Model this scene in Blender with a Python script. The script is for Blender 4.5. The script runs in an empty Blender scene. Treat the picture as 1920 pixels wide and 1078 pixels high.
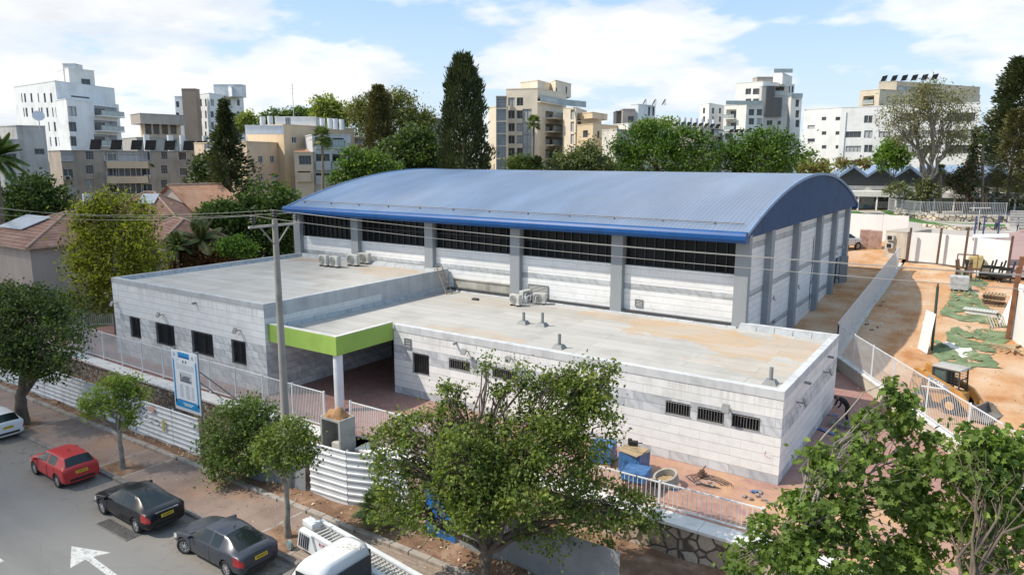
import bpy, bmesh, math, random
import numpy as np
from mathutils import Vector, Matrix
R = math.radians
EXPO = .80; SKY_Z = 11.2
random.seed(7); RNG = np.random.default_rng(7)
scn = bpy.context.scene
col = scn.collection
# ------------------------------------------------------------------ survey of the photograph
F_PX, H_CAM = 1350.0, 15.5
YAW, PIT, ROL = R(-34.0), R(10.07), R(-0.15)
def _axes():
    cy, sy, cp, sp = math.cos(YAW), math.sin(YAW), math.cos(PIT), math.sin(PIT)
    f = Vector((sy*cp, cy*cp, -sp)); r = Vector((cy, -sy, 0)); d = f.cross(r)
    cr, sr = math.cos(ROL), math.sin(ROL)
    return cr*r + sr*d, -sr*r + cr*d, f
AXR, AXD, AXF = _axes()
CAM = Vector((0, 0, H_CAM))
U_F = Vector((math.sin(YAW), math.cos(YAW), 0)); U_R = Vector((math.cos(YAW), -math.sin(YAW), 0))
def ray(x, y): return AXF + AXR*((x-960)/F_PX) + AXD*((y-539)/F_PX)
def P(x, y, z=0.0):
    d = ray(x, y); return CAM + d*((z-H_CAM)/d.z)
def AY(x, y, Y):
    d = ray(x, y); return CAM + d*(Y/d.y)
def AX(x, y, X):
    d = ray(x, y); return CAM + d*(X/d.x)
def AD(x, y, dep):
    d = ray(x, y); return CAM + d*(dep/d.dot(U_F))
def gz(p):                                     # height of the natural ground
    X, Y = p[0], p[1]
    dep = X*U_F.x + Y*U_F.y; lat = X*U_R.x + Y*U_R.y
    def lerp(t, pts):
        if t <= pts[0][0]: return pts[0][1]
        for (a, b), (c, d) in zip(pts, pts[1:]):
            if t <= c: return b + (d-b)*(t-a)/(c-a)
        return pts[-1][1]
    right = lerp(Y, [(28, 1.9), (40, 2.15), (50, 2.2), (95, 4.8), (125, 6.0), (170, 8.0), (400, 10.0)])
    left = lerp(Y, [(22, 0.0), (31, 1.4), (37, 3.8), (95, 5.5), (125, 6.5), (170, 8.0), (400, 10.0)])
    w = min(1, max(0, (X+60)/25))
    return left*(1-w) + right*w
# ------------------------------------------------------------------ objects
ORG = {}
def _link(o, parent=None, org=None):
    col.objects.link(o)
    if parent is not None:
        o.parent = parent; ORG[o.name] = ORG[parent.name]
    else:
        o.location = org; ORG[o.name] = Vector(org)
    return o
def tag(o, label=None, cat=None, group=None, kind=None):
    if label: o['label'] = label
    if cat: o['category'] = cat
    if group: o['group'] = group
    if kind: o['kind'] = kind
    return o
def thing(name, loc, label, cat, group=None):
    o = bpy.data.objects.new(name, None); o.empty_display_size = .3
    _link(o, None, Vector(loc)); return tag(o, label, cat, group)
def dup(root, loc, rotz=0.0, label=None, scale=1.0):
    r = root.copy(); col.objects.link(r); r.location = Vector(loc); r.rotation_euler = (0, 0, rotz); r.scale = (scale,)*3
    ORG[r.name] = Vector(loc)
    if label: r['label'] = label
    for ch in root.children:
        c = ch.copy(); col.objects.link(c); c.parent = r
        for g in ch.children:
            d = g.copy(); col.objects.link(d); d.parent = c
    return r
class MB:
    def __init__(s): s.v = []; s.f = []; s.m = []; s.cur = 0; s.sm = []
    def mat(s, i): s.cur = i; return s
    def face(s, pts, m=None, smooth=False):
        b = len(s.v); s.v += [tuple(p) for p in pts]; s.f.append(tuple(range(b, b+len(pts)))); s.m.append(s.cur if m is None else m); s.sm.append(smooth)
    def mesh(s, vs, fs, m=None, smooth=False):
        b = len(s.v); s.v += [tuple(p) for p in vs]
        for f in fs: s.f.append(tuple(b+i for i in f)); s.m.append(s.cur if m is None else m); s.sm.append(smooth)
    def box(s, x0, x1, y0, y1, z0, z1, m=None):
        s.hexa([(x0,y0,z0),(x1,y0,z0),(x1,y1,z0),(x0,y1,z0),(x0,y0,z1),(x1,y0,z1),(x1,y1,z1),(x0,y1,z1)], m)
    def hexa(s, p, m=None):
        s.mesh(p, [(0,3,2,1),(4,5,6,7),(0,1,5,4),(1,2,6,5),(2,3,7,6),(3,0,4,7)], m)
    def obox(s, c, dx, dy, dz, rz=0.0, m=None, tilt=None):      # c = centre of the base
        M_ = Matrix.Translation(Vector(c)) @ Matrix.Rotation(rz, 4, 'Z')
        if tilt: M_ = M_ @ Matrix.Rotation(tilt[0], 4, tilt[1])
        p = [M_ @ Vector(q) for q in [(-dx/2,-dy/2,0),(dx/2,-dy/2,0),(dx/2,dy/2,0),(-dx/2,dy/2,0),(-dx/2,-dy/2,dz),(dx/2,-dy/2,dz),(dx/2,dy/2,dz),(-dx/2,dy/2,dz)]]
        s.hexa(p, m)
    def beam(s, a, b, w, h=None, m=None):                        # rectangular bar between two points
        a = Vector(a); b = Vector(b); h = h or w; d = (b-a).normalized()
        up = Vector((0,0,1)) if abs(d.z) < .95 else Vector((0,1,0))
        r = d.cross(up).normalized()*w/2; u = r.cross(d).normalized()*h/2
        s.hexa([a-r-u, a+r-u, b+r-u, b-r-u, a-r+u, a+r+u, b+r+u, b-r+u], m)
    def tube(s, pts, rad, n=8, m=None, cap=True, smooth=True):
        pts = [Vector(p) for p in pts]
        if not hasattr(rad, '__len__'): rad = [rad]*len(pts)
        vs = []; ref = None
        for i, p in enumerate(pts):
            d = (pts[min(i+1, len(pts)-1)] - pts[max(i-1, 0)])
            d = d.normalized() if d.length > 1e-9 else Vector((0,0,1))
            if ref is None: ref = Vector((1,0,0)) if abs(d.x) < .8 else Vector((0,1,0))
            a = (ref - d*ref.dot(d)).normalized(); ref = a; b = d.cross(a)
            for k in range(n):
                t = 2*math.pi*k/n; vs.append(p + (a*math.cos(t) + b*math.sin(t))*rad[i])
        fs = [(i*n+k, i*n+(k+1) % n, (i+1)*n+(k+1) % n, (i+1)*n+k) for i in range(len(pts)-1) for k in range(n)]
        s.mesh(vs, fs, m, smooth)
        if cap:
            s.face(vs[:n][::-1], m); s.face(vs[-n:], m)
    def cyl(s, c, r, h, n=16, m=None, r2=None): s.tube([Vector(c), Vector(c)+Vector((0,0,h))], [r, r if r2 is None else r2], n, m)
    def disc_axis(s, c, ax, r, t, n=20, m=None): s.tube([Vector(c)-Vector(ax)*t/2, Vector(c)+Vector(ax)*t/2], [r, r], n, m)
    def prism(s, poly, z0, z1, m=None):
        n = len(poly); lo = [(p[0], p[1], z0) for p in poly]; hi = [(p[0], p[1], z1) for p in poly]
        s.face(hi, m); s.face(lo[::-1], m)
        for i in range(n): j = (i+1) % n; s.face([lo[i], lo[j], hi[j], hi[i]], m)
    def build(s, name, mats, parent=None, org=None, bevel=0.0, merge=False, fixn=False):
        if not isinstance(mats, (list, tuple)): mats = [mats]
        if org is None and parent is None:
            vv = np.array(s.v); lo = vv.min(0); hi = vv.max(0); org = Vector(((lo[0]+hi[0])/2, (lo[1]+hi[1])/2, lo[2]))
        o0 = ORG[parent.name] if parent is not None else Vector(org)
        me = bpy.data.meshes.new(name)
        me.from_pydata([(x-o0.x, y-o0.y, z-o0.z) for x, y, z in s.v], [], s.f)
        for m_ in mats: me.materials.append(m_)
        me.polygons.foreach_set('material_index', s.m); me.polygons.foreach_set('use_smooth', s.sm)
        if merge or fixn:
            bm = bmesh.new(); bm.from_mesh(me)
            if merge: bmesh.ops.remove_doubles(bm, verts=bm.verts, dist=1e-4)
            if fixn: bmesh.ops.recalc_face_normals(bm, faces=bm.faces)
            bm.to_mesh(me); bm.free()
        uv = me.uv_layers.new(name='UVMap'); Z = Vector((0,0,1)); me.update()
        for p in me.polygons:
            n = p.normal
            if abs(n.z) > .75:
                for li in p.loop_indices:
                    c = me.vertices[me.loops[li].vertex_index].co + o0; uv.data[li].uv = (c.x, c.y)
            else:
                t = Z.cross(n).normalized()
                for li in p.loop_indices:
                    c = me.vertices[me.loops[li].vertex_index].co + o0; uv.data[li].uv = (c.dot(t), c.z)
        o = bpy.data.objects.new(name, me); _link(o, parent, None if parent is not None else o0)
        if bevel:
            b = o.modifiers.new('bevel', 'BEVEL'); b.width = bevel; b.segments = 2; b.limit_method = 'ANGLE'; b.angle_limit = R(40)
        return o
def facade(mb, A, B, z0, z1, holes, rev=.16, m=0, mrev=None):
    """wall from A to B (outside on the right of A->B is at -normal) with openings; holes are (u0,u1,v0,v1)"""
    A = Vector((A[0], A[1], 0)); B = Vector((B[0], B[1], 0)); L = (B-A).length; t = (B-A)/L; n = Vector((t.y, -t.x, 0))
    hs = []
    for h in holes:
        u0, u1, v0, v1 = max(.02, h[0]), min(L-.02, h[1]), max(z0+.02, h[2]), min(z1-.02, h[3])
        if u1-u0 > .05 and v1-v0 > .05: hs.append((u0, u1, v0, v1))
    us = sorted({0, L} | {h[0] for h in hs} | {h[1] for h in hs}); zs = sorted({z0, z1} | {h[2] for h in hs} | {h[3] for h in hs})
    pt = lambda u, z, d=0: (A + t*u - n*d) + Vector((0, 0, z))
    for i in range(len(us)-1):
        j = 0
        while j < len(zs)-1:
            uc = (us[i]+us[i+1])/2; inside = lambda zc: any(h[0] < uc < h[1] and h[2] < zc < h[3] for h in hs)
            if inside((zs[j]+zs[j+1])/2): j += 1; continue
            k = j
            while k+1 < len(zs)-1 and not inside((zs[k+1]+zs[k+2])/2): k += 1
            mb.face([pt(us[i], zs[j]), pt(us[i+1], zs[j]), pt(us[i+1], zs[k+1]), pt(us[i], zs[k+1])], m); j = k+1
    for u0, u1, v0, v1 in hs:
        q = [(u0, v0), (u1, v0), (u1, v1), (u0, v1)]
        for k in range(4):
            a = q[k]; b = q[(k+1) % 4]
            mb.face([pt(*a), pt(*a, rev), pt(*b, rev), pt(*b)], m if mrev is None else mrev)
    return hs, pt, t, n
def window(parent, pt, h, rev, frame_m, pane_m, nx=2, ny=1, fw=.06, name='window', bars=0, bar_m=None, sill=False, sill_m=None):
    """frame, pane and (if any) bars set into the opening h of a facade"""
    u0, u1, v0, v1 = h; mb = MB()
    def bx(a0, a1, b0, b1, d0, d1, M_):
        p = [pt(a0, b0, d1), pt(a1, b0, d1), pt(a1, b0, d0), pt(a0, b0, d0), pt(a0, b1, d1), pt(a1, b1, d1), pt(a1, b1, d0), pt(a0, b1, d0)]
        M_.hexa([p[3], p[2], p[1], p[0], p[7], p[6], p[5], p[4]])
    d0 = rev*.45; d1 = rev*.95; e = .004
    bx(u0+e, u0+fw, v0+e, v1-e, d0, d1, mb); bx(u1-fw, u1-e, v0+e, v1-e, d0, d1, mb)
    bx(u0+fw, u1-fw, v0+e, v0+fw, d0, d1, mb); bx(u0+fw, u1-fw, v1-fw, v1-e, d0, d1, mb)
    for k in range(1, nx):
        c = u0+(u1-u0)*k/nx; bx(c-fw*.4, c+fw*.4, v0+fw, v1-fw, d0+.005, d1, mb)
    for k in range(1, ny):
        c = v0+(v1-v0)*k/ny; bx(u0+fw, u1-fw, c-fw*.4, c+fw*.4, d0+.008, d1, mb)
    w = mb.build(name, frame_m, parent, fixn=True)
    g = MB(); g.face([pt(u0, v0, rev), pt(u1, v0, rev), pt(u1, v1, rev), pt(u0, v1, rev)]); g.build('pane', pane_m, w)
    if bars:
        b = MB(); nb = max(3, int((u1-u0)/bars))
        for k in range(nb+1):
            c = u0+.03+(u1-u0-.06)*k/nb; b.tube([pt(c, v0+.02, -.03), pt(c, v1-.02, -.03)], .011, 5)
        for z in (v0+.05, v1-.05): b.tube([pt(u0-.04, z, -.03), pt(u1+.04, z, -.03)], .014, 5)
        b.build('bars', bar_m, w)
    if sill:
        s_ = MB(); bx(u0-.08, u1+.08, v0-.07, v0-.004, -.1, rev*.9, s_); s_.build('sill', sill_m, w, fixn=True)
    return w
# ------------------------------------------------------------------ materials
def new_mat(name):
    m = bpy.data.materials.new(name); m.use_nodes = True; nt = m.node_tree
    return m, nt, nt.nodes['Principled BSDF']
def N(nt, typ, **kw):
    n = nt.nodes.new(typ)
    for k, v in kw.items():
        if k == 'inp':
            for a, b in v.items(): n.inputs[a].default_value = b
        else: setattr(n, k, v)
    return n
def c4(c): return (c[0], c[1], c[2], 1.0)
def ramp(nt, src, stops, interp='LINEAR'):
    r = nt.nodes.new('ShaderNodeValToRGB'); r.color_ramp.interpolation = interp; e = r.color_ramp.elements
    while len(e) < len(stops): e.new(.5)
    for i, (p, c) in enumerate(stops): e[i].position = p; e[i].color = c if len(c) == 4 else c4(c)
    nt.links.new(src, r.inputs[0]); return r.outputs[0]
def mixc(nt, fac, a, b, mode='MIX'):
    n = nt.nodes.new('ShaderNodeMix'); n.data_type = 'RGBA'; n.blend_type = mode
    for i, s in ((0, fac), (6, a), (7, b)):
        if hasattr(s, 'links'): nt.links.new(s, n.inputs[i])
        else: n.inputs[i].default_value = s if i == 0 else c4(s)
    return n.outputs[2]
def math_(nt, op, a, b=0.0, clamp=False):
    n = nt.nodes.new('ShaderNodeMath'); n.operation = op; n.use_clamp = clamp
    for i, s in ((0, a), (1, b)):
        if hasattr(s, 'links'): nt.links.new(s, n.inputs[i])
        else: n.inputs[i].default_value = s
    return n.outputs[0]
def noise(nt, vec, scale, detail=4, rough=.55, stretch=None):
    if stretch:
        mp = nt.nodes.new('ShaderNodeMapping'); mp.inputs['Scale'].default_value = stretch; nt.links.new(vec, mp.inputs[0]); vec = mp.outputs[0]
    n = nt.nodes.new('ShaderNodeTexNoise'); n.inputs['Scale'].default_value = scale; n.inputs['Detail'].default_value = detail; n.inputs['Roughness'].default_value = rough
    nt.links.new(vec, n.inputs['Vector']); return n.outputs['Fac']
def bump(nt, bsdf, h, strength=.3, dist=.02):
    b = nt.nodes.new('ShaderNodeBump'); b.inputs['Strength'].default_value = strength; b.inputs['Distance'].default_value = dist
    nt.links.new(h, b.inputs['Height']); nt.links.new(b.outputs[0], bsdf.inputs['Normal'])
def uvo(nt): return nt.nodes.new('ShaderNodeTexCoord').outputs['UV']
def pos(nt): return nt.nodes.new('ShaderNodeNewGeometry').outputs['Position']
def sep(nt, v):
    s = nt.nodes.new('ShaderNodeSeparateXYZ'); nt.links.new(v, s.inputs[0]); return s.outputs
def M(name, c, rough=.7, var=.12, scale=1.5, c2=None, metal=0.0, bmp=0.0, bscale=20, spec=.5, coat=0.0, streak=0.0):
    m, nt, b = new_mat(name); p = pos(nt)
    dk = c2 or tuple(x*(1-var*2.2) for x in c); lt = tuple(min(1, x*(1+var*.6)) for x in c)
    cc = ramp(nt, noise(nt, p, scale, 6), [(.3, dk), (.5, c), (.72, lt)])
    if streak:
        st = ramp(nt, noise(nt, p, 1.0, 6, .65, (1.6, 1.6, .16)), [(.42, (1,1,1)), (.8, (1-streak,)*3)]); cc = mixc(nt, 1.0, cc, st, 'MULTIPLY')
    nt.links.new(cc, b.inputs['Base Color']); b.inputs['Roughness'].default_value = rough; b.inputs['Metallic'].default_value = metal
    b.inputs['Specular IOR Level'].default_value = spec
    if coat: b.inputs['Coat Weight'].default_value = coat; b.inputs['Coat Roughness'].default_value = .06
    if bmp: bump(nt, b, noise(nt, p, bscale, 4), bmp)
    return m
def leaf_mat(name, dark, mid, light, trans=.25, rough=.55, k=1.3):
    dark, mid, light = [(c[0]*k*1.08, c[1]*k, c[2]*k*.95) for c in (dark, mid, light)]; trans = min(.5, trans*1.4)
    m, nt, b = new_mat(name)
    g = nt.nodes.new('ShaderNodeNewGeometry')
    cc = ramp(nt, g.outputs['Random Per Island'], [(0, dark), (.5, mid), (.88, mid), (1, light)])
    nz = ramp(nt, noise(nt, g.outputs['Position'], .8, 2), [(.35, (.72,.74,.7)), (.65, (1.2,1.2,1.1))]); cc = mixc(nt, 1, cc, nz, 'MULTIPLY')
    nt.links.new(cc, b.inputs['Base Color']); b.inputs['Roughness'].default_value = rough; b.inputs['Specular IOR Level'].default_value = .3
    tr = nt.nodes.new('ShaderNodeBsdfTranslucent'); nt.links.new(mixc(nt, 1, cc, (1.3,1.35,.7), 'MULTIPLY'), tr.inputs[0])
    mx = nt.nodes.new('ShaderNodeMixShader'); mx.inputs[0].default_value = trans
    nt.links.new(b.outputs[0], mx.inputs[1]); nt.links.new(tr.outputs[0], mx.inputs[2]); nt.links.new(mx.outputs[0], nt.nodes['Material Output'].inputs[0])
    return m
def cladding(name, white, grey, bands, cw=.92, ch=.43, z0=1.5, ztop=None, stain=.5):
    """stone slabs: running courses with dark joints, grey marble in the given height bands, run-off streaks under the coping"""
    m, nt, b = new_mat(name); uv = uvo(nt); s = sep(nt, uv)
    mp = N(nt, 'ShaderNodeMapping'); mp.inputs['Location'].default_value = (0, -z0, 0); nt.links.new(uv, mp.inputs[0])
    def brick(mortar):
        br = N(nt, 'ShaderNodeTexBrick', offset=.5, inp={'Scale': 1.0, 'Mortar Size': mortar, 'Mortar Smooth': .1, 'Brick Width': cw, 'Row Height': ch, 'Bias': 0.0, 'Color1': c4((.93,.93,.925)), 'Color2': c4((1,1,1)), 'Mortar': c4((.74,.74,.75))})
        nt.links.new(mp.outputs[0], br.inputs['Vector']); return br
    br = brick(.009)
    row = math_(nt, 'FRACT', math_(nt, 'DIVIDE', math_(nt, 'SUBTRACT', s[1], z0), ch))
    line = math_(nt, 'LESS_THAN', row, .05)
    vein = ramp(nt, noise(nt, uv, 1.3, 8, .7, (1, 1.6, 1)), [(.3, tuple(x*.86 for x in white)), (.5, white), (.8, tuple(min(1, x*1.04) for x in white))])
    wv = N(nt, 'ShaderNodeTexWave', inp={'Scale': .8, 'Distortion': 9, 'Detail': 4, 'Detail Scale': 1.2}); wv.wave_type = 'BANDS'; wv.bands_direction = 'DIAGONAL'
    nt.links.new(uv, wv.inputs[0])
    gr = ramp(nt, wv.outputs['Fac'], [(0, tuple(x*.9 for x in grey)), (.3, grey), (.8, tuple(min(1, x*1.1) for x in grey))])
    b2 = brick(.009); b2.inputs['Color1'].default_value = c4((.80,.81,.82)); b2.inputs['Color2'].default_value = c4((1.12,1.11,1.1)); gr = mixc(nt, 1, gr, b2.outputs['Color'], 'MULTIPLY')
    cc = vein
    for lo, hi in bands:
        mask = math_(nt, 'MULTIPLY', math_(nt, 'GREATER_THAN', s[1], lo), math_(nt, 'LESS_THAN', s[1], hi)); cc = mixc(nt, mask, cc, gr)
    cc = mixc(nt, 1, cc, br.outputs['Color'], 'MULTIPLY')
    cc = mixc(nt, math_(nt, 'MULTIPLY', line, .5), cc, (.22, .22, .22))
    if ztop is not None and stain:
        st = noise(nt, uv, 1.0, 5, .65, (6, .25, 1)); top = math_(nt, 'SUBTRACT', 1, math_(nt, 'DIVIDE', math_(nt, 'SUBTRACT', ztop, s[1]), 1.3), True)
        k = math_(nt, 'MULTIPLY', ramp(nt, st, [(.46, (0,0,0)), (.66, (1,1,1))]), math_(nt, 'MULTIPLY', top, stain)); cc = mixc(nt, k, cc, (.46, .44, .41))
    dirt = ramp(nt, noise(nt, uv, .35, 5), [(.3, (.93,.925,.91)), (.55, (1,1,1))]); cc = mixc(nt, 1, cc, dirt, 'MULTIPLY')
    nt.links.new(cc, b.inputs['Base Color']); b.inputs['Roughness'].default_value = .5
    bump(nt, b, br.outputs['Fac'], -.15, .006)
    return m
# ------------------------------------------------------------------ camera, sun, sky
cam = bpy.data.cameras.new('camera'); cam.sensor_width = 36; cam.sensor_fit = 'HORIZONTAL'; cam.lens = 36*F_PX/1920; cam.clip_end = 8000; cam.clip_start = .5
co = bpy.data.objects.new('camera', cam); col.objects.link(co); scn.camera = co
co.matrix_world = Matrix((( AXR.x, -AXD.x, -AXF.x, 0), (AXR.y, -AXD.y, -AXF.y, 0), (AXR.z, -AXD.z, -AXF.z, H_CAM), (0,0,0,1)))
SUN = Vector((-.637, -.56, 1.0)).normalized()
sl = bpy.data.lights.new('sun', 'SUN'); sl.energy = 2.75; sl.angle = R(.55); sl.color = (1, .925, .80)
so = bpy.data.objects.new('sun', sl); col.objects.link(so); so.rotation_euler = SUN.to_track_quat('Z', 'Y').to_euler(); so.location = (0, 0, 60)
w = bpy.data.worlds.new('World'); scn.world = w; w.use_nodes = True; nt = w.node_tree; nt.nodes.clear()
sky = nt.nodes.new('ShaderNodeTexSky'); sky.sky_type = 'NISHITA'; sky.sun_disc = False
sky.sun_elevation = math.asin(SUN.z); sky.sun_rotation = math.atan2(SUN.x, SUN.y); sky.altitude = 30; sky.dust_density = 1.2; sky.ozone_density = 1.5
tc = nt.nodes.new('ShaderNodeTexCoord'); s3 = sep(nt, tc.outputs['Generated'])
den = math_(nt, 'ADD', math_(nt, 'MAXIMUM', s3[2], 0.0), .22)
def cloud_noise(dx, dy, dz):
    cmb = nt.nodes.new('ShaderNodeCombineXYZ')
    for k, dd in ((0, dx), (1, dy)): nt.links.new(math_(nt, 'ADD', math_(nt, 'DIVIDE', s3[k], den), dd), cmb.inputs[k])
    nt.links.new(math_(nt, 'ADD', math_(nt, 'MULTIPLY', s3[2], 2.2), SKY_Z+dz), cmb.inputs[2])
    a = noise(nt, cmb.outputs[0], 1.25, 7, .48); b_ = noise(nt, cmb.outputs[0], 4.2, 6, .55)
    return math_(nt, 'ADD', math_(nt, 'MULTIPLY', a, .8), math_(nt, 'MULTIPLY', b_, .2))
n1 = cloud_noise(0, 0, 0); n2 = cloud_noise(-.06, -.02, .16)
# more cover to the north-west, open sky to the north-east
side = math_(nt, 'ADD', math_(nt, 'MULTIPLY', s3[0], -.13), -.072)
cov = math_(nt, 'ADD', n1, side)
mask = ramp(nt, cov, [(.445, (0,0,0)), (.50, (.7,.7,.7)), (.57, (1,1,1))], 'EASE')
lit = ramp(nt, math_(nt, 'ADD', math_(nt, 'MULTIPLY', math_(nt, 'SUBTRACT', n1, n2), 1.6), .5), [(.26, (3.8, 3.95, 4.15)), (.47, (4.7, 4.75, 4.85)), (.64, (5.5, 5.45, 5.4))])
hz = ramp(nt, s3[2], [(0, (1,1,1)), (.20, (0,0,0))])
skyb = mixc(nt, .65, sky.outputs[0], (2.35, 3.5, 4.8))
skyb = mixc(nt, math_(nt, 'MULTIPLY', hz, .6), skyb, (4.3, 4.65, 5.0))
cc = mixc(nt, math_(nt, 'MULTIPLY', mask, .95), skyb, lit)
bg = nt.nodes.new('ShaderNodeBackground'); bg.inputs['Strength'].default_value = .12; nt.links.new(cc, bg.inputs[0])
wo = nt.nodes.new('ShaderNodeOutputWorld'); nt.links.new(bg.outputs[0], wo.inputs[0])
w.cycles.sampling_method = 'AUTOMATIC'
scn.view_settings.view_transform = 'Standard'; scn.view_settings.look = 'None'; scn.view_settings.gamma = 1; scn.view_settings.exposure = EXPO if 'EXPO' in globals() else 0.0
scn.cycles.max_bounces = 6; scn.cycles.diffuse_bounces = 3; scn.cycles.transparent_max_bounces = 12; scn.cycles.use_denoising = True; scn.cycles.volume_bounces = 0
# a real cloud high behind the camera shades the street, the front wing and the houses on the left
def cloud():
    bm = bmesh.new(); bmesh.ops.create_icosphere(bm, subdivisions=4, radius=1.0)
    for v in bm.verts:
        p = v.co; k = 1 + .16*math.sin(3.1*p.x+1)*math.cos(2.7*p.y) + .10*math.sin(7*p.x+2)*math.sin(6*p.y+1)
        v.co = Vector((p.x*50*k, p.y*43*k, p.z*13*k))
    me = bpy.data.meshes.new('cloud'); bm.to_mesh(me); bm.free()
    m = bpy.data.materials.new('cloud_vapour'); m.use_nodes = True; t = m.node_tree; t.nodes.clear()
    v = t.nodes.new('ShaderNodeVolumePrincipled'); v.inputs['Color'].default_value = (.98,.98,.98,1); v.inputs['Density'].default_value = .05; v.inputs['Anisotropy'].default_value = .3
    o = t.nodes.new('ShaderNodeOutputMaterial'); t.links.new(v.outputs[0], o.inputs['Volume']); me.materials.append(m)
    ob = bpy.data.objects.new('cloud', me); col.objects.link(ob)
    ob.location = Vector((-75, 18, 0)) + SUN*(300/SUN.z); ob['kind'] = 'structure'
cloud()
# ------------------------------------------------------------------ ground materials
m_ground, nt, b = new_mat('ground_earth'); p = pos(nt)
nt.links.new(ramp(nt, noise(nt, p, .12, 6), [(.35, (.07,.085,.03)), (.5, (.16,.14,.08)), (.7, (.26,.2,.13))]), b.inputs['Base Color']); b.inputs['Roughness'].default_value = .95
m_road, nt, b = new_mat('asphalt'); p = pos(nt)
g = mixc(nt, noise(nt, p, 60, 2), (.15,.147,.143), (.20,.196,.19))
big = ramp(nt, noise(nt, p, .25, 5, .6, (.25, 1, 1)), [(.3, (.70,.70,.71)), (.5, (1,1,1)), (.72, (1.14,1.12,1.08))]); g = mixc(nt, 1, g, big, 'MULTIPLY')
s = sep(nt, p); edge = math_(nt, 'MULTIPLY', math_(nt, 'SUBTRACT', s[1], 13.2), .4, True)          # dusty parking lane beside the kerb
g = mixc(nt, math_(nt, 'MULTIPLY', edge, math_(nt, 'MULTIPLY', noise(nt, p, .9, 5), .9)), g, (.23,.185,.145))
g = mixc(nt, math_(nt, 'MULTIPLY', math_(nt, 'MULTIPLY', edge, .6), ramp(nt, noise(nt, p, 1.7, 4, .6), [(.56, (0,0,0)), (.68, (1,1,1))])), g, (.045,.043,.042))          # oil spots where cars park
vo = N(nt, 'ShaderNodeTexVoronoi', feature='DISTANCE_TO_EDGE', inp={'Scale': .22}); 
wp = nt.nodes.new('ShaderNodeVectorMath'); wp.operation = 'ADD'; nzc = nt.nodes.new('ShaderNodeTexNoise'); nzc.inputs['Scale'].default_value = .6; nt.links.new(p, nzc.inputs['Vector']); nt.links.new(p, wp.inputs[0]); nt.links.new(nzc.outputs['Color'], wp.inputs[1]); nt.links.new(wp.outputs[0], vo.inputs['Vector'])
g = mixc(nt, math_(nt, 'MULTIPLY', math_(nt, 'LESS_THAN', vo.outputs['Distance'], .003), .18), g, (.05,.05,.05))
nt.links.new(g, b.inputs['Base Color']); b.inputs['Roughness'].default_value = .85; bump(nt, b, noise(nt, p, 90, 2), .25, .01)
m_paint = M('road_paint', (.50,.50,.49), .7, .2, 6, c2=(.26,.26,.25)); nt = m_paint.node_tree; tr_ = nt.nodes.new('ShaderNodeBsdfTransparent'); mx_ = nt.nodes.new('ShaderNodeMixShader'); nt.links.new(ramp(nt, noise(nt, pos(nt), 5, 8, .7), [(.54, (0,0,0)), (.68, (.7,.7,.7))]), mx_.inputs[0]); nt.links.new(nt.nodes['Principled BSDF'].outputs[0], mx_.inputs[1]); nt.links.new(tr_.outputs[0], mx_.inputs[2]); nt.links.new(mx_.outputs[0], nt.nodes['Material Output'].inputs[0])   # worn paint
m_walk, nt, b = new_mat('pavement_asphalt'); p = pos(nt)
g = ramp(nt, noise(nt, p, .5, 6, .65), [(.3, (.16,.105,.085)), (.5, (.235,.165,.135)), (.7, (.30,.21,.165))]); g = mixc(nt, math_(nt, 'MULTIPLY', noise(nt, p, 45, 2), .35), g, (.3,.25,.21))
vo = N(nt, 'ShaderNodeTexVoronoi', feature='DISTANCE_TO_EDGE', inp={'Scale': .5}); nt.links.new(p, vo.inputs['Vector'])
red = ramp(nt, noise(nt, p, .22, 4), [(.52, (0,0,0)), (.66, (1,1,1))]); g = mixc(nt, math_(nt, 'MULTIPLY', red, .5), g, (.36,.19,.10))
nt.links.new(g, b.inputs['Base Color']); b.inputs['Roughness'].default_value = .9; bump(nt, b, noise(nt, p, 60, 2), .3, .01)
def sand(name, a, bb, c, sc=.35, tracks=False):
    m, nt, b = new_mat(name); p = pos(nt)
    g = ramp(nt, noise(nt, p, sc, 7, .62), [(.34, a), (.5, bb), (.66, c)])
    g = mixc(nt, math_(nt, 'MULTIPLY', ramp(nt, noise(nt, p, 14, 3), [(.55, (0,0,0)), (.7, (1,1,1))]), .3), g, tuple(x*.62 for x in bb))
    if tracks:
        t = ramp(nt, noise(nt, p, .5, 5, .6, (1.3, .25, 1)), [(.45, (0,0,0)), (.62, (1,1,1))]); g = mixc(nt, math_(nt, 'MULTIPLY', t, .45), g, c)
    nt.links.new(g, b.inputs['Base Color']); b.inputs['Roughness'].default_value = .95; bump(nt, b, noise(nt, p, 7, 6, .7), .6, .08); return m
m_sand = sand('orange_sand', (.40,.165,.05), (.51,.28,.135), (.58,.42,.29), .3, True)
m_strip = sand('red_soil', (.13,.075,.045), (.22,.125,.075), (.34,.235,.165), 1.3)
m_pav, nt, b = new_mat('red_pavers'); p = pos(nt)
br = N(nt, 'ShaderNodeTexBrick', offset=.5, inp={'Scale': 1.0, 'Mortar Size': .006, 'Brick Width': .24, 'Row Height': .12, 'Color1': c4((.30,.155,.13)), 'Color2': c4((.37,.21,.18)), 'Mortar': c4((.22,.14,.11))})
mp = N(nt, 'ShaderNodeMapping'); mp.inputs['Rotation'].default_value = (0, 0, R(45)); nt.links.new(p, mp.inputs[0]); nt.links.new(mp.outputs[0], br.inputs['Vector'])
s = sep(nt, p); k = math_(nt, 'MULTIPLY', math_(nt, 'ADD', s[0], 17), .09, True)                     # builders' sand trodden over the right end
d1 = ramp(nt, noise(nt, p, .5, 5, .6), [(.38, (0,0,0)), (.6, (1,1,1))])
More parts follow.
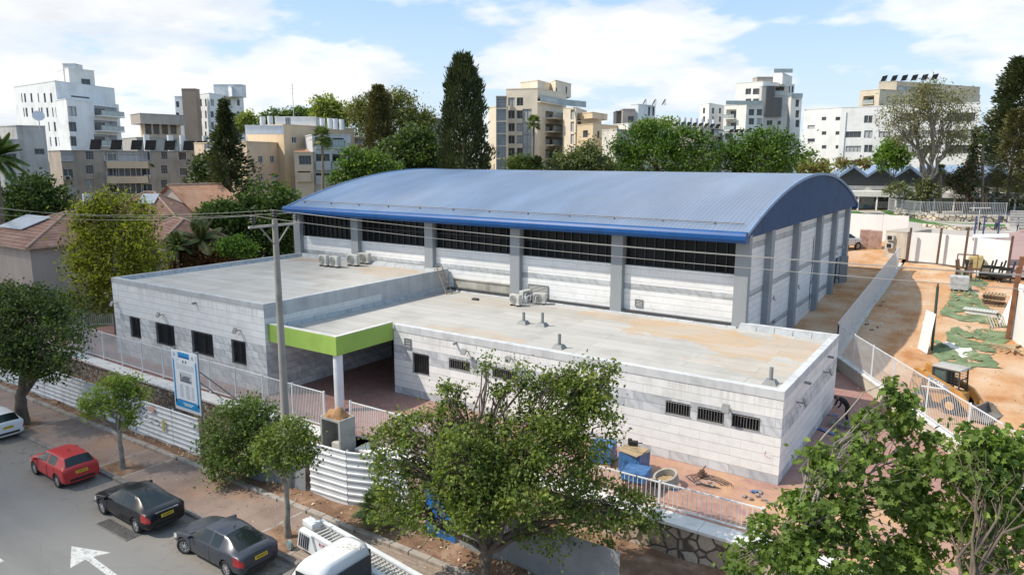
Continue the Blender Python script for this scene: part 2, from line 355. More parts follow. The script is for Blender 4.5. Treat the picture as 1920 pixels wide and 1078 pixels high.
g = mixc(nt, math_(nt, 'MULTIPLY', math_(nt, 'MULTIPLY', math_(nt, 'MULTIPLY', k, d1), math_(nt, 'MULTIPLY', math_(nt, 'SUBTRACT', 33.5, s[1]), .35, True)), .85), br.outputs['Color'], (.55,.33,.17))
g = mixc(nt, math_(nt, 'MULTIPLY', ramp(nt, noise(nt, p, .8, 5), [(.5, (0,0,0)), (.75, (1,1,1))]), .35), g, (.42,.32,.27))
nt.links.new(g, b.inputs['Base Color']); b.inputs['Roughness'].default_value = .85; bump(nt, b, br.outputs['Fac'], -.4, .008)
m_kerb = M('kerb_stone', (.33,.29,.25), .85, .2, 2, streak=.2); m_kerb2 = M('kerb_dark', (.2,.18,.165), .85, .25, 1.5)
m_conc = M('concrete', (.46,.44,.40), .85, .12, .8, bmp=.2, bscale=12, streak=.18); m_conc_l = M('pale_concrete', (.62,.60,.56), .8, .08, .7, streak=.15)
m_cope = M('coping_stone', (.68,.66,.63), .75, .08, 2, streak=.15)
m_galv = M('galvanised_grey', (.55,.57,.59), .45, .05, 3, metal=.25); m_white_steel = M('white_painted_steel', (.66,.67,.68), .4, .05, 2)
m_turf = leaf_mat('lawn_green', (.05,.14,.03), (.07,.2,.04), (.1,.25,.05), 0)
# ------------------------------------------------------------------ ground, road, pavement
def fence_x(Y): return -8.35 if Y >= 52.4 else -8.35 + (52.4-Y)*.577
def grid_mesh(name, xs, ys, zf, m, kind='structure'):
    mb = MB(); nx = len(xs); vs = [(x, y, zf(x, y)) for y in ys for x in xs]
    mb.mesh(vs, [(j*nx+i, j*nx+i+1, (j+1)*nx+i+1, (j+1)*nx+i) for j in range(len(ys)-1) for i in range(nx-1)], 0, True)
    o = mb.build(name, m, org=(0,0,0)); o['kind'] = kind; return o
def zground(x, y):
    if y < 23: return -.45
    if -62 < x < 9 and y < 47: return -.45
    z = gz((x, y)); return z-.75 if (x > -14 and x < 14 and y < 122) else z-.02
def axis(lo, hi, step, far):
    a = list(np.arange(lo, hi+.01, step)); s = step
    pre = []; post = []; q = lo; r = hi
    while q > -far: s *= 1.35; q -= s; pre.append(q)
    s = step
    while r < far: s *= 1.35; r += s; post.append(r)
    return pre[::-1]+a+post
grid_mesh('ground', axis(-150, 30, 3, 3000), axis(14, 230, 3, 3000), zground, m_ground)
mb = MB(); mb.face([(-400,-80,0), (120,-80,0), (120,16.5,0), (-400,16.5,0)]); mb.build('road', m_road, org=(0,0,0))['kind'] = 'structure'
mb = MB(); mb.face([(-29.9,12.36,.004), (-28.25,11.55,.004), (-28.4,12.19,.004), (-25.2,12.02,.004), (-25.2,12.27,.004), (-28.34,12.44,.004), (-28.1,13.0,.004)])
for x in (-33.3, -39.6, -45.6): mb.face([(x,10.18,.004), (x+2.4,10.18,.004), (x+2.4,10.34,.004), (x,10.34,.004)])
mb.build('road_markings', m_paint, org=(0,0,0))['kind'] = 'structure'
mb = MB(); mb.face([(-400,16.72,.13), (120,16.72,.13), (120,19.4,.13), (-400,19.4,.13)]); mb.build('pavement', m_walk, org=(0,0,0))['kind'] = 'structure'
mb = MB()
for k in range(110): x = -80+k*1.0; mb.box(x+.006, x+.994, 16.5, 16.72, -.1, .135+.004*random.random())
kb = mb.build('kerb', m_kerb2, org=(0,0,0), bevel=.02); kb['kind'] = 'structure'
mb = MB()
for k in range(110): x = -80+k*1.0; o_ = random.uniform(-.025, .025); mb.box(x+.008, x+.992, 19.4+o_, 19.68+o_, -.1, .27+.02*random.random())
mb.build('garden_kerb', m_kerb, org=(0,0,0), bevel=.03)['kind'] = 'structure'
mb = MB()                                                         # pale edging strips and the tree beds in the pavement
for xa in (-47.6, -45.2, -36.6, -34.4, -24.3, -22.0, -14.5): mb.box(xa, xa+.14, 16.75, 19.38, .05, .138)
mb.build('pavement_edging', m_kerb, org=(0,0,0))['kind'] = 'structure'
mb = MB()
for xa in (-47.4, -36.4, -24.1): mb.box(xa, xa+2.0, 16.78, 18.1, .05, .136)
mb.build('tree_bed_soil', m_strip, org=(0,0,0))['kind'] = 'structure'
mb = MB(); mb.box(-21.8, -14.6, 16.8, 19.36, .05, .139)
m_blockpav, nt, b = new_mat('grey_block_paving'); p = pos(nt)
br = N(nt, 'ShaderNodeTexBrick', offset=.5, inp={'Scale': 1.0, 'Mortar Size': .01, 'Brick Width': .4, 'Row Height': .2, 'Color1': c4((.25,.19,.15)), 'Color2': c4((.31,.25,.20)), 'Mortar': c4((.14,.11,.09))}); nt.links.new(p, br.inputs['Vector']); nt.links.new(br.outputs['Color'], b.inputs['Base Color']); b.inputs['Roughness'].default_value = .9
mb.build('paved_crossing', m_blockpav, org=(0,0,0))['kind'] = 'structure'
def zstrip(x, y): return .16 + .10*math.sin(x*1.7+y*2.3)*math.sin(x*.6) + .012*(y-19.6) + .12*max(0, math.sin(x*.9+1))*math.sin((y-19.6)*.8)
grid_mesh('planting_strip', list(np.arange(-64, 14, .4)), list(np.arange(19.66, 25.8, .4)), lambda x, y: max(.12, zstrip(x, y)), m_strip)
mb = MB(); poly = [(-62,23.5), (-26.9,23.5), (-26.9,24.6), (-25.2,24.6), (-25,23.3), (-16.5,25.2), (7.5,25.2), (6.2,27.3)]
poly += [(fence_x(y)-.1, y) for y in (30, 35, 40, 45, 50, 52.4)] + [(-8.6, 54), (-12.3, 54), (-12.3, 43), (-62, 43)]
mb.face([(x, y, 1.5) for x, y in poly]); mb.build('plaza_paving', m_pav, org=(0,0,0))['kind'] = 'structure'
ys = list(np.arange(26, 120, 1.0)); mb = MB(); nx = 24
def zyard(x, y):
    return gz((x, y)) - .30 + .05*math.sin(x*1.3+y*.37) + .04*math.sin(y*1.1+x*.5) + .12*math.exp(-((x-1.5)/.8)**2)*math.sin(y*.5)**2
vs = []
for y in ys:
    x0 = fence_x(y)+.12; x1 = 16
    for i in range(nx+1):
        x = x0+(x1-x0)*(i/nx)**1.3; vs.append((x, y, zyard(x, y)))
mb.mesh(vs, [(j*(nx+1)+i, j*(nx+1)+i+1, (j+1)*(nx+1)+i+1, (j+1)*(nx+1)+i) for j in range(len(ys)-1) for i in range(nx)], 0, True)
mb.build('dirt_yard', m_sand, org=(0,0,0))['kind'] = 'structure'
grid_mesh('side_passage', list(np.arange(-13.5, -8.2, .5)), list(np.arange(46, 112, 1.)), lambda x, y: gz((x, y))-.05, m_sand)
grid_mesh('site_yard', list(np.arange(-38, -8.3, 1.5)), list(np.arange(84, 114, 1.5)), lambda x, y: gz((x, y))+.0, m_sand)
# ------------------------------------------------------------------ materials of the sports centre
m_clad_hall = cladding('hall_slabs', (.79,.79,.795), (.42,.44,.46), [(7.0,7.42), (10.05,10.48), (4.0,4.43)], z0=1.55, ch=.43, cw=1.6, ztop=8.6, stain=.15)
m_clad_a = cladding('block_slabs', (.79,.79,.795), (.62,.63,.645), [(1.5,4.51)], z0=1.5, ch=.43, cw=.95, ztop=6.95, stain=.8)
m_clad_b = cladding('annex_slabs', (.79,.79,.785), (.53,.55,.58), [(1.5,1.93), (3.65,4.51)], z0=1.5, ch=.43, cw=.95, ztop=5.6, stain=.65)
m_clad_u = cladding('upstand_slabs', (.66,.67,.68), (.5,.5,.5), [], z0=5.4, ch=.43, cw=1.3, ztop=6.9, stain=.7)
m_render = M('grey_render', (.46,.47,.48), .8, .08, .9, streak=.25); m_pill = M('pillar_paint', (.27,.29,.31), .6, .04, .6, streak=.08)
m_glass = M('dark_glass', (.012,.014,.016), .12, .3, .5); m_glass.node_tree.nodes['Principled BSDF'].inputs['Specular IOR Level'].default_value = .22
m_frame = M('dark_aluminium', (.032,.034,.036), .5, .1, 3); m_bar = M('window_bars', (.06,.06,.06), .5, .1, 3); m_bar_l = M('pale_bars', (.24,.23,.22), .5, .08, 3)
m_green = M('lime_render', (.30,.455,.085), .8, .08, .6, streak=.08, bmp=.1)
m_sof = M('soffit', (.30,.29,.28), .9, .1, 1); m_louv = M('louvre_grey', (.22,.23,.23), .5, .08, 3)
m_bitseam = M('bitumen_seam', (.05,.05,.055), .8, .2, 3); m_wcol = M('column_paint', (.68,.70,.72), .7, .05, 1, streak=.1)
def roof_mat(name, stains):
    m, nt, b = new_mat(name); p = pos(nt)
    br = N(nt, 'ShaderNodeTexBrick', offset=.37, inp={'Scale': 1.0, 'Mortar Size': .018, 'Brick Width': 9.0, 'Row Height': .98, 'Color1': c4((.41,.39,.355)), 'Color2': c4((.475,.455,.425)), 'Mortar': c4((.27,.255,.24))})
    nt.links.new(p, br.inputs['Vector']); g = br.outputs['Color']
    g = mixc(nt, 1, g, ramp(nt, noise(nt, p, .45, 6, .62), [(.3, (.82,.81,.79)), (.5, (1,1,1)), (.75, (1.06,1.06,1.06))]), 'MULTIPLY')
    g = mixc(nt, math_(nt, 'MULTIPLY', ramp(nt, noise(nt, p, 1.2, 5, .6, (.3, 2.5, 1)), [(.5, (0,0,0)), (.7, (1,1,1))]), .25), g, (.38,.36,.33))
    for (x, y, rx, ry, a) in stains:                              # rusty pools where water stands
        v = N(nt, 'ShaderNodeMapping', vector_type='TEXTURE'); v.inputs['Location'].default_value = (x, y, 0); v.inputs['Scale'].default_value = (rx, ry, 1e3); nt.links.new(p, v.inputs[0])
        ln = nt.nodes.new('ShaderNodeVectorMath'); ln.operation = 'LENGTH'; nt.links.new(v.outputs[0], ln.inputs[0])
        d = math_(nt, 'ADD', ln.outputs['Value'], math_(nt, 'MULTIPLY', math_(nt, 'SUBTRACT', noise(nt, p, .5, 6, .65), .5), 2.4))
        k = ramp(nt, d, [(.3, (.45,.45,.45)), (.82, (.7,.7,.7)), (.93, (1,1,1)), (1.0, (0,0,0))]); g = mixc(nt, math_(nt, 'MULTIPLY', k, a), g, (.50,.33,.18))
    nt.links.new(g, b.inputs['Base Color']); b.inputs['Roughness'].default_value = .8; bump(nt, b, noise(nt, p, 25, 3), .15, .01); return m
m_roof_a = roof_mat('roof_felt_left', [(-39, 41, 3.5, 2.0, .5), (-50, 42, 3, 1, .4), (-44, 37, 4, 1, .15)])
m_roof_b = roof_mat('roof_felt_right', [(-14.5, 40.5, 4.2, 2.2, .75), (-10.5, 39.5, 4.2, 2.6, .7), (-19, 41.6, 3.5, 1.1, .6), (-25, 33, 4, .9, .45), (-9.5, 35.5, 2.8, 1.6, .35), (-30, 41, 2.2, 1.2, .25)])
def metal_roof(name, c, rough, period):
    m, nt, b = new_mat(name); p = pos(nt); s = sep(nt, p)
    w_ = N(nt, 'ShaderNodeTexWave', inp={'Scale': 1/period*.31416*1.0}); w_.wave_type = 'BANDS'; w_.bands_direction = 'X'; nt.links.new(p, w_.inputs[0])
    g = ramp(nt, noise(nt, p, .35, 5, .6, (1.0, .12, 1)), [(.35, tuple(x*.85 for x in c)), (.5, c), (.75, tuple(x*1.3+.02 for x in c))])
    dust = ramp(nt, noise(nt, p, .22, 5, .6, (.4, .1, 1)), [(.48, (0,0,0)), (.75, (1,1,1))]); g = mixc(nt, math_(nt, 'MULTIPLY', dust, .22), g, (.5,.52,.55)); g = mixc(nt, math_(nt, 'MULTIPLY', math_(nt, 'ADD', s[0], 52), .0105, True), g, (.31,.325,.36))  # last mix paints sky glare along with dust, greyer towards the right end
    g = mixc(nt, math_(nt, 'MULTIPLY', w_.outputs['Fac'], .2), g, tuple(x*.55 for x in c))
    nt.links.new(g, b.inputs['Base Color']); b.inputs['Roughness'].default_value = rough; b.inputs['Metallic'].default_value = .0; b.inputs['Specular IOR Level'].default_value = .6
    bump(nt, b, w_.outputs['Fac'], .35, .03); return m
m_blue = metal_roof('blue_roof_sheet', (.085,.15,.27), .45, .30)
m_bluetrim = M('blue_trim', (.008,.075,.25), .45, .1, 1, spec=.3); m_navy = M('navy_sheet', (.035,.075,.165), .5, .1, .6, spec=.2)
m_trimpale = M('pale_blue_trim', (.16,.27,.45), .35, .08, 1)
m_pipe = M('rusty_pipe', (.20,.17,.14), .7, .25, 4)
# ------------------------------------------------------------------ sports hall
hall = thing('sports_hall', (-33, 63.3, 1.5), 'large sports hall with arched blue metal roof and grey pillars', 'sports hall')
HX0, HX1, HY0, HY1 = -53.2, -12.5, 43.6, 79.7
ZE, ZA, YC = 11.25, 14.45, 61.4; half = 19.1; RAD = (half**2+(ZA-ZE)**2)/(2*(ZA-ZE))
def arch(y): return ZA - RAD + math.sqrt(max(0, RAD**2-(y-YC)**2))
pil_x = [-52.75, -45.36, -37.1, -28.9, -20.75, -12.5]
wmb = MB(); bays = []
for a, b_ in zip(pil_x, pil_x[1:]): bays.append((a+.42-HX0, b_-.42-HX0, 8.62, 10.92))
hs, pt, t_, n_ = facade(wmb, (HX0, HY0), (HX1, HY0), 1.5, 11.05, bays, .22)
facade(wmb, (HX1, HY1), (HX0, HY1), 1.5, 11.05, [], .2); facade(wmb, (HX0, HY1), (HX0, HY0), 1.5, 11.05, [], .2)
gable_doors = [(7.1-.2, 8.6, 1.6, 4.35), (30.2, 32.2, 3.4, 6.3)]
gh, gpt, gt, gn = facade(wmb, (HX1, HY0), (HX1, HY1), 1.5, 11.05, gable_doors, .3)
for x in (HX0, HX1):                                               # masonry behind the sheet gables
    pts = [(x, HY0, 11.05)] + [(x, y, arch(y)-.2) for y in np.linspace(HY0, HY1, 17)] + [(x, HY1, 11.05)]
    wmb.face(pts)
wmb.build('wall', m_clad_hall, hall)
for k, h in enumerate(hs):
    wd = window(hall, pt, h, .22, m_frame, m_glass, nx=11, ny=2, fw=.07)
mb = MB()
for x in pil_x: pass
for x in pil_x:
    mb = MB(); mb.box(x-.42, x+.42, HY0-.42, HY0+.1, 1.5, 11.1); mb.build('pillar', m_pill, hall, bevel=.02)
gy = [48.6, 56.1, 64.2, 70.8, 77.2]
for y in gy:
    mb = MB(); mb.box(HX1-.1, HX1+.42, y-.4, y+.4, 1.5, 11.0); mb.build('pillar', m_pill, hall, bevel=.02)
# roof shell, gutter, gable sheets
mb = MB(); ys = list(np.linspace(YC-half, YC+half, 49)); X0, X1 = -52.95, -12.05
vs = [(x, y, arch(y)+dz) for dz in (0, -.12) for y in ys for x in (X0, X1)]; n = len(ys)
mb.mesh(vs, [(2*i, 2*i+1, 2*i+3, 2*i+2) for i in range(n-1)] + [(2*n+2*i+2, 2*n+2*i+3, 2*n+2*i+1, 2*n+2*i) for i in range(n-1)], 0, True)
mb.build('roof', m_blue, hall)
for y0, sgn in ((YC-half, -1), (YC+half, 1)):
    mb = MB(); prof = [(0, .12), (-.14, .14), (-.32, .06), (-.42, -.10), (-.42, -.32), (-.30, -.50), (-.10, -.56), (.25, -.56), (.25, -.1)]
    vs = [(x, y0-sgn*-1*0 + (a if sgn < 0 else -a), ZE+b_) for x in (X0-.06, X1+.06) for a, b_ in prof]; k = len(prof)
    mb.mesh(vs, [(i, (i+1) % k, k+(i+1) % k, k+i) for i in range(k)] + [tuple(range(k))[::-1], tuple(range(k, 2*k))], 0, False); mb.build('gutter', m_bluetrim, hall, fixn=True)
mb = MB()
for x0 in (X0-.03, X1+.03):                                         # barge trims along the arch
    mb = MB()
    for a, b_ in zip(ys, ys[1:]): mb.beam((x0, a, arch(a)-.03), (x0, b_, arch(b_)-.03), .11, .20)
    mb.build('barge_trim', m_trimpale, hall)
for x, s_ in ((-12.12, 1), (-52.9, -1)):                            # ribbed sheet gable
    mb = MB(); q = np.arange(YC-half+.05, YC+half-.05, .14)
    for i in range(len(q)-1):
        xa = x + (.03 if i % 2 else 0); xb = x + (.03 if (i+1) % 2 else 0); a, b_ = q[i], q[i+1]
        f = [(xa, a, 10.95), (xb, b_, 10.95), (xb, b_, max(10.96, arch(b_)-.1)), (xa, a, max(10.96, arch(a)-.1))]
        mb.face(f if s_ > 0 else f[::-1])
    mb.build('gable_cladding', m_navy, hall)
mb = MB(); yp = YC-half+1.15; mb.tube([(X0+.8, yp, arch(yp)+.16), (X1-.5, yp, arch(yp)+.12)], .032, 6)
for x in np.arange(X0+1.2, X1-1, 3.4): mb.box(x-.04, x+.04, yp-.05, yp+.05, arch(yp)-.02, arch(yp)+.14)
mb.build('roof_pipe', m_pipe, hall)
mb = MB(); mb.tube([(-12.42, 44.6, 10.9), (-12.38, 44.6, 1.6)], .07, 8); mb.build('downpipe', m_wcol, hall)
def louvre(parent, pt, u0, u1, v0, v1, nsl, m=m_louv):
    mb = MB(); d = -.05; p = lambda u, z, dd: pt(u, z, dd)
    mb.face([p(u0, v0, -.012), p(u1, v0, -.012), p(u1, v1, -.012), p(u0, v1, -.012)])
    for k in range(nsl):
        z = v0+(v1-v0)*(k+.25)/nsl; mb.face([p(u0, z, -.075), p(u1, z, -.075), p(u1, z+(v1-v0)/nsl*.75, -.02), p(u0, z+(v1-v0)/nsl*.75, -.02)])
    for (a, b_, c, e) in ((u0-.05, u0, v0-.05, v1+.05), (u1, u1+.05, v0-.05, v1+.05), (u0, u1, v0-.05, v0), (u0, u1, v1, v1+.05)):
        q = [p(a, c, 0), p(b_, c, 0), p(b_, c, -.08), p(a, c, -.08), p(a, e, 0), p(b_, e, 0), p(b_, e, -.08), p(a, e, -.08)]; mb.hexa(q)
    return mb.build('louvre', m, parent, fixn=True)
louvre(hall, pt, 25.3, 26.9, 5.75, 6.55, 8); louvre(hall, pt, 31.9, 32.35, 5.95, 6.35, 4); louvre(hall, pt, 33.75, 34.2, 5.95, 6.35, 4); louvre(hall, gpt, 3.0, 3.55, 3.7, 4.5, 4)
for h, mm in zip(gh, (M('grey_door', (.4,.42,.43), .5), M('open_doorway', (.015,.015,.015), .9))):
    mb = MB(); mb.face([gpt(h[0], h[2], .2), gpt(h[1], h[2], .2), gpt(h[1], h[3], .2), gpt(h[0], h[3], .2)]); mb.face([gpt(h[0]-.08, h[2], -.01), gpt(h[0], h[2], -.01), gpt(h[0], h[3], -.01), gpt(h[0]-.08, h[3], -.01)])
    d = mb.build('door', mm, hall)
mb = MB(); q = gpt(32.4, 3.4, -.02); mb.obox((q.x+.35, q.y+.15, 3.4), .06, 1.0, 2.9, R(-35)); mb.build('door_leaf', m_louv, hall)
mb = MB(); mb.tube([gpt(19.4, 9.2, -.04), gpt(19.5, 7, -.05), gpt(19.3, 5.2, -.04), gpt(19.5, 3.2, -.05)], .025, 5); mb.tube([gpt(19.5, 5.3, -.05), gpt(21.5, 7.2, -.05)], .02, 5); mb.build('cable', m_bitseam, hall)
mb = MB(); mb.box(HX0+.3, HX1-.3, HY0-.4, HY0-.004, 5.36, 5.64); mb.build('roof_flashing', m_bitseam, hall)
mb = MB(); mb.box(-34.9, -29.45, HY0-.05, HY0-.003, 5.66, 6.3); mb.box(-34.9, -29.45, HY0-.12, HY0-.003, 6.3, 6.4); mb.build('stained_panel', M('stained_concrete', (.42,.40,.35), .9, .2, 1.2, streak=.5), hall)
m_fl = M('floodlight_grey', (.20,.20,.195), .4, .1, 4); m_fl2 = M('floodlight_glass', (.25,.26,.26), .2, .05, 4)
def floodlight(parent, p, n):                                       # p on the wall, n outward
    n = Vector(n); t = Vector((-n.y, n.x, 0)); mb = MB()
    mb.beam(p, p+n*.32, .05); a = p+n*.36+Vector((0,0,.03))
    c = [a+t*sx*.17+n*(.02+dn)+Vector((0,0,dz)) for dn, dz in ((.10,-.16), (-.02,.13)) for sx in (-1, 1)]
    off = (n*.08+Vector((0,0,-.06)))*-1
    mb.hexa([c[0], c[1], c[3], c[2], c[0]+off, c[1]+off, c[3]+off, c[2]+off]); mb.tube([p+t*.12+Vector((0,0,-.02)), p+t*.1+n*.2+Vector((0,0,-.25)), p+Vector((0,0,-.3))], .012, 4)
    o = mb.build('floodlight', m_fl, parent, fixn=True)
    g = MB(); e = (n*.004+Vector((0,0,-.003))); s_ = .86; cc = sum(c, Vector())/4; g.face([cc+(q-cc)*s_+e*2 for q in (c[0], c[1], c[3], c[2])]); g.build('lens', m_fl2, o)
for u, z in ((6.4, 6.2), (13.7, 5.9), (28.5, 6.9), (31.3, 7.3)): floodlight(hall, gpt(u, z), (1, 0, 0))
# ------------------------------------------------------------------ flat-roofed wing
wing = thing('flat_roofed_wing', (-29, 35, 1.5), 'low white stone wing with flat felt roofs and a lime green entrance canopy', 'building')
AX0, AX1, AY0, AY1, AZ = -52.5, -35.35, 26.25, 43.5, 7.08
BX0, BX1, BY0, BY1, BZ = -35.35, -6.85, 31.0, 43.4, 5.78
wmb = MB()
ha = [(-50.45-AX0, -49.15-AX0, 3.0, 4.5), (-47.15-AX0, -44.95-AX0, 3.0, 4.5), (-42.95-AX0, -40.65-AX0, 3.0, 4.5), (-38.7-AX0, -37.3-AX0, 3.0, 4.5)]
hsA, ptA, _, _ = facade(wmb, (AX0, AY0), (AX1, AY0), 1.5, AZ-.12, ha, .25)
facade(wmb, (AX1, AY0), (AX1, BY0+6), 1.5, 5.2, [], .2); facade(wmb, (AX0, AY1), (AX0, AY0), 1.5, AZ-.12, [], .2); facade(wmb, (AX1, AY1), (AX0, AY1), 5, AZ-.12, [], .2)
wmb.build('block_wall', m_clad_a, wing)
mb = MB(); facade(mb, (AX1, AY0), (AX1, AY1), 5.2, 6.2, [], .1); mb.build('upstand_wall', m_clad_u, wing)
mb = MB(); facade(mb, (AX1+.003, AY0+.003), (AX1+.003, AY1), 6.2, AZ-.12, [], .1); facade(mb, (AX1+.004, 36.0), (AX1+.004, AY1), 5.72, 6.21, [], .1); mb.build('render_band', m_render, wing)
wmb = MB(); B = lambda x: x-(-29.5)
hb = [(B(-28.0), B(-26.75), 3.0, 4.25), (B(-25.25), B(-23.75), 3.72, 4.35), (B(-22.2), B(-20.6), 3.72, 4.35), (B(-19.2), B(-17.9), 3.72, 4.35), (B(-17.3), B(-15.9), 3.72, 4.35), (B(-12.15), B(-10.95), 3.72, 4.37), (B(-10.6), B(-9.38), 3.72, 4.37), (B(-9.02), B(-7.78), 3.72, 4.37)]
hsB, ptB, _, _ = facade(wmb, (-29.5, BY0), (BX1, BY0), 1.5, BZ-.16, hb, .22)
facade(wmb, (BX1, BY0), (BX1, BY1), 1.5, BZ-.16, [], .1); facade(wmb, (-29.5, BY0+6), (-29.5, BY0), 1.5, 5.3, [], .1); facade(wmb, (BX1, BY1), (-12.4, BY1), 1.5, BZ-.16, [], .1)
wmb.build('annex_wall', m_clad_b, wing)
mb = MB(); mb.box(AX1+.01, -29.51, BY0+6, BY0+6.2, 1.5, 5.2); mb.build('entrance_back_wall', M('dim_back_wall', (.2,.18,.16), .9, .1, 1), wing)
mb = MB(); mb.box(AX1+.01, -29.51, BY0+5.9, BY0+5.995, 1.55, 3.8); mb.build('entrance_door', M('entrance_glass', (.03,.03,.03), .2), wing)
# roofs and copings
mb = MB(); mb.face([(AX0+.2, AY0+.2, AZ-.3), (AX1-.2, AY0+.2, AZ-.3), (AX1-.2, AY1, AZ-.3), (AX0+.2, AY1, AZ-.3)]); mb.build('block_roof', m_roof_a, wing)
mb = MB(); ZR = 5.42
mb.face([(-35.3, 26.72, ZR), (-29.72, 26.72, ZR), (-29.72, 31.25, ZR), (BX1-.25, 31.25, ZR), (BX1-.25, 43.2, ZR), (-35.3, 43.2, ZR)]); mb.build('annex_roof', m_roof_b, wing)
mb = MB()
for (x0, x1, y0, y1) in ((AX0-.02, AX1+.02, AY0-.02, AY0+.34), (AX0-.02, AX0+.3, AY0+.34, AY1-.3), (AX1-.34, AX1+.02, AY0+.34, AY1-.02), (AX0-.02, AX1-.36, AY1-.3, AY1-.02)): mb.box(x0, x1, y0, y1, AZ-.34, AZ)
mb.build('block_coping', m_render, wing, bevel=.02)
mb = MB()
for (x0, x1, y0, y1) in ((-29.48, BX1+.03, BY0-.03, BY0+.3), (BX1-.34, BX1+.03, BY0+.3, BY1+.02), (-12.35, BX1-.34, BY1-.28, BY1+.02)): mb.box(x0, x1, y0, y1, BZ-.42, BZ)
mb.build('annex_coping', M('coping_render', (.56,.57,.58), .8, .1, 1.2, streak=.25), wing, bevel=.02)
mb = MB()                                                         # turned-up felt along the walls, in lengths
m_upst = M('felt_upstand', (.40,.42,.44), .75, .12, 1.5)
def upst(a, b_, z0, hgt, nrm):
    mb = MB()
    a = Vector(a); b_ = Vector(b_); L = (b_-a).length; t = (b_-a)/L; n = Vector(nrm); k = int(L/1.05); 
    for i in range(k+1):
        u0 = i*1.05; u1 = min(L, u0+1.02); h = hgt*random.uniform(.85, 1.1)
        if u1 > u0+.05: p0 = a+t*u0+Vector((0,0,z0)); p1 = a+t*u1+Vector((0,0,z0)); mb.hexa([p0, p1, p1+n*.16, p0+n*.16, p0+Vector((0,0,h)), p1+Vector((0,0,h)), p1+n*.035+Vector((0,0,h)), p0+n*.035+Vector((0,0,h))])
    mb.build('felt_upstand', m_upst, wing, fixn=True)
upst((AX1+.005, 26.8, 0), (AX1+.005, 43.2, 0), ZR, .3, (1,0,0)); upst((-52.2, 43.2, 0), (-36.5, 43.2, 0), AZ-.3, .25, (0,-1,0)); upst((-35.2, 43.22, 0), (-12.6, 43.19, 0), ZR, .09, (0,-1,0)); upst((-12.4, 43.1, 0), (BX1-.4, 43.1, 0), ZR, .3, (0,-1,0)); upst((AX0+.31, 26.7, 0), (AX0+.31, 43, 0), AZ-.3, .24, (1,0,0))
mb = MB()                                                         # the canopy: two lime fascias, soffit, round column
mb.box(AX1+.03, -29.5, 26.45, 26.7, 4.8, 5.86); mb.box(-29.75, -29.5, 26.7, 30.96, 4.8, 5.86); mb.build('canopy_fascia', m_green, wing, bevel=.01)
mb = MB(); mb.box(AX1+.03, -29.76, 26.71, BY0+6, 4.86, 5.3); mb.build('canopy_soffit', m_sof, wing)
mb = MB(); mb.box(AX1+.03, -29.5, 26.46, 26.69, 5.86, 5.9); mb.box(-29.74, -29.5, 26.7, 30.96, 5.86, 5.9); mb.build('canopy_edge', m_conc_l, wing)
mb = MB(); mb.cyl((-29.85, 26.85, 1.5), .27, 3.36, 24); mb.cyl((-29.85, 26.85, 1.5), .29, .12, 24); mb.build('column', m_wcol, wing)
for h in hsA: window(wing, ptA, h, .25, m_frame, m_glass, nx=2, fw=.06, bars=.12, bar_m=m_bar)
for k, h in enumerate(hsB): window(wing, ptB, h, .22, m_frame, m_glass, nx=1 if k == 0 else 2, fw=.05, bars=.13, bar_m=m_bar_l if k > 0 else m_bar)
for x, z in ((-52.0, 5.25), (-46.1, 5.15), (-37.75, 5.2)): floodlight(wing, Vector((x, AY0, z)), (0,-1,0))
for x, z in ((-23.9, 4.95), (-20.9, 5.0), (-9.2, 4.62)): floodlight(wing, Vector((x, BY0, z)), (0,-1,0))
for y, z in ((33.5, 4.6), (39.5, 4.55)): floodlight(wing, Vector((BX1, y, z)), (1,0,0))
for x, y, s_ in ((-42.2, AY0, 6.4), (-24.7, BY0, 5.3)):
    mb = MB(); mb.tube([(x, y+.1, s_), (x, y-.25, s_-.02)], .07, 8); mb.build('roof_spout', m_louv, wing)
for y in (35.0, 40.5):
    mb = MB(); mb.tube([(BX1-.1, y, 5.15), (BX1+.3, y, 5.13)], .07, 8); mb.build('roof_spout', m_louv, wing)
louvre(wing, ptB, .95, 1.35, 4.5, 5.0, 3)
mb = MB(); mb.face([(-7.5, BY0-.004, 2.55), (-7.22, BY0-.004, 2.55), (-7.22, BY0-.004, 2.95), (-7.5, BY0-.004, 2.95)])
m_scrib, nt_, b_ = new_mat('red_scribble'); v_ = N(nt_, 'ShaderNodeTexWave', inp={'Scale': 1.6, 'Distortion': 16, 'Detail': 3}); nt_.links.new(uvo(nt_), v_.inputs[0])
nt_.links.new(ramp(nt_, v_.outputs['Fac'], [(.86, (.7,.68,.68)), (.93, (.5,.3,.32))]), b_.inputs['Base Color']); mb.build('red_scribble', m_scrib, wing)
# vent pipes on the roof
for (x, y, h) in ((-23.87, 36.7, .75), (-22.6, 36.86, .85), (-19.08, 32.9, .8), (-7.9, 32.9, .8)):
    mb = MB(); mb.mesh([(x+sx*.34, y+sy*.3, ZR) for sx, sy in ((-1,-1),(1,-1),(1,1),(-1,1))]+[(x+sx*.2, y+sy*.18, ZR+.22) for sx, sy in ((-1,-1),(1,-1),(1,1),(-1,1))], [(0,1,5,4), (1,2,6,5), (2,3,7,6), (3,0,4,7), (4,5,6,7)]); mb.cyl((x, y, ZR+.2), .09, h-.2, 10); mb.build('vent_pipe', m_louv, wing)
mb = MB(); x, y = -31.0, 41.2; mb.box(x-.25, x+.25, y-.15, y+.15, ZR, ZR+.14); mb.build('roof_hatch', m_bitseam, wing, bevel=.03)
def PG(x, y, off=0.0, zf=None):                     # point of the ground seen at a pixel of the photograph
    z = 2.0
    for _ in range(30): p = P(x, y, z); z = .5*z + .5*((zf or (lambda a, b: gz((a, b))))(p.x, p.y)+off)
    return p
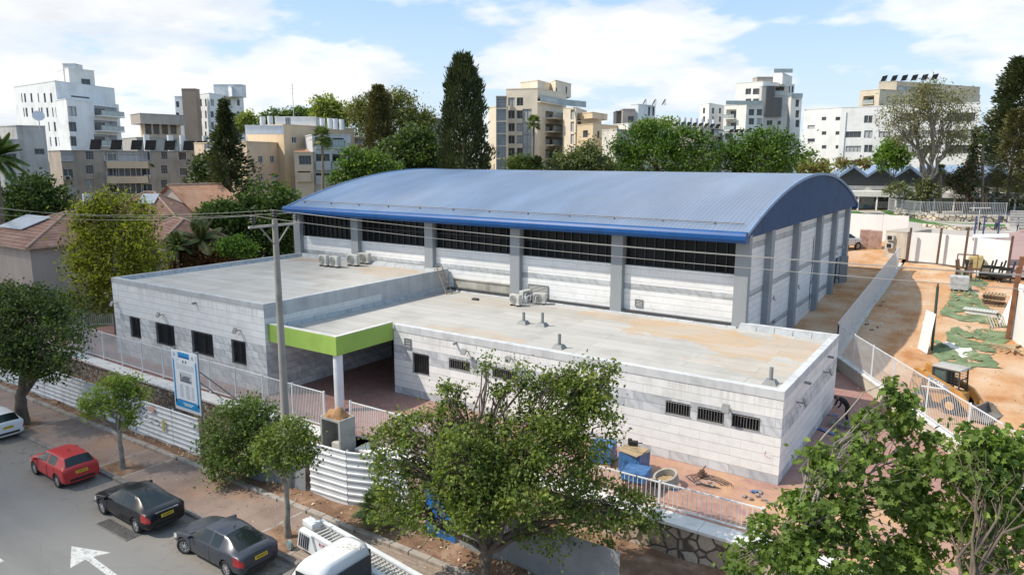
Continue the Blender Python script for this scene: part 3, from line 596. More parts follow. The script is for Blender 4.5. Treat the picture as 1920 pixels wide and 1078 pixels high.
# ------------------------------------------------------------------ railings
def railing(name, label, pts, h, group=None, sp=.125, post_sp=2.6, m=m_white_steel, base=.12, bar=.022, cat='railing'):
    pts = [Vector(p) for p in pts]; root = thing(name, pts[0], label, cat, group)
    for a, b_ in zip(pts, pts[1:]):
        L = (b_-a).length; d = (b_-a)/L; mb = MB(); n = max(1, int(L/sp))
        for k in range(1, n):
            p = a+d*(L*k/n); mb.beam(p+Vector((0,0,base)), p+Vector((0,0,h-.02)), bar, bar)
        for z in (base, h-.03): mb.beam(a+Vector((0,0,z)), b_+Vector((0,0,z)), .05, .05)
        mb.build('bar_panel', m, root)
        k = max(1, round(L/post_sp))
        for i in range(k+1):
            if i == k and b_ is not pts[-1]: continue
            p = a+d*(L*i/k); mb = MB(); mb.beam(p, p+Vector((0,0,h+.05)), .085, .085); mb.box(p.x-.09, p.x+.09, p.y-.09, p.y+.09, p.z, p.z+.015); mb.build('post', m, root)
    return root
railing('railing', 'long pale railing on the left stone wall behind the billboard', [(-56.5, 24.75, 1.58), (-28.3, 24.4, 1.58)], 1.95)
railing('railing', 'pale railing panel to the right of the concrete meter box', [(-26.3, 24.35, 1.58), (-22.9, 24.35, 1.58), (-18.2, 25.8, 1.58)], 1.85)
railing('railing', 'low pale railing on the rubble wall in front of the paver pallets', [(-16.3, 26.0, 1.58), (-10.3, 26.0, 1.58), (-6.2, 26.05, 1.58)], 1.12, sp=.19, post_sp=4.1)
railing('railing', 'grey railing at the left end of the wing in front of the pinkish house', [(-64.6, 27.4, 1.55), (-61.6, 30.6, 1.55), (-55.0, 36.5, 1.7)], 2.3, sp=.16, m=m_galv)
mb = MB()
for k in range(22): mb.beam((-25.4+k*.13, 27.2-.02*k, 1.52), (-25.3+k*.13, 26.4-.02*k, 2.35), .02)
mb.beam((-25.45, 27.2, 1.55), (-22.6, 26.76, 1.55), .05); mb.beam((-25.35, 26.4, 2.36), (-22.5, 25.96, 2.36), .05)
tag(mb.build('loose_rail_panel', m_white_steel), 'loose white bar panel lying tilted behind the middle railing', 'railing panel')
fp = [(fence_x(y), y, 2.38) for y in (26.2, 31.0, 38.3, 45.0, 52.4)]
railing('railing', 'white railing on the retaining wall curving past the orange loader', fp, 2.05, sp=.15, post_sp=3.1)
railing('railing', 'grey slatted railing running back beside the hall towards the far hoarding', [(-8.35, y, gz((-8.35, y))+.12) for y in (52.4, 63, 74, 85.5)], 2.15, sp=.10, post_sp=3.0, m=m_white_steel, bar=.05)
# retaining walls
rw = MB(); cp = MB()
for (x0, y0, z0), (x1, y1, z1) in zip(fp, fp[1:]):
    d = Vector((x1-x0, y1-y0, 0)).normalized(); n = Vector((d.y, -d.x, 0))
    q = [Vector((x0, y0, 0))-n*.15, Vector((x1, y1, 0))-n*.15, Vector((x1, y1, 0))+n*.15, Vector((x0, y0, 0))+n*.15]
    rw.hexa([v+Vector((0,0,1.2)) for v in q]+[v+Vector((0,0,2.28)) for v in q])
    q = [Vector((x0, y0, 0))-n*.22, Vector((x1, y1, 0))-n*.22, Vector((x1, y1, 0))+n*.22, Vector((x0, y0, 0))+n*.22]
    cp.hexa([v+Vector((0,0,2.28)) for v in q]+[v+Vector((0,0,2.38)) for v in q])
r_ = thing('retaining_wall', (-3, 42, 1.5), 'smooth beige retaining wall between the paved yard and the dirt yard', 'wall'); rw.build('wall_face', M('beige_wall', (.55,.50,.42), .85, .07, .7, streak=.12), r_, fixn=True); cp.build('coping', m_cope, r_, fixn=True)
rw = MB()
for y in np.arange(52.4, 85.4, 3.0): z = gz((-8.3, y)); z1 = gz((-8.3, y+3)); rw.hexa([(-8.5,y,z-1),(-8.2,y,z-1),(-8.2,y+2.985,z-1),(-8.5,y+2.985,z-1),(-8.5,y,z+.12),(-8.2,y,z+.12),(-8.2,y+2.985,z1+.12),(-8.5,y+2.985,z1+.12)])
tag(rw.build('base_wall', m_conc_l, org=(-8.35, 69, 2.0)), 'long low concrete base wall under the grey slatted railing', 'wall')
# rubble walls along the pavement
def stone_mat(name, sc, cols):
    m, nt, b = new_mat(name); uv = uvo(nt); nz = nt.nodes.new('ShaderNodeTexNoise'); nz.inputs['Scale'].default_value = 1.6; nt.links.new(uv, nz.inputs['Vector'])
    ad = nt.nodes.new('ShaderNodeVectorMath'); ad.operation = 'MULTIPLY_ADD'; ad.inputs[1].default_value = (.22,.22,.22); nt.links.new(nz.outputs['Color'], ad.inputs[0]); nt.links.new(uv, ad.inputs[2])
    v1 = N(nt, 'ShaderNodeTexVoronoi', inp={'Scale': sc, 'Randomness': .85}); v2 = N(nt, 'ShaderNodeTexVoronoi', feature='DISTANCE_TO_EDGE', inp={'Scale': sc, 'Randomness': .85}); nt.links.new(ad.outputs[0], v1.inputs['Vector']); nt.links.new(ad.outputs[0], v2.inputs['Vector'])
    sc_ = nt.nodes.new('ShaderNodeSeparateColor'); nt.links.new(v1.outputs['Color'], sc_.inputs[0])
    g = ramp(nt, sc_.outputs[0], [(0, cols[0]), (.35, cols[1]), (.7, cols[2]), (1, cols[3])]); g = mixc(nt, 1, g, ramp(nt, noise(nt, uv, 9, 4), [(.3, (.75,.75,.75)), (.7, (1.15,1.15,1.15))]), 'MULTIPLY')
    e = ramp(nt, v2.outputs['Distance'], [(.0, (0,0,0)), (.035, (0,0,0)), (.09, (1,1,1))]); g = mixc(nt, e, (.09,.07,.055), g)
    nt.links.new(g, b.inputs['Base Color']); b.inputs['Roughness'].default_value = .9; bump(nt, b, e, .8, .05); return m
m_rub_l = stone_mat('rubble_small', 3.6, [(.20,.14,.10), (.36,.28,.21), (.42,.36,.29), (.50,.45,.38)]); m_rub_r = stone_mat('rubble_large', 1.7, [(.26,.19,.14), (.36,.28,.21), (.43,.35,.27), (.50,.44,.37)])
def rubble_wall(label, pts, m, ztop=1.45, cw=.95, parent=None):
    root = thing('rubble_wall', (pts[0][0], pts[0][1], 0), label, 'wall'); f = MB(); c = MB()
    for (x0, y0), (x1, y1) in zip(pts, pts[1:]):
        L = math.hypot(x1-x0, y1-y0); n = max(1, int(L/.5)); d = Vector((x1-x0, y1-y0, 0))/L; nn = Vector((d.y, -d.x, 0))
        a = Vector((x0, y0, 0)); 
        f.face([a+Vector((0,0,-.2)), a+d*L+Vector((0,0,-.2)), a+d*L+Vector((0,0,ztop)), a+Vector((0,0,ztop))]); f.face([a-nn*.45+d*L+Vector((0,0,-.2)), a-nn*.45+Vector((0,0,-.2)), a-nn*.45+Vector((0,0,ztop)), a-nn*.45+d*L+Vector((0,0,ztop))])
        k = max(1, int(L/1.6))
        for i in range(k):
            p = a+d*(L*i/k); q = a+d*(L*(i+1)/k-.012); c.hexa([p+nn*.1+Vector((0,0,ztop)), q+nn*.1+Vector((0,0,ztop)), q-nn*(cw-.1)+Vector((0,0,ztop)), p-nn*(cw-.1)+Vector((0,0,ztop)), p+nn*.1+Vector((0,0,ztop+.13)), q+nn*.1+Vector((0,0,ztop+.13)), q-nn*(cw-.1)+Vector((0,0,ztop+.13)), p-nn*(cw-.1)+Vector((0,0,ztop+.13))])
    f.build('stone_face', m, root, fixn=False); c.build('coping', m_cope, root, fixn=True, bevel=.015); return root
rubble_wall('rubble stone wall with pale coping behind the left hoarding and billboard', [(-60, 23.9), (-45, 23.55), (-27.2, 23.55)], m_rub_l)
rubble_wall('short low stone wall with broken pale coping right of the meter box', [(-25.0, 23.4), (-21.0, 23.6), (-16.6, 25.1)], m_rub_l)
rubble_wall('rubble wall of large brown stones below the low railing', [(-16.5, 25.15), (8, 25.15)], m_rub_r)
# ------------------------------------------------------------------ hoardings of corrugated sheet along the pavement
m_sheet = M('white_sheet', (.62,.64,.66), .45, .08, .7, streak=.18); m_sheet_g = M('grey_sheet', (.25,.26,.27), .6, .1, .8, streak=.15)
m_sheet_y = M('hoarding_far_white', (.78,.78,.77), .6, .04, .4, streak=.06); m_rust = M('rusted_steel', (.13,.075,.05), .8, .25, 4); m_blueplastic = M('blue_sheet', (.015,.12,.38), .4, .12, 2)
def hoarding(label, pts, z0, z1, m=m_sheet, ribs=True, post=2.4, group=None, post_m=m_galv, name='hoarding', lean=0.0):
    root = thing(name, (pts[0][0], pts[0][1], z0 if not callable(z0) else z0(*pts[0])), label, 'hoarding', group)
    for (x0, y0), (x1, y1) in zip(pts, pts[1:]):
        L = math.hypot(x1-x0, y1-y0); d = Vector((x1-x0, y1-y0, 0))/L; n = Vector((d.y, -d.x, 0)); k = max(1, round(L/post)); w_ = L/k
        for i in range(k):
            a = Vector((x0, y0, 0))+d*(w_*i+.01); b_ = Vector((x0, y0, 0))+d*(w_*(i+1)-.01); za = z0(a.x, a.y) if callable(z0) else z0; zt = z1(a.x, a.y) if callable(z1) else z1; H = zt-za
            mb = MB(); prof = []
            if ribs:
                nr = 8
                for j in range(nr): z = H*j/nr; prof += [(z, 0), (z+H/nr*.62, 0), (z+H/nr*.72, .05), (z+H/nr*.9, .05)]
                prof.append((H, 0))
            else: prof = [(0, 0), (H, 0)]
            wob = random.uniform(-.02, .02)
            for (za_, oa), (zb_, ob_) in zip(prof, prof[1:]):
                ln = lambda z, o: n*(o+wob-lean*z)+Vector((0,0,za+z)); mb.face([a+ln(za_, oa), b_+ln(za_, oa), b_+ln(zb_, ob_), a+ln(zb_, ob_)])
            mb.build('sheet', m, root)
            mb = MB(); p = a-n*.08; mb.beam(p+Vector((0,0,za-.2)), p+Vector((0,0,zt+.04)), .07); mb.build('post', post_m, root)
    return root
hl = hoarding('white corrugated hoarding with grey scrawls beside the red hatchback', [(-60, 20.2), (-33.3, 20.35)], .12, 2.26)
mb = MB(); rr = random.Random(5)
for i in range(34):
    x = -42.6+i*.17+rr.uniform(-.1, .1); z = 1.65+rr.uniform(-.22, .22)-.012*i; mb.beam((x, 20.24, z), (x+rr.uniform(.05, .25), 20.24, z+rr.uniform(-.12, .12)), .05, .02)
for i in range(18): x = -39.2+rr.uniform(0, 1.2); z = 1.75+rr.uniform(-.2, .25); mb.beam((x, 20.235, z), (x+rr.uniform(-.1, .2), 20.235, z+rr.uniform(-.2, .2)), .10, .02)
mb.build('scrawl', M('faded_spray', (.13,.14,.17), .8, .2, 3), hl)
mb = MB(); mb.box(-36.5, -36.27, 20.2, 20.215, .95, 1.6); mb.build('yellow_mark', M('yellow_spray', (.42,.37,.10), .7, .25, 6), hl)
mb = MB(); mb.box(-37.75, -37.2, 20.19, 20.21, 1.82, 2.12); s_ = mb.build('small_sign', M('faded_red_sign', (.55,.33,.29), .7, .1, 3), hl)
hoarding('flat grey hoarding panels leaning behind the thin street tree', [(-29.4, 20.2), (-25.6, 20.75)], .12, 2.35, m_sheet_g, False, 1.9, lean=.05)
hoarding('bent white corrugated hoarding beside the fan palm', [(-25.3, 20.8), (-23.0, 20.95), (-20.2, 21.9)], .12, 2.72)
hoarding('upright blue sheet hoarding half hidden behind the big street tree', [(-18.6, 21.2), (-16.9, 21.0)], .15, 2.2, m_blueplastic, False, .85)
hoarding('grey sheet hoarding under the right side of the big tree', [(-16.7, 21.0), (-9.6, 20.9)], .15, 2.3, m_sheet_g, False, 2.4)
# ------------------------------------------------------------------ billboard
bb = thing('billboard', (-36, 21.5, .2), 'blue edged announcement billboard on two posts above the white hoarding', 'billboard')
bx0, bx1, bz0, bz1, by = -37.2, -34.8, 1.75, 5.15, 21.45
mb = MB(); mb.box(bx0, bx1, by, by+.05, bz0, bz1); mb.build('board', M('board_white', (.74,.77,.80), .5, .03, 1), bb)
m_cy = M('board_blue', (.015,.27,.58), .5, .04, 1); m_cy2 = M('board_dark_blue', (.02,.11,.36), .5, .05, 1); m_ink = M('board_ink', (.12,.13,.17), .6, .1, 2); m_inkl = M('board_pale_ink', (.45,.47,.52), .6, .1, 2)
W_, H_ = bx1-bx0, bz1-bz0
def bq(mb, u0, u1, v0, v1, k=1): mb.face([(bx0+u0*W_, by-.004*k, bz0+v0*H_), (bx0+u1*W_, by-.004*k, bz0+v0*H_), (bx0+u1*W_, by-.004*k, bz0+v1*H_), (bx0+u0*W_, by-.004*k, bz0+v1*H_)])
mb = MB(); bq(mb, .03, .09, .12, .87); bq(mb, .91, .97, .12, .87); bq(mb, .03, .97, .055, .17); bq(mb, .27, .70, .93, .985); mb.build('blue_border', m_cy, bb)
mb = MB(); bq(mb, .27, .70, .895, .929); bq(mb, .12, .88, .172, .185); mb.build('dark_border', m_cy2, bb)
mb = MB()
for cx in (.14, .84):
    pts = [(cx-.11, .99), (cx-.12, .90), (cx-.02, .81), (cx+.04, .81), (cx+.12, .88), (cx+.12, .99)]; mb.face([(bx0+u*W_, by-.012, bz0+v*H_) for u, v in pts][::-1])
mb.build('emblem_shield', M('shield_white', (.7,.72,.75), .5, .06, 9), bb, fixn=True)
mb = MB()
for cx in (.12, .83): bq(mb, cx-.05, cx+.05, .905, .92, 4); bq(mb, cx-.035, cx+.03, .925, .955, 4)
mb.build('emblem', M('emblem_blue', (.22,.36,.55), .5, .1, 9), bb)
mb = MB(); bq(mb, .42, .47, .81, .86, 2); bq(mb, .53, .58, .815, .86, 2); mb.build('crest', m_ink, bb)
mb = MB(); rr = random.Random(3)
for k in range(4):
    v = .775-k*.024; x = .17
    while x < .83: l = rr.uniform(.02, .055); bq(mb, x, min(.85, x+l), v, v+.011, 2); x += l+.012
mb.build('heading_lines', m_inkl, bb)
mb = MB()
for k in range(17):
    v = .44-k*.0135
    for x0, x1 in ((.24, .40), (.46, .66), (.70, .82)): bq(mb, x0+rr.uniform(0, .02), x1-rr.uniform(0, .05), v, v+.006, 2)
mb.build('list_lines', m_inkl, bb)
mb = MB(); bq(mb, .28, .74, .49, .66, 2); mb.build('picture', M('picture_sky', (.55,.57,.60), .6, .06, 1), bb)
mb = MB()
for (u0, u1, v0, v1) in ((.30,.72,.50,.535), (.36,.66,.54,.575), (.41,.70,.58,.60), (.30,.34,.53,.62)): bq(mb, u0, u1, v0, v1, 3)
mb.build('picture_building', m_ink, bb)
mb = MB()
for k in range(2): bq(mb, .34+.04*k, .74-.06*k, .125-.028*k, .14-.028*k, 3)
mb.build('footer_lines', M('footer_white', (.7,.8,.88), .5, .05, 2), bb)
for x in (bx0+.12, bx1-.12):
    mb = MB(); mb.beam((x, by+.11, .1), (x, by+.11, bz1+.15), .1); mb.beam((x, by+.16, 4.2), (x, 24.2, 1.6), .06); mb.build('post', m_louv, bb)
# ------------------------------------------------------------------ concrete meter box with earth on top
cb = thing('meter_box', (-26.1, 23.3, 1.0), 'open concrete box heaped with brown earth between the two railings', 'concrete box')
mb = MB(); X0b, X1b, Y0b, Y1b, z0b, z1b = -26.75, -25.35, 22.75, 23.75, .9, 3.05; t_ = .12
mb.box(X0b, X0b+t_, Y0b, Y1b, z0b, z1b); mb.box(X1b-t_, X1b, Y0b, Y1b, z0b, z1b); mb.box(X0b+t_, X1b-t_, Y0b, Y1b, z1b-t_, z1b-.004); mb.box(X0b+t_, X1b-t_, Y1b-t_, Y1b-.004, z0b, z1b-t_); mb.build('shell', M('box_concrete', (.36,.36,.33), .85, .1, 2, bmp=.2), cb)
mb = MB(); mb.box(-26.2, -25.6, 22.95, 23.4, .9, 1.75); mb.build('block', m_conc_l, cb)
mb = MB(); k = 12; vs = []
for j in range(k+1):
    for i in range(k+1):
        u, v = i/k*2-1, j/k*2-1; hh = .42*max(0, 1-(u*u*.9+v*v))**.8*(1+.25*math.sin(5*u+2*v)); vs.append((-26.05+u*.62, 23.25+v*.45, 3.05+hh))
mb.mesh(vs, [(j*(k+1)+i, j*(k+1)+i+1, (j+1)*(k+1)+i+1, (j+1)*(k+1)+i) for j in range(k) for i in range(k)], 0, True)
tag(mb.build('earth_heap', sand('heap_soil', (.18,.09,.04), (.30,.165,.075), (.38,.22,.11), 2)), 'heap of brown earth lying on top of the concrete box', 'earth heap')
# ------------------------------------------------------------------ power line
m_pole = M('pole_concrete', (.30,.28,.25), .85, .12, 1.5, streak=.2); m_wood = M('weathered_wood', (.30,.24,.18), .85, .2, 3); m_wire = M('wire', (.30,.29,.27), .6, .1, 1); m_insul = M('insulator', (.05,.045,.04), .3, .1, 2)
PX, PY, PZ = -26.6, 20.6, 12.85
pl = thing('utility_pole', (PX, PY, .1), 'tall concrete utility pole with a crossarm and three insulators', 'utility pole')
mb = MB(); mb.tube([(PX, PY, 0), (PX, PY, 6), (PX, PY, PZ)], [.21, .17, .12], 14); mb.build('pole', m_pole, pl)
mb = MB(); mb.beam((PX, PY-1.35, PZ-.25), (PX, PY+1.35, PZ-.25), .11, .10); mb.build('crossarm', M('arm_steel', (.42,.38,.34), .7, .12, 3), pl)
mb = MB()
for s_ in (-1, 1): mb.beam((PX, PY+s_*.8, PZ-.28), (PX, PY+s_*.08, PZ-1.1), .05)
mb.build('brace', m_pole, pl)
ins = []
for dy in (-1.15, 0, 1.2):
    y = PY+dy; z = PZ-.18 if dy else PZ
    mb = MB(); mb.tube([(PX, y, z), (PX, y, z+.12)], .025, 6)
    for k in range(3): mb.tube([(PX, y, z+.1+k*.11), (PX, y, z+.16+k*.11), (PX, y, z+.2+k*.11)], [.06, .16-.02*k, .06], 12)
    mb.build('insulator', m_insul, pl); ins.append((y, z+.42))
pl2 = dup(pl, (14.5, 20.6, .1), 0, 'second concrete utility pole further along the street, outside the picture')
def wire(name, a, b_, sag, r, label, group='wires of the power line'):
    a = Vector(a); b_ = Vector(b_); mb = MB(); pts = []
    for i in range(33): t = i/32; p = a.lerp(b_, t); p.z -= sag*4*t*(1-t); pts.append(p)
    mb.tube(pts, r, 5); return tag(mb.build(name, m_wire), label, 'wire', group)
nm = ('nearest the street', 'in the middle', 'nearest the hall')
for (y, z), n_ in zip(ins, nm):
    wire('power_wire', (PX, y, z), (14.5, y, z), .45, .009, f'thin wire running right from the pole across the hall, the one {n_}')
    wire('power_wire', (PX, y, z), (-78, y, z+.1), 1.1, .009, f'thin wire running left from the pole over the houses, the one {n_}')
# ------------------------------------------------------------------ cars
m_tyre = M('tyre_rubber', (.018,.018,.018), .85, .2, 8); m_rim = M('alloy_rim', (.50,.50,.52), .3, .08, 6, metal=.6); m_well = M('wheel_well', (.008,.008,.008), .9); m_cglass = M('car_glass', (.014,.020,.021), .08, .1, .5, spec=.5)
m_tail = M('tail_light_red', (.32,.012,.015), .15, .2, 4, coat=.5); m_head = M('headlight_lens', (.55,.56,.55), .12, .1, 4, coat=.5); m_plate = M('yellow_plate', (.62,.42,.02), .4, .03, 3); m_black = M('black_plastic', (.015,.015,.016), .55, .2, 6); m_chrome = M('chrome', (.62,.63,.65), .15, .04, 3, metal=.9); m_digit = M('plate_digits', (.02,.02,.02), .5)
CAGE = {
 'sedan': dict(L=4.82, W=.91, wb=2.83, st=[  # x, half width, bottom, belt, top, top half width
  (-2.41,.66,.32,.52,.58,.5), (-2.30,.80,.20,.64,.70,.62), (-1.85,.90,.18,.80,.86,.68), (-1.0,.91,.18,.93,1.0,.66), (-.22,.92,.18,.955,1.42,.56), (.36,.92,.18,.965,1.46,.56), (.44,.92,.18,.967,1.46,.56), (1.0,.92,.18,.985,1.425,.54), (1.22,.92,.18,.995,1.36,.55), (1.93,.905,.2,1.03,1.085,.66), (2.26,.87,.26,.99,1.075,.66), (2.40,.76,.36,.86,.98,.6)],
  glass=[(3,4),(4,5),(6,7)], ws=3, rw=8, rw0=7),
 'hatch': dict(L=3.99, W=.865, wb=2.47, st=[
  (-2.0,.64,.32,.55,.62,.5), (-1.9,.77,.20,.70,.77,.6), (-1.5,.85,.18,.86,.93,.66), (-.92,.86,.18,.95,1.04,.66), (-.28,.865,.18,.97,1.42,.58), (.22,.865,.18,.985,1.475,.58), (.32,.865,.18,.987,1.475,.58), (1.12,.865,.18,1.01,1.46,.57), (1.56,.86,.18,1.03,1.43,.56), (1.87,.84,.22,1.02,1.07,.66), (1.97,.81,.28,.92,1.0,.64), (2.0,.74,.34,.72,.82,.6)],
  glass=[(3,4),(4,5),(6,7)], ws=3, rw=8, rw0=8),
}
def car(label, kind, paint, loc, rz=0.0, plate_y=0.0, steer=0.0, scale=1.0, suv=0.0):
    C_ = CAGE[kind]; root = thing('parked_car', loc, label, 'car', 'cars parked along the kerb'); o0 = Vector(loc)
    rows = []
    for (x, w_, zb, zt, zr, wr) in C_['st']:
        up = zr-zt; zb += suv; zt += suv; zr += suv*1.25
        rows.append([(0, zb), (w_*.86, zb), (w_*.985, zb+.16), (w_, zb+(zt-zb)*.55), (w_*.975, zt-.02), (w_*.93, zt+min(.03, up*.3)), (wr+(w_*.93-wr)*.10, zr-.055 if up > .2 else zr-.02), (wr-.02, zr-.02 if up > .2 else zr-.01), (wr*.55, zr+.01), (0, zr+.018)])
    k = 10; ns = len(rows); vs = []; idx = {}
    for i, r_ in enumerate(rows):
        x = C_['st'][i][0]
        for s_ in (1, -1):
            for j, (y, z) in enumerate(r_):
                if s_ < 0 and j in (0, k-1): idx[i, s_, j] = idx[i, 1, j]; continue
                idx[i, s_, j] = len(vs); vs.append((x, s_*y, z))
    fs = []; ms = []
    for i in range(ns-1):
        for s_ in (1, -1):
            for j in range(k-1):
                f = [idx[i, s_, j], idx[i+1, s_, j], idx[i+1, s_, j+1], idx[i, s_, j+1]]; m = 0
                if j == 5 and (i, i+1) in C_['glass']: m = 1
                if j >= 7 and i == C_['ws']: m = 2
                if j >= 7 and C_['rw0'] <= i <= C_['rw']: m = 3
                if j in (3,) and i >= ns-3: m = 4
                if j in (3,) and i in (0, 1): m = 5
                fs.append(f if s_ > 0 else f[::-1]); ms.append(m)
    for i, flip in ((0, True), (ns-1, False)):
        loop = [idx[i, 1, j] for j in range(k)] + [idx[i, -1, j] for j in range(k-2, 0, -1)]
        fs.append(loop if not flip else loop[::-1]); ms.append(0)
    me = bpy.data.meshes.new('body'); me.from_pydata(vs, [], fs); 
    for mm in (paint, m_cglass, m_cglass, m_cglass, m_tail, m_head, m_well): me.materials.append(mm)
    me.polygons.foreach_set('material_index', ms); me.polygons.foreach_set('use_smooth', [True]*len(fs))
    bm = bmesh.new(); bm.from_mesh(me); bmesh.ops.recalc_face_normals(bm, faces=bm.faces); cl = bm.edges.layers.float.get('crease_edge') or bm.edges.layers.float.new('crease_edge')
    for e in bm.edges:
        if len(e.link_faces) == 2 and e.link_faces[0].material_index != e.link_faces[1].material_index: e[cl] = 1.0 if {e.link_faces[0].material_index, e.link_faces[1].material_index} & {1, 2, 3} else .6
    vc = bm.verts.layers.float.get('crease_vert') or bm.verts.layers.float.new('crease_vert')
    for v in bm.verts:
        if any(f.material_index in (1, 2, 3, 4) for f in v.link_faces): v[vc] = 1.0
    bm.to_mesh(me); bm.free()
    tmp = bpy.data.objects.new('tmp', me); col.objects.link(tmp); sb = tmp.modifiers.new('s', 'SUBSURF'); sb.levels = sb.render_levels = 3
    wx = (-C_['wb']/2, C_['wb']/2); wr = .335+suv*.25; cut = MB()
    for x in wx: cut.disc_axis((x, 0, wr), (0,1,0), wr+.055, 3.0, 28, 6)
    cm = bpy.data.meshes.new('cut'); cm.from_pydata(cut.v, [], cut.f); cm.polygons.foreach_set('material_index', [6]*len(cut.f))
    for mm in (paint, m_cglass, m_cglass, m_cglass, m_tail, m_head, m_well): cm.materials.append(mm)
    bm = bmesh.new(); bm.from_mesh(cm); bmesh.ops.remove_doubles(bm, verts=bm.verts, dist=1e-5); bmesh.ops.recalc_face_normals(bm, faces=bm.faces); bm.to_mesh(cm); bm.free()
    co_ = bpy.data.objects.new('cut', cm); col.objects.link(co_); bo = tmp.modifiers.new('b', 'BOOLEAN'); bo.operation = 'DIFFERENCE'; bo.object = co_; bo.solver = 'EXACT'
    dg = bpy.context.evaluated_depsgraph_get(); ev = bpy.data.meshes.new_from_object(tmp.evaluated_get(dg)); bpy.data.objects.remove(tmp); bpy.data.objects.remove(co_)
    def sub(name, sel, parent):
        bm = bmesh.new(); bm.from_mesh(ev); bmesh.ops.delete(bm, geom=[f for f in bm.faces if not sel(f)], context='FACES')
        if not bm.faces: bm.free(); return None
        m2 = bpy.data.meshes.new(name); bm.to_mesh(m2); bm.free()
        for mm in ev.materials: m2.materials.append(mm)
        o = bpy.data.objects.new(name, m2); col.objects.link(o); o.parent = parent; ORG[o.name] = o0; return o
    body = sub('body', lambda f: f.material_index in (0, 6), root)
    cy_ = lambda f: f.calc_center_median().y
    for s_ in (1, -1):
        sub('side_window', lambda f: f.material_index == 1 and cy_(f)*s_ > 0, root); sub('tail_light', lambda f: f.material_index == 4 and cy_(f)*s_ > 0, root); sub('headlight', lambda f: f.material_index == 5 and cy_(f)*s_ > 0, root)
    sub('windscreen', lambda f: f.material_index == 2, root); sub('rear_window', lambda f: f.material_index == 3, root)
    def add(mb, name, m, par=None):
        mb.v = [(x+o0.x, y+o0.y, z+o0.z) for x, y, z in mb.v]; return mb.build(name, m, par or root, fixn=True)
    W = C_['W']
    for x in wx:
        for s_ in (1, -1):
            mb = MB(); c = Vector((x, s_*(W-.11), wr)); st_ = steer if x < 0 else 0.0; ax = Vector((math.sin(st_), math.cos(st_), 0)); tn = Vector((ax.y, -ax.x, 0)); ring = []
            prof = [(wr*.66, -.09), (wr*.9, -.105), (wr, -.075), (wr, .075), (wr*.9, .105), (wr*.66, .09)]; nn = 24
            for a in range(nn):
                t = 2*math.pi*a/nn; rd = tn*math.cos(t)+Vector((0,0,1))*math.sin(t)
                ring += [c+rd*r_+ax*w_ for r_, w_ in prof]
            kk = len(prof); mb.mesh(ring, [(a*kk+j, a*kk+(j+1) % kk, ((a+1) % nn)*kk+(j+1) % kk, ((a+1) % nn)*kk+j) for a in range(nn) for j in range(kk)], 0, True)
            wh = add(mb, 'wheel', m_tyre)
            mb = MB(); f = c+ax*s_*.055
            mb.disc_axis(c+ax*s_*.02, ax, wr*.67, .03, 24, 1)
            for a in range(9):
                t = 2*math.pi*a/9; rd = tn*math.cos(t)+Vector((0,0,1))*math.sin(t); mb.beam(f+rd*.03, f+rd*wr*.64, .055, .03, 0)
            mb.disc_axis(f, ax, .06, .05, 12, 0)
            for a in range(20):
                t0, t1 = 2*math.pi*a/20, 2*math.pi*(a+1)/20; mb.beam(f+(tn*math.cos(t0)+Vector((0,0,1))*math.sin(t0))*wr*.65, f+(tn*math.cos(t1)+Vector((0,0,1))*math.sin(t1))*wr*.65, .04, .05, 0)
            add(mb, 'rim', [m_rim, m_well], wh)
    L2 = C_['st'][-1][0]; zp = (.82 if kind == 'sedan' else .78)+suv; xr = L2+.012
    mb = MB(); mb.hexa([(xr-.03,-.27,zp-.065),(xr+.012,-.27,zp-.065),(xr+.012,.27,zp-.065),(xr-.03,.27,zp-.065),(xr-.06,-.27,zp+.065),(xr-.02,-.27,zp+.065),(xr-.02,.27,zp+.065),(xr-.06,.27,zp+.065)]); pl_ = add(mb, 'number_plate', m_plate)
    mb = MB()
    for q in range(8): y = -.2+q*.057; mb.face([(xr+.011-.008, y, zp-.035), (xr+.011-.008, y+.03, zp-.035), (xr-.012, y+.03, zp+.04), (xr-.012, y, zp+.04)])
    for v_ in range(len(mb.v)): mb.v[v_] = (mb.v[v_][0]+.006, mb.v[v_][1], mb.v[v_][2])
    add(mb, 'digits', m_digit, pl_)
    for s_ in (1, -1):
        mb = MB(); mb.hexa([(-.83,s_*(W-.02),.93+suv),(-.70,s_*(W-.02),.93+suv),(-.70,s_*(W+.17),.95+suv),(-.80,s_*(W+.17),.95+suv),(-.85,s_*(W-.02),1.04+suv),(-.70,s_*(W-.02),1.04+suv),(-.70,s_*(W+.17),1.07+suv),(-.80,s_*(W+.17),1.07+suv)]); add(mb, 'wing_mirror', paint)
        for x in (-.02, .92):
            mb = MB(); mb.box(x, x+.2, s_*(W*.985)-.02, s_*(W*.985)+.02, .80+suv, .835+suv); add(mb, 'door_handle', paint)
    for s_ in (1, -1):
        for x in (C_['st'][3][0]+.12, .40 if kind == 'sedan' else .27, 1.18 if kind == 'sedan' else 1.02):
            mb = MB(); ya = s_*(W+.004); mb.beam((x, ya-s_*.012, .34+suv), (x, ya, .62+suv), .014, .012); mb.beam((x, ya, .62+suv), (x, s_*(W*.975+.004), .93+suv), .014, .012); add(mb, 'door_seam', m_black)
    mb = MB(); mb.box(L2-.1, L2+.005, -.55, .55, .38+suv, .50+suv); add(mb, 'bumper_trim', m_black)
    mb = MB(); mb.tube([(.75, 0, 1.46+suv*1.25), (.95, 0, 1.62+suv*1.25)], [.02, .008], 5); add(mb, 'aerial', m_black)
    root.rotation_euler = (0, 0, rz); return root
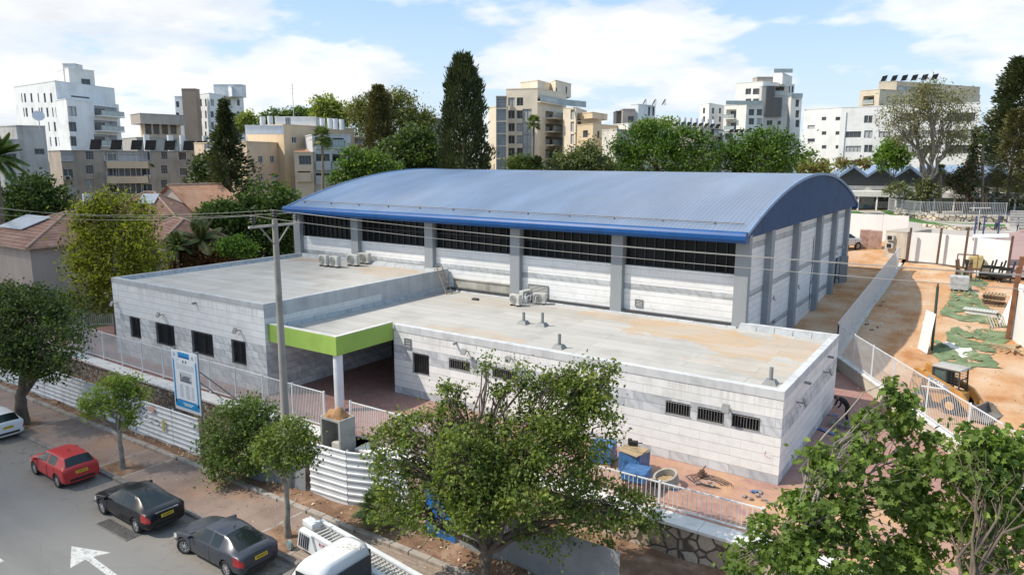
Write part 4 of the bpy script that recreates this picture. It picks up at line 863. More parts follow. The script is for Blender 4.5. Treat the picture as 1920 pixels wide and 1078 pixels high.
def paint(name, c, coat=.25, rough=.3, metal=.0):
    m, nt, b = new_mat(name); p = pos(nt); b.inputs['Roughness'].default_value = rough; b.inputs['Metallic'].default_value = metal; b.inputs['Coat Weight'].default_value = coat; b.inputs['Coat Roughness'].default_value = .05; b.inputs['Specular IOR Level'].default_value = .3
    nt.links.new(ramp(nt, noise(nt, p, 2.5, 5, .65), [(.3, c), (.62, c), (.85, tuple(x*.8+.05 for x in c))]), b.inputs['Base Color']); return m
p_red, p_blk, p_gry, p_wht = paint('red_paint', (.42,.035,.036), rough=.4), paint('black_paint', (.007,.008,.011)), paint('graphite_paint', (.05,.056,.072), metal=.3), paint('white_paint', (.62,.63,.64))
car('red hatchback parked at the kerb', 'hatch', p_red, (-37.25, 15.45, 0), R(-1.5))
cb_ = car('glossy black sedan parked behind the red hatchback', 'sedan', p_blk, (-30.15, 15.3, 0), R(-1))
mb = MB(); mb.beam((-30.15+2.36, 15.3-.5, .99), (-30.15+2.36, 15.3+.5, .99), .03, .05); mb.build('chrome_strip', m_chrome, cb_)
car('dark grey sedan parked with its front wheels turned, nearest the truck', 'sedan', p_gry, (-24.15, 15.45, 0), R(-1), steer=R(-24))
car('white hatchback cut off by the left edge of the picture', 'hatch', p_wht, (-46.5, 15.9, 0), 0)
# drain grates
m_slot = M('drain_slot', (.05,.048,.045), .9); m_iron = M('cast_iron', (.16,.15,.14), .7, .2, 5)
for i, (x, y) in enumerate(((-30.3, 14.12), (-29.05, 14.12))):
    mb = MB(); mb.box(x-.62, x+.62, y-.32, y-.27, -.02, .03); mb.box(x-.62, x+.62, y+.27, y+.32, -.02, .03)
    for k in range(13): mb.box(x-.62+k*.1, x-.58+k*.1, y-.27, y+.27, -.02, .026)
    mb.face([(x-.62,y-.3,.006),(x+.62,y-.3,.006),(x+.62,y+.3,.006),(x-.62,y+.3,.006)], 1)
    tag(mb.build('drain_grate', [m_iron, m_slot]), 'iron drain grate by the black sedan, the one near its '+('front wheel' if i == 0 else 'rear wheel'), 'drain grate', 'drain grates in the gutter')
# ------------------------------------------------------------------ white truck and the ladder lift at the bottom edge
tr = thing('white_truck', (-16.5, 15.4, 0), 'white truck with a leaf strewn cab roof at the bottom edge', 'truck')
def loft(mb, rings, m=0, smooth=True):
    k = len(rings[0]); vs = [p for r_ in rings for p in r_]
    mb.mesh(vs, [(i*k+j, i*k+(j+1) % k, (i+1)*k+(j+1) % k, (i+1)*k+j) for i in range(len(rings)-1) for j in range(k)], m, smooth); mb.face(rings[0][::-1], m); mb.face(rings[-1], m)
def rrect(x0, x1, y0, y1, r, z, n=5):
    out = []
    for cx, cy, a0 in ((x1-r, y1-r, 0), (x0+r, y1-r, 90), (x0+r, y0+r, 180), (x1-r, y0+r, 270)):
        for i in range(n+1): a = R(a0+90*i/n); out.append((cx+r*math.cos(a), cy+r*math.sin(a), z))
    return out
mb = MB(); loft(mb, [rrect(-18.9,-17.0,14.25,16.6,.2,z) for z in (.55, 1.35)]+[rrect(-18.45,-17.05,14.3,16.55,.3,2.05), rrect(-18.25,-17.08,14.36,16.5,.35,2.26), rrect(-18.08,-17.2,14.55,16.3,.3,2.33)]); mb.build('cab', p_wht, tr)
mb = MB(); mb.hexa([(-18.97,14.5,1.36),(-18.9,14.5,1.36),(-18.9,16.35,1.36),(-18.97,16.35,1.36),(-18.56,14.55,2.0),(-18.45,14.55,2.0),(-18.45,16.3,2.0),(-18.56,16.3,2.0)]); mb.build('windscreen', m_cglass, tr, fixn=True)
for y, s_ in ((14.24, -1), (16.61, 1)):
    mb = MB(); mb.box(-18.3, -17.2, y-.01, y+.01, 1.4, 1.98); mb.build('side_window', m_cglass, tr)
    mb = MB(); mb.tube([(-18.75, y, 1.5), (-18.85, y+s_*.22, 1.62)], .02, 5); mb.obox((-18.86, y+s_*.24, 1.42), .1, .2, .36); mb.build('wing_mirror', m_black, tr, bevel=.03)
mb = MB(); mb.box(-16.9, -11.2, 14.3, 16.55, .75, .95); mb.box(-16.99, -16.96, 14.45, 16.4, .8, 1.95); mb.build('flatbed', M('flatbed_dark', (.05,.05,.055), .7, .15, 2), tr)
for x in (-17.9, -12.6):
    for y in (14.4, 16.4):
        mb = MB(); mb.disc_axis((x, y, .42), (0,1,0), .42, .26, 24, 0); mb.disc_axis((x, y, .42), (0,1,0), .22, .28, 16, 1); mb.build('wheel', [m_tyre, m_rim], tr)
rr = random.Random(9)
for i in range(26):
    mb = MB(); x, y = rr.gauss(-17.35, .28), rr.gauss(15.9, .3); a = rr.uniform(0, 3); s_ = rr.uniform(.03, .07); z = 2.338 if (-18 < x < -17 and 14.6 < y < 16.2) else None
    if z is None: continue
    mb.face([(x-s_*math.cos(a), y-s_*math.sin(a), z), (x+s_*.4*math.sin(a), y-s_*.4*math.cos(a), z+.004), (x+s_*math.cos(a), y+s_*math.sin(a), z), (x-s_*.4*math.sin(a), y+s_*.4*math.cos(a), z+.004)])
    tag(mb.build('fallen_leaf', M('dry_leaf', (.60,.52,.36), .8) if i == 0 else bpy.data.materials['dry_leaf']), 'small dry pale leaf lying on the white truck roof', 'leaf', 'fallen leaves on the truck roof')
ll = thing('ladder_lift', (-19.2, 17.9, .13), 'white ladder lift trailer with red lettering standing on the pavement behind the truck', 'ladder lift')
m_lift = M('lift_white', (.66,.68,.69), .4, .06, 2, streak=.1); m_lift_g = M('lift_grey', (.36,.38,.39), .5, .1, 3)
for y in (17.7, 18.55):
    mb = MB(); mb.box(-22.0, -14.2, y-.04, y+.04, .55, 1.08); mb.box(-22.0, -14.2, y-.09, y+.09, 1.08, 1.15); mb.build('side_rail', m_lift, ll)
mb = MB()
for k in range(34): x = -21.6+k*.22; mb.beam((x, 17.75, .98), (x, 18.5, .98), .07, .05)
mb.build('rung', M('rung_alloy', (.52,.50,.46), .5, .1, 3), ll)
mb = MB(); mb.box(-21.9, -14.3, 17.74, 18.5, .5, .6); mb.build('bed_floor', m_lift_g, ll)
mb = MB(); mb.hexa([(-22.2,17.55,.35),(-20.9,17.57,.35),(-20.9,17.65,.35),(-22.2,17.65,.35),(-22.0,17.55,1.1),(-21.2,17.57,1.1),(-21.2,17.65,1.1),(-22.0,17.65,1.1)])
mb.build('end_plate', m_lift, ll, fixn=True)
mb = MB()
for k in range(5): mb.beam((-22.05+k*.14, 17.54, .42), (-21.9+k*.14, 17.54, 1.02), .05, .02)
mb.build('vent_slots', m_black, ll)
mb = MB(); mb.box(-22.3, -21.6, 17.9, 18.3, 1.05, 1.3); mb.build('control_box', m_lift, ll, bevel=.03)
for x, y in ((-22.5, 17.4), (-22.3, 18.75), (-15.0, 17.5)):
    mb = MB(); mb.disc_axis((x, y, .13+.2), (0,1,0), .2, .12, 20, 0); mb.disc_axis((x, y, .33), (0,1,0), .1, .14, 14, 1); mb.build('jockey_wheel', [M('faded_teal_tyre', (.20,.28,.28), .8, .1, 4), m_rim], ll)
def text_mesh(body, size, loc, rot, m, parent, name='lettering', ext=.004, sx=1.0):
    cu = bpy.data.curves.new(name, 'FONT'); cu.body = body; cu.size = size; cu.align_x = 'CENTER'; cu.align_y = 'CENTER'; cu.extrude = ext; cu.offset = size*.012
    t = bpy.data.objects.new(name, cu); col.objects.link(t); dg = bpy.context.evaluated_depsgraph_get(); me = bpy.data.meshes.new_from_object(t.evaluated_get(dg)); bpy.data.objects.remove(t)
    me.materials.clear(); me.materials.append(m); o = bpy.data.objects.new(name, me); _link(o, parent); o.location = Vector(loc)-ORG[parent.name]; o.rotation_euler = rot; o.scale = (sx, 1, 1); return o
m_redink = M('red_lettering', (.36,.03,.07), .5); m_blkink = M('black_lettering', (.02,.02,.022), .5)
text_mesh('ףונמ'[::1], .36, (-20.45, 17.645, .86), (R(90), 0, 0), m_redink, ll); text_mesh('תולבוה', .22, (-20.4, 17.645, .60), (R(90), 0, 0), m_redink, ll)
mb = MB(); mb.box(-19.6, -16.6, 17.57, 17.65, .42, 1.14); mb.build('name_board', m_lift, ll)
text_mesh('DAVID', .42, (-18.05, 17.56, .84), (R(90), 0, 0), m_blkink, ll)
# turn the lift to its real heading: not quite parallel to the kerb
la, lb = P(603, 972, 1.15), P(792, 1078, 1.15); hd_ = lb-la; ang = math.atan2(hd_.y, hd_.x); ll.rotation_euler = (0, 0, ang)
pv = ORG[ll.name]; far0 = Vector((-22.0, 18.6, 1.15))-pv; far0.rotate(Matrix.Rotation(ang, 3, 'Z')); ll.location = (la.x-far0.x, la.y-far0.y, .13)
# ------------------------------------------------------------------ air conditioners and ladder on the roofs
m_ac = M('ac_casing', (.55,.54,.50), .5, .07, 2, streak=.15); m_acg = M('ac_grille', (.16,.16,.155), .5, .1, 5)
def ac_unit(loc, rz, label, sc=1.0, group='air conditioners on the roofs'):
    r_ = thing('air_conditioner', loc, label, 'air conditioner', group); x, y, z = loc
    mb = MB(); mb.box(x-.46, x+.46, y-.17, y+.17, z+.1, z+.82); mb.build('casing', m_ac, r_, bevel=.02)
    mb = MB(); c = Vector((x-.1, y-.185, z+.46)); mb.disc_axis(c, (0,1,0), .31, .02, 28, 0); mb.build('fan_opening', m_acg, r_)
    mb = MB()
    for rr_ in (.09, .16, .23, .30):
        for a in range(20): t0, t1 = 2*math.pi*a/20, 2*math.pi*(a+1)/20; mb.beam(c+Vector((math.cos(t0)*rr_, -.02, math.sin(t0)*rr_)), c+Vector((math.cos(t1)*rr_, -.02, math.sin(t1)*rr_)), .018)
    mb.build('fan_guard', m_ac, r_)
    for dx in (-.32, .32):
        mb = MB(); mb.box(x+dx-.04, x+dx+.04, y-.2, y+.2, z, z+.1); mb.build('foot', m_black, r_)
    mb = MB(); mb.box(x+.3, x+.45, y-.185, y-.17, z+.3, z+.62); mb.build('service_cover', M('ac_label', (.42,.42,.4), .5) if 'ac_label' not in bpy.data.materials else bpy.data.materials['ac_label'], r_)
    r_.rotation_euler = (0, 0, rz); r_.scale = (sc,)*3; return r_
zA = AZ-.3
ac_unit((-45.75, 40.15, zA), R(-8), 'white air conditioner at the left end of the row on the higher flat roof', 1.15)
ac_unit((-44.55, 40.2, zA), R(-4), 'second white air conditioner in the row on the higher roof, standing slightly forward', 1.15)
ac_unit((-43.9, 41.6, zA), R(6), 'third white air conditioner in the row on the higher roof', 1.2)
ac_unit((-44.0, 43.0, zA), R(8), 'rearmost white air conditioner of the row on the higher roof', 1.15)
ac_unit((-27.4, 41.1, ZR), R(-10), 'white air conditioner at the left of the roof cluster near the hall wall', 1.0)
ac_unit((-26.3, 42.5, ZR), R(12), 'white air conditioner at the right of the roof cluster below the large louvre', 1.0)
ac_unit((-27.5, 42.55, ZR), R(80), 'long white air conditioner turned sideways at the back of the roof cluster', 1.1)
mb = MB(); rr = random.Random(4)
for k in range(7):
    x, y = -27.0+rr.uniform(-.3, .6), 41.7+rr.uniform(-.4, .6); mb.tube([(x, y, ZR), (x+rr.uniform(-.1,.1), y, ZR+.6), (x+rr.uniform(-.4,.4), y+.3, ZR+.75), (x+rr.uniform(-.3,.5), y+.5, ZR+.1)], .025, 5)
tag(mb.build('pipe_bundle', m_galv), 'tangle of grey refrigerant pipes between the roof cluster of air conditioners', 'pipes')
ld = thing('wooden_ladder', (-34.7, 43.0, ZR), 'small wooden ladder leaning on the step between the two flat roofs', 'ladder')
mb = MB(); a0, a1 = Vector((-34.0, 41.6, ZR)), Vector((-35.4, 42.0, 7.55)); dv = Vector((.13, .5, 0))
for o_ in (Vector((0,0,0)), dv): mb.beam(a0+o_, a1+o_, .07, .05)
mb.build('stile', m_wood, ld); mb = MB()
for k in range(6): q = a0.lerp(a1, .1+k*.15); mb.beam(q, q+dv, .12, .03)
mb.build('rung', m_wood, ld)
# ------------------------------------------------------------------ people
def person(label, joints, edges, radii, zones, mats, hair=None, org=None):
    """one continuous skinned body; zones: list of (test(co), material index)"""
    me = bpy.data.meshes.new('person'); o0 = Vector(org); me.from_pydata([Vector(j)-o0 for j in joints], edges, [])
    o = bpy.data.objects.new('person', me); col.objects.link(o); sk = o.modifiers.new('skin', 'SKIN'); sk.use_smooth_shade = True
    for i, r_ in enumerate(radii): me.skin_vertices[0].data[i].radius = (r_, r_)
    me.skin_vertices[0].data[0].use_root = True
    ss = o.modifiers.new('sub', 'SUBSURF'); ss.levels = ss.render_levels = 2
    dg = bpy.context.evaluated_depsgraph_get(); m2 = bpy.data.meshes.new_from_object(o.evaluated_get(dg)); bpy.data.objects.remove(o)
    m2.materials.clear()
    for m_ in mats: m2.materials.append(m_)
    for p in m2.polygons:
        p.use_smooth = True; p.material_index = 0
        for test, k in zones:
            if test(p.center+o0): p.material_index = k; break
    m2.name = 'person'; o = bpy.data.objects.new('person', m2); _link(o, None, o0); tag(o, label, 'person', 'people on the site')
    if hair:
        c, r_ = hair; mb = MB(); bm = bmesh.new(); bmesh.ops.create_uvsphere(bm, u_segments=14, v_segments=10, radius=r_); b0 = len(mb.v)
        mb.mesh([(v.co.x*1.0+c[0], v.co.y*1.05+c[1], v.co.z*.9+c[2]) for v in bm.verts], [[v.index for v in f.verts] for f in bm.faces], 0, True); bm.free(); mb.build('hair', m_hair, o)
    return o
m_skin = M('skin', (.40,.24,.16), .6, .05, 5); m_hair = M('hair_brown', (.05,.033,.02), .7, .2, 8); m_clb = M('black_clothes', (.010,.010,.012), .85, .2, 5); m_cln = M('navy_clothes', (.02,.03,.06), .85, .2, 5); m_clg = M('grey_shirt', (.22,.22,.24), .85, .1, 5); m_shoe = M('shoe', (.03,.025,.02), .7)
def fingers(J, E, Rd, wrist, palm_dir, side, curl):
    w = Vector(wrist); d = Vector(palm_dir).normalized(); s = Vector(side).normalized(); pal = len(J); J.append(w+d*.05); Rd.append(.034); E.append((wrist_i[0], pal))
    for k, L in zip((-1.5, -.5, .5, 1.5), (.062, .075, .07, .055)):
        a = len(J); J += [w+d*.1+s*.018*k, w+d*(.1+L*.55)+s*.019*k+Vector(curl)*.3, w+d*(.1+L*.85)+s*.019*k+Vector(curl)]; Rd += [.011, .0095, .008]; E += [(pal, a), (a, a+1), (a+1, a+2)]
    a = len(J); J += [w+d*.04+s*.05, w+d*.085+s*.065+Vector(curl)*.4]; Rd += [.012, .009]; E += [(pal, a), (a, a+1)]
wrist_i = [0]
def worker():
    B_ = Vector((-5.75, 41.0, 1.52)); f = -U_R.copy(); s = Vector((-f.y, f.x, 0)); up = Vector((0,0,1))
    pt_ = lambda a, b_, c: B_+f*a+s*b_+up*c
    J = [pt_(0,0,.92), pt_(.12,0,1.10), pt_(.30,0,1.27), pt_(.47,0,1.36), pt_(.55,0,1.38), pt_(.66,0,1.40), pt_(.75,0,1.37)]; Rd = [.16, .155, .175, .15, .065, .095, .10]; E = [(i, i+1) for i in range(6)]
    for q in (-1, 1):
        a = len(J); J += [pt_(-.02, .10*q, .84), pt_(.05+.06*q, .12*q, .48), pt_(-.05+.08*q, .12*q, .10), pt_(.10+.08*q, .13*q, .05)]; Rd += [.105, .075, .05, .045]; E += [(0, a), (a, a+1), (a+1, a+2), (a+2, a+3)]
        a = len(J); J += [pt_(.44, .2*q, 1.30), pt_(.52, .24*q, 1.02), pt_(.66, .16*q, .82)]; Rd += [.065, .05, .035]; E += [(3, a), (a, a+1), (a+1, a+2)]; wrist_i[0] = a+2
        fingers(J, E, Rd, J[a+2], f*.5-up*.8, s*q*-1, f*.02-up*.01)
    hd = pt_(.71, 0, 1.385)
    z = [(lambda c: (c-hd).length < .17, 1), (lambda c: (c-B_).z < .12, 2), (lambda c: any((c-Vector(J[i])).length < .09 for i in range(len(J)) if Rd[i] < .036), 1)]
    person('person in black bending forward beside the beige retaining wall', J, E, Rd, z, [m_clb, m_skin, m_shoe], (tuple(hd-f*.03+up*.03), .115), B_)
worker()
def standing(label, base, face, shirt, pants, sit=False, h=1.0):
    B_ = Vector(base); f = Vector(face).normalized(); s = Vector((-f.y, f.x, 0)); up = Vector((0,0,1)); pt_ = lambda a, b_, c: B_+(f*a+s*b_+up*c)*h
    dz = -.42 if sit else 0; J = [pt_(0,0,.92+dz), pt_(0,0,1.15+dz), pt_(.02,0,1.38+dz), pt_(.02,0,1.50+dz), pt_(.03,0,1.60+dz), pt_(.03,0,1.70+dz)]; Rd = [.15,.14,.16,.06,.095,.09]; E = [(i, i+1) for i in range(5)]
    for q in (-1, 1):
        a = len(J)
        J += [pt_(.02,.1*q,.84+dz), pt_(.42,.12*q,.5), pt_(.40,.12*q,.09), pt_(.53,.12*q,.05)] if sit else [pt_(0,.1*q,.84), pt_(.02+.05*q,.11*q,.48), pt_(-.02+.08*q,.11*q,.09), pt_(.12+.08*q,.12*q,.05)]
        Rd += [.10,.072,.05,.042]; E += [(0, a), (a, a+1), (a+1, a+2), (a+2, a+3)]
        a = len(J); J += [pt_(.02,.2*q,1.36+dz), pt_(.0,.27*q,1.10+dz), pt_(.14,.25*q,.90+dz)]; Rd += [.06,.045,.034]; E += [(2, a), (a, a+1), (a+1, a+2)]; wrist_i[0] = a+2; fingers(J, E, Rd, J[a+2], f*.4-up*.6, -s*q, f*.01)
    hd = pt_(.03,0,1.65+dz); bz = base[2]
    z = [(lambda c: (c-hd).length < .16*h, 1), (lambda c: c.z < bz+.11*h, 3), (lambda c: any((c-Vector(J[i])).length < .08 for i in range(len(J)) if Rd[i] < .036), 1), (lambda c: c.z < bz+(.9+dz)*h, 2)]
    return person(label, J, E, Rd, z, [shirt, m_skin, pants, m_shoe], (tuple(hd-f*.02+up*.035), .11), B_)
# ------------------------------------------------------------------ builder's goods on the plaza
m_brick = M('paver_stack', (.28,.16,.13), .85, .2, 3); m_wrap = M('blue_wrap', (.035,.13,.31), .35, .25, 3, c2=(.015,.06,.17)); m_timber = M('pale_timber', (.45,.32,.19), .8, .2, 2); m_ply = M('old_plywood', (.36,.27,.16), .8, .2, 2)
def paver_pallet(loc, rz, label, wrap=.55, h=1.0, top=True, wm=None):
    x, y, z = loc; r_ = thing('paver_pallet', loc, label, 'pallet', 'pallets of pavers'); mb = MB()
    for k in (-.45, 0, .45): mb.box(x-.5, x+.5, y+k-.05, y+k+.05, z, z+.1)
    for k in range(6): mb.box(x-.5+k*.18, x-.39+k*.18, y-.5, y+.5, z+.1, z+.125)
    mb.build('pallet_base', m_timber, r_); mb = MB(); n = 8
    for k in range(n):
        z0 = z+.13+k*h/n
        for i in range(5):
            for j in range(3):
                e = random.uniform(-.008, .008); mb.box(x-.48+i*.192+e, x-.295+i*.192+e, y-.47+j*.315+e, y-.165+j*.315+e, z0, z0+h/n-.012)
    mb.build('paver_layers', m_brick, r_)
    if wrap:
        mb = MB(); z0 = z+.13+h*(1-wrap); k = 10; ring = []
        for zz, o_ in ((z0, .03), (z0+.1, .015), (z0+h*wrap*.6, .02), (z+.15+h, .01)):
            rg = []
            for sx, sy, ex, ey in ((-1,-1,1,-1),(1,-1,1,1),(1,1,-1,1),(-1,1,-1,-1)):
                for t in range(k): u = t/k; w_ = .5+o_+random.uniform(-.012, .02); rg.append((x+w_*(sx+(ex-sx)*u), y+w_*(sy+(ey-sy)*u), zz+random.uniform(-.03, .03)))
            ring.append(rg)
        loft(mb, ring, 0, False); mb.build('plastic_wrap', wm or m_wrap, r_)
    r_.rotation_euler = (0, 0, rz); return r_
paver_pallet((-11.75, 27.0, 1.5), R(6), 'half wrapped pallet of pavers nearest the low railing', .4, .85)
paver_pallet((-12.65, 28.75, 1.5), R(-4), 'pallet wrapped in blue plastic carrying a sheet of old plywood', 1.0, .85)
paver_pallet((-14.3, 28.9, 1.5), R(10), 'blue wrapped pallet farthest left, behind the big tree leaves', .95, .8)
mb = MB(); mb.obox((-12.7, 28.65, 2.53), 1.2, .95, .04, R(-14)); mb.obox((-12.6, 28.8, 2.57), 1.0, .6, .04, R(-5)); tag(mb.build('plywood_sheet', m_ply), 'old plywood sheets lying on the blue wrapped pallet', 'plywood')
mb = MB(); mb.obox((-12.85, 29.05, 2.61), .4, .22, .22, R(20)); mb.tube([(-12.7, 29.05, 2.76), (-12.4, 29.0, 2.85)], .03, 6); mb.cyl((-13.05, 29.1, 2.61), .1, .26, 10); tag(mb.build('power_tool', m_black, bevel=.02), 'dark power tool standing on the plywood sheets', 'power tool')
mr = MB(); n = 28; c = Vector((-10.85, 28.35, 1.5)); rot_ = Matrix.Rotation(R(14), 3, 'X') @ Matrix.Rotation(R(-12), 3, 'Y')
rings = []
for r_, z in ((.54, .1), (.54, .5), (.44, .5), (.44, .1)): rings.append([tuple(c+rot_ @ Vector((r_*math.cos(2*math.pi*k/n), r_*math.sin(2*math.pi*k/n), z))) for k in range(n)])
vs = [p for q in rings for p in q]; mr.mesh(vs, [(i*n+k, i*n+(k+1) % n, ((i+1) % 4)*n+(k+1) % n, ((i+1) % 4)*n+k) for i in range(4) for k in range(n)], 0, False)
tag(mr.build('manhole_ring', M('ring_concrete', (.34,.32,.28), .9, .12, 3), fixn=True), 'tilted concrete manhole ring behind the low railing', 'manhole ring')
mb = MB()
for k in range(3):
    for s_ in (0, 1): mb.box(-11.45+s_*.55, -11.35+s_*.55, 27.75, 28.85, 1.5+k*.09, 1.56+k*.09)
for k in range(6): mb.box(-11.5, -10.75, 27.8+k*.18, 27.9+k*.18, 1.7, 1.73)
tag(mb.build('wooden_pallet', m_timber), 'empty wooden pallet under the tilted manhole ring', 'pallet')
rr = random.Random(12); m_pst = M('loose_paver', (.30,.24,.21), .9, .2, 4)
for i, (px, py) in enumerate([(1396, 932), (1408, 936), (1420, 930), (1432, 938), (1443, 944), (1452, 948), (1308, 908), (1336, 912), (1330, 905), (1425, 925)]):
    p = P(px, py, 1.5); mb = MB(); mb.obox((p.x, p.y, 1.502), .24, .14, .09, rr.uniform(0, 3)); o = mb.build('loose_paver', m_pst, bevel=.008); tag(o, 'loose paving stone lying on the sandy pavers near the wing corner' if i not in (6,7,8) else 'loose paving stone beside the cable heap on the pavers', 'paver', 'loose pavers on the plaza')
mb = MB(); c = P(1330, 905, 1.5)
for k in range(4):
    pts = [(c.x+math.cos(t)*(.5+.15*k)+rr.uniform(-.1,.1), c.y+math.sin(t)*(.3+.1*k), 1.53+.02*k) for t in np.linspace(0, 5.5, 14)]; mb.tube(pts, .016, 5)
tag(mb.build('cable_coil', m_black), 'loose coil of dark cable on the red pavers', 'cable')
mb = MB(); c = P(1316, 893, 1.5); mb.tube([(c.x, c.y, 1.5), (c.x, c.y, 1.8)], [.16, .12], 12); mb.beam((c.x, c.y, 1.8), (c.x+.15, c.y, 2.05), .05); mb.beam((c.x-.2, c.y, 1.62), (c.x+.25, c.y-.1, 1.75), .06); tag(mb.build('hand_tool', m_rust), 'small rusty hand compactor standing at the wing wall', 'tool')
for (px, py, sx, sy, rz, lb) in ((1265, 918, .3, .22, .3, 'scrap of blue plastic by the low railing'), (1418, 922, .5, .22, .8, 'crumpled blue plastic among the loose pavers'), (1548, 809, 1.3, .32, -.5, 'long blue plastic strip at the foot of the wing end wall'), (1606, 804, .8, .3, -.3, 'blue plastic strip on the pavers near the retaining wall'), (1560, 779, .6, .14, .1, 'small blue strip near the bending person')):
    p = P(px, py, 1.5); mb = MB(); k = 5; M_ = Matrix.Rotation(rz, 3, 'Z'); vs = []
    for j in range(3):
        for i in range(k): v = M_ @ Vector(((i/(k-1)-.5)*sx, (j/2-.5)*sy, 0)); vs.append((p.x+v.x, p.y+v.y, 1.51+rr.uniform(0, .07)))
    mb.mesh(vs, [(j*k+i, j*k+i+1, (j+1)*k+i+1, (j+1)*k+i) for j in range(2) for i in range(k-1)]); tag(mb.build('plastic_scrap', m_wrap), lb, 'plastic scrap', 'blue plastic scraps')
mb = MB(); p = P(1590, 800, 1.5)
for k in range(6):
    for i in range(3): mb.box(p.x-.9+k*.3, p.x-.63+k*.3, p.y-.6+i*.4, p.y-.23+i*.4, 1.5, 1.72)
tag(mb.build('paver_row', M('grey_paver', (.2,.17,.16), .9, .2, 4)), 'low row of stacked grey pavers in front of the bending person', 'paver stack')
# ------------------------------------------------------------------ skid steer loader
def loader():
    c = P(1797, 790, 1.92); B_ = Vector((c.x-.75, c.y+2.3, zyard(c.x, c.y))); r_ = thing('skid_steer_loader', B_, 'orange skid steer loader with an open dark cab and its bucket on the ground', 'loader')
    A_ = Matrix.Rotation(R(-20), 3, 'Z')
    def Q(x, y, z): v = A_ @ Vector((x, y, z)); return B_+v*1.12
    def hx(mb, x0, x1, y0, y1, z0, z1, t0=0, t1=0): mb.hexa([Q(x0,y0,z0),Q(x1,y0,z0),Q(x1,y1,z0),Q(x0,y1,z0),Q(x0+t0,y0,z1),Q(x1+t1,y0,z1),Q(x1+t1,y1,z1),Q(x0+t0,y1,z1)])
    m_or = M('machine_orange', (.55,.27,.07), .5, .12, 1.5, streak=.15); m_dk = M('machine_dark', (.05,.05,.05), .6, .15, 3); m_cabr = M('cab_roof_dusty', (.42,.40,.37), .8, .1, 2); m_gl = M('cab_glass_green', (.09,.13,.12), .1, .1, 1); m_bk = M('bucket_steel', (.19,.17,.15), .6, .2, 2)
    mb = MB(); hx(mb, -1.25, .85, -.55, .55, .32, .95); hx(mb, -1.45, -.55, -.52, .52, .95, 1.45, .05, 0); mb.build('chassis', m_or, r_, bevel=.03)
    for s_ in (-1, 1):
        mb = MB(); y0, y1 = s_*.62-.14, s_*.62+.14
        mb.hexa([Q(-1.5,y0,.7),Q(-.95,y0,.7),Q(-.95,y1,.7),Q(-1.5,y1,.7),Q(-1.32,y0,1.95),Q(-.85,y0,1.85),Q(-.85,y1,1.85),Q(-1.32,y1,1.95)]); mb.build('rear_tower', m_or, r_, bevel=.03)
        mb = MB(); y0, y1 = s_*.66-.09, s_*.66+.09; prof = [(-1.25,1.9,1.6), (-.6,1.72,1.42), (.5,1.30,1.0), (.95,1.1,.62), (1.35,.62,.25), (1.5,.4,.18)]
        for (xa, za, zb), (xb, zc, zd) in zip(prof, prof[1:]): mb.hexa([Q(xa,y0,zb),Q(xb,y0,zd),Q(xb,y1,zd),Q(xa,y1,zb),Q(xa,y0,za),Q(xb,y0,zc),Q(xb,y1,zc),Q(xa,y1,za)])
        arm = mb.build('lift_arm', m_or, r_)
        if s_ < 0:
            mb = MB(); mb.face([Q(-.62,-.756,1.5),Q(.42,-.756,1.08),Q(.42,-.756,1.28),Q(-.62,-.756,1.70)]); mb.build('arm_decal', M('decal_grey', (.30,.30,.31), .5), arm)
            cu = text_mesh('CASE', .26, Q(-.1,-.762,1.39), (0,0,0), M('decal_white', (.8,.8,.8), .5), arm, 'decal_lettering'); cu.rotation_euler = (Matrix.Rotation(R(-20), 4, 'Z') @ Matrix.Rotation(R(21.5), 4, 'Y') @ Matrix.Rotation(R(90), 4, 'X')).to_euler()
            text_mesh('SR220', .17, Q(-1.17,-.77,1.48), (R(90), 0, R(-20)), m_blkink, r_, 'model_lettering')
        mb = MB(); mb.tube([Q(-.9, s_*.7, 1.0), Q(.2, s_*.7, 1.12)], .05, 8); mb.build('cylinder', m_galv, r_)
    mb = MB()
    for s_ in (-1, 1):
        for x in (-.5, .72): mb.beam(Q(x, s_*.46, .9), Q(x-.05, s_*.46, 2.05), .09)
        mb.beam(Q(-.55, s_*.46, 2.05), Q(.67, s_*.46, 2.05), .09); mb.beam(Q(.1, s_*.46, .95), Q(.08, s_*.46, 2.05), .07); mb.beam(Q(-.5, s_*.46, 1.2), Q(.7, s_*.46, 1.05), .07)
        for k in range(6): z = 1.25+k*.13; mb.beam(Q(.1, s_*.47, z), Q(.70, s_*.47, z-.03), .02)
        for k in range(4): x = .2+k*.14; mb.beam(Q(x, s_*.47, 1.1), Q(x-.03, s_*.47, 2.0), .015)
    mb.beam(Q(.67,-.46,1.6), Q(.67,.46,1.6), .05); mb.build('cab_cage', m_dk, r_)
    mb = MB(); hx(mb, -.62, .78, -.53, .53, 2.08, 2.17, .05, -.05); mb.build('cab_roof', m_cabr, r_, bevel=.03)
    mb = MB()
    for s_ in (-1, 1): mb.face([Q(-.5,s_*.45,1.2),Q(.08,s_*.45,1.15),Q(.06,s_*.45,2.0),Q(-.52,s_*.45,2.0)])
    mb.face([Q(-.52,-.44,1.4),Q(-.52,.44,1.4),Q(-.55,.44,2.0),Q(-.55,-.44,2.0)]); mb.build('cab_window', m_gl, r_)
    mb = MB(); hx(mb, -.3, .2, -.25, .25, .95, 1.15); hx(mb, -.35, -.2, -.25, .25, 1.15, 1.7); mb.build('seat', m_black, r_, bevel=.04)
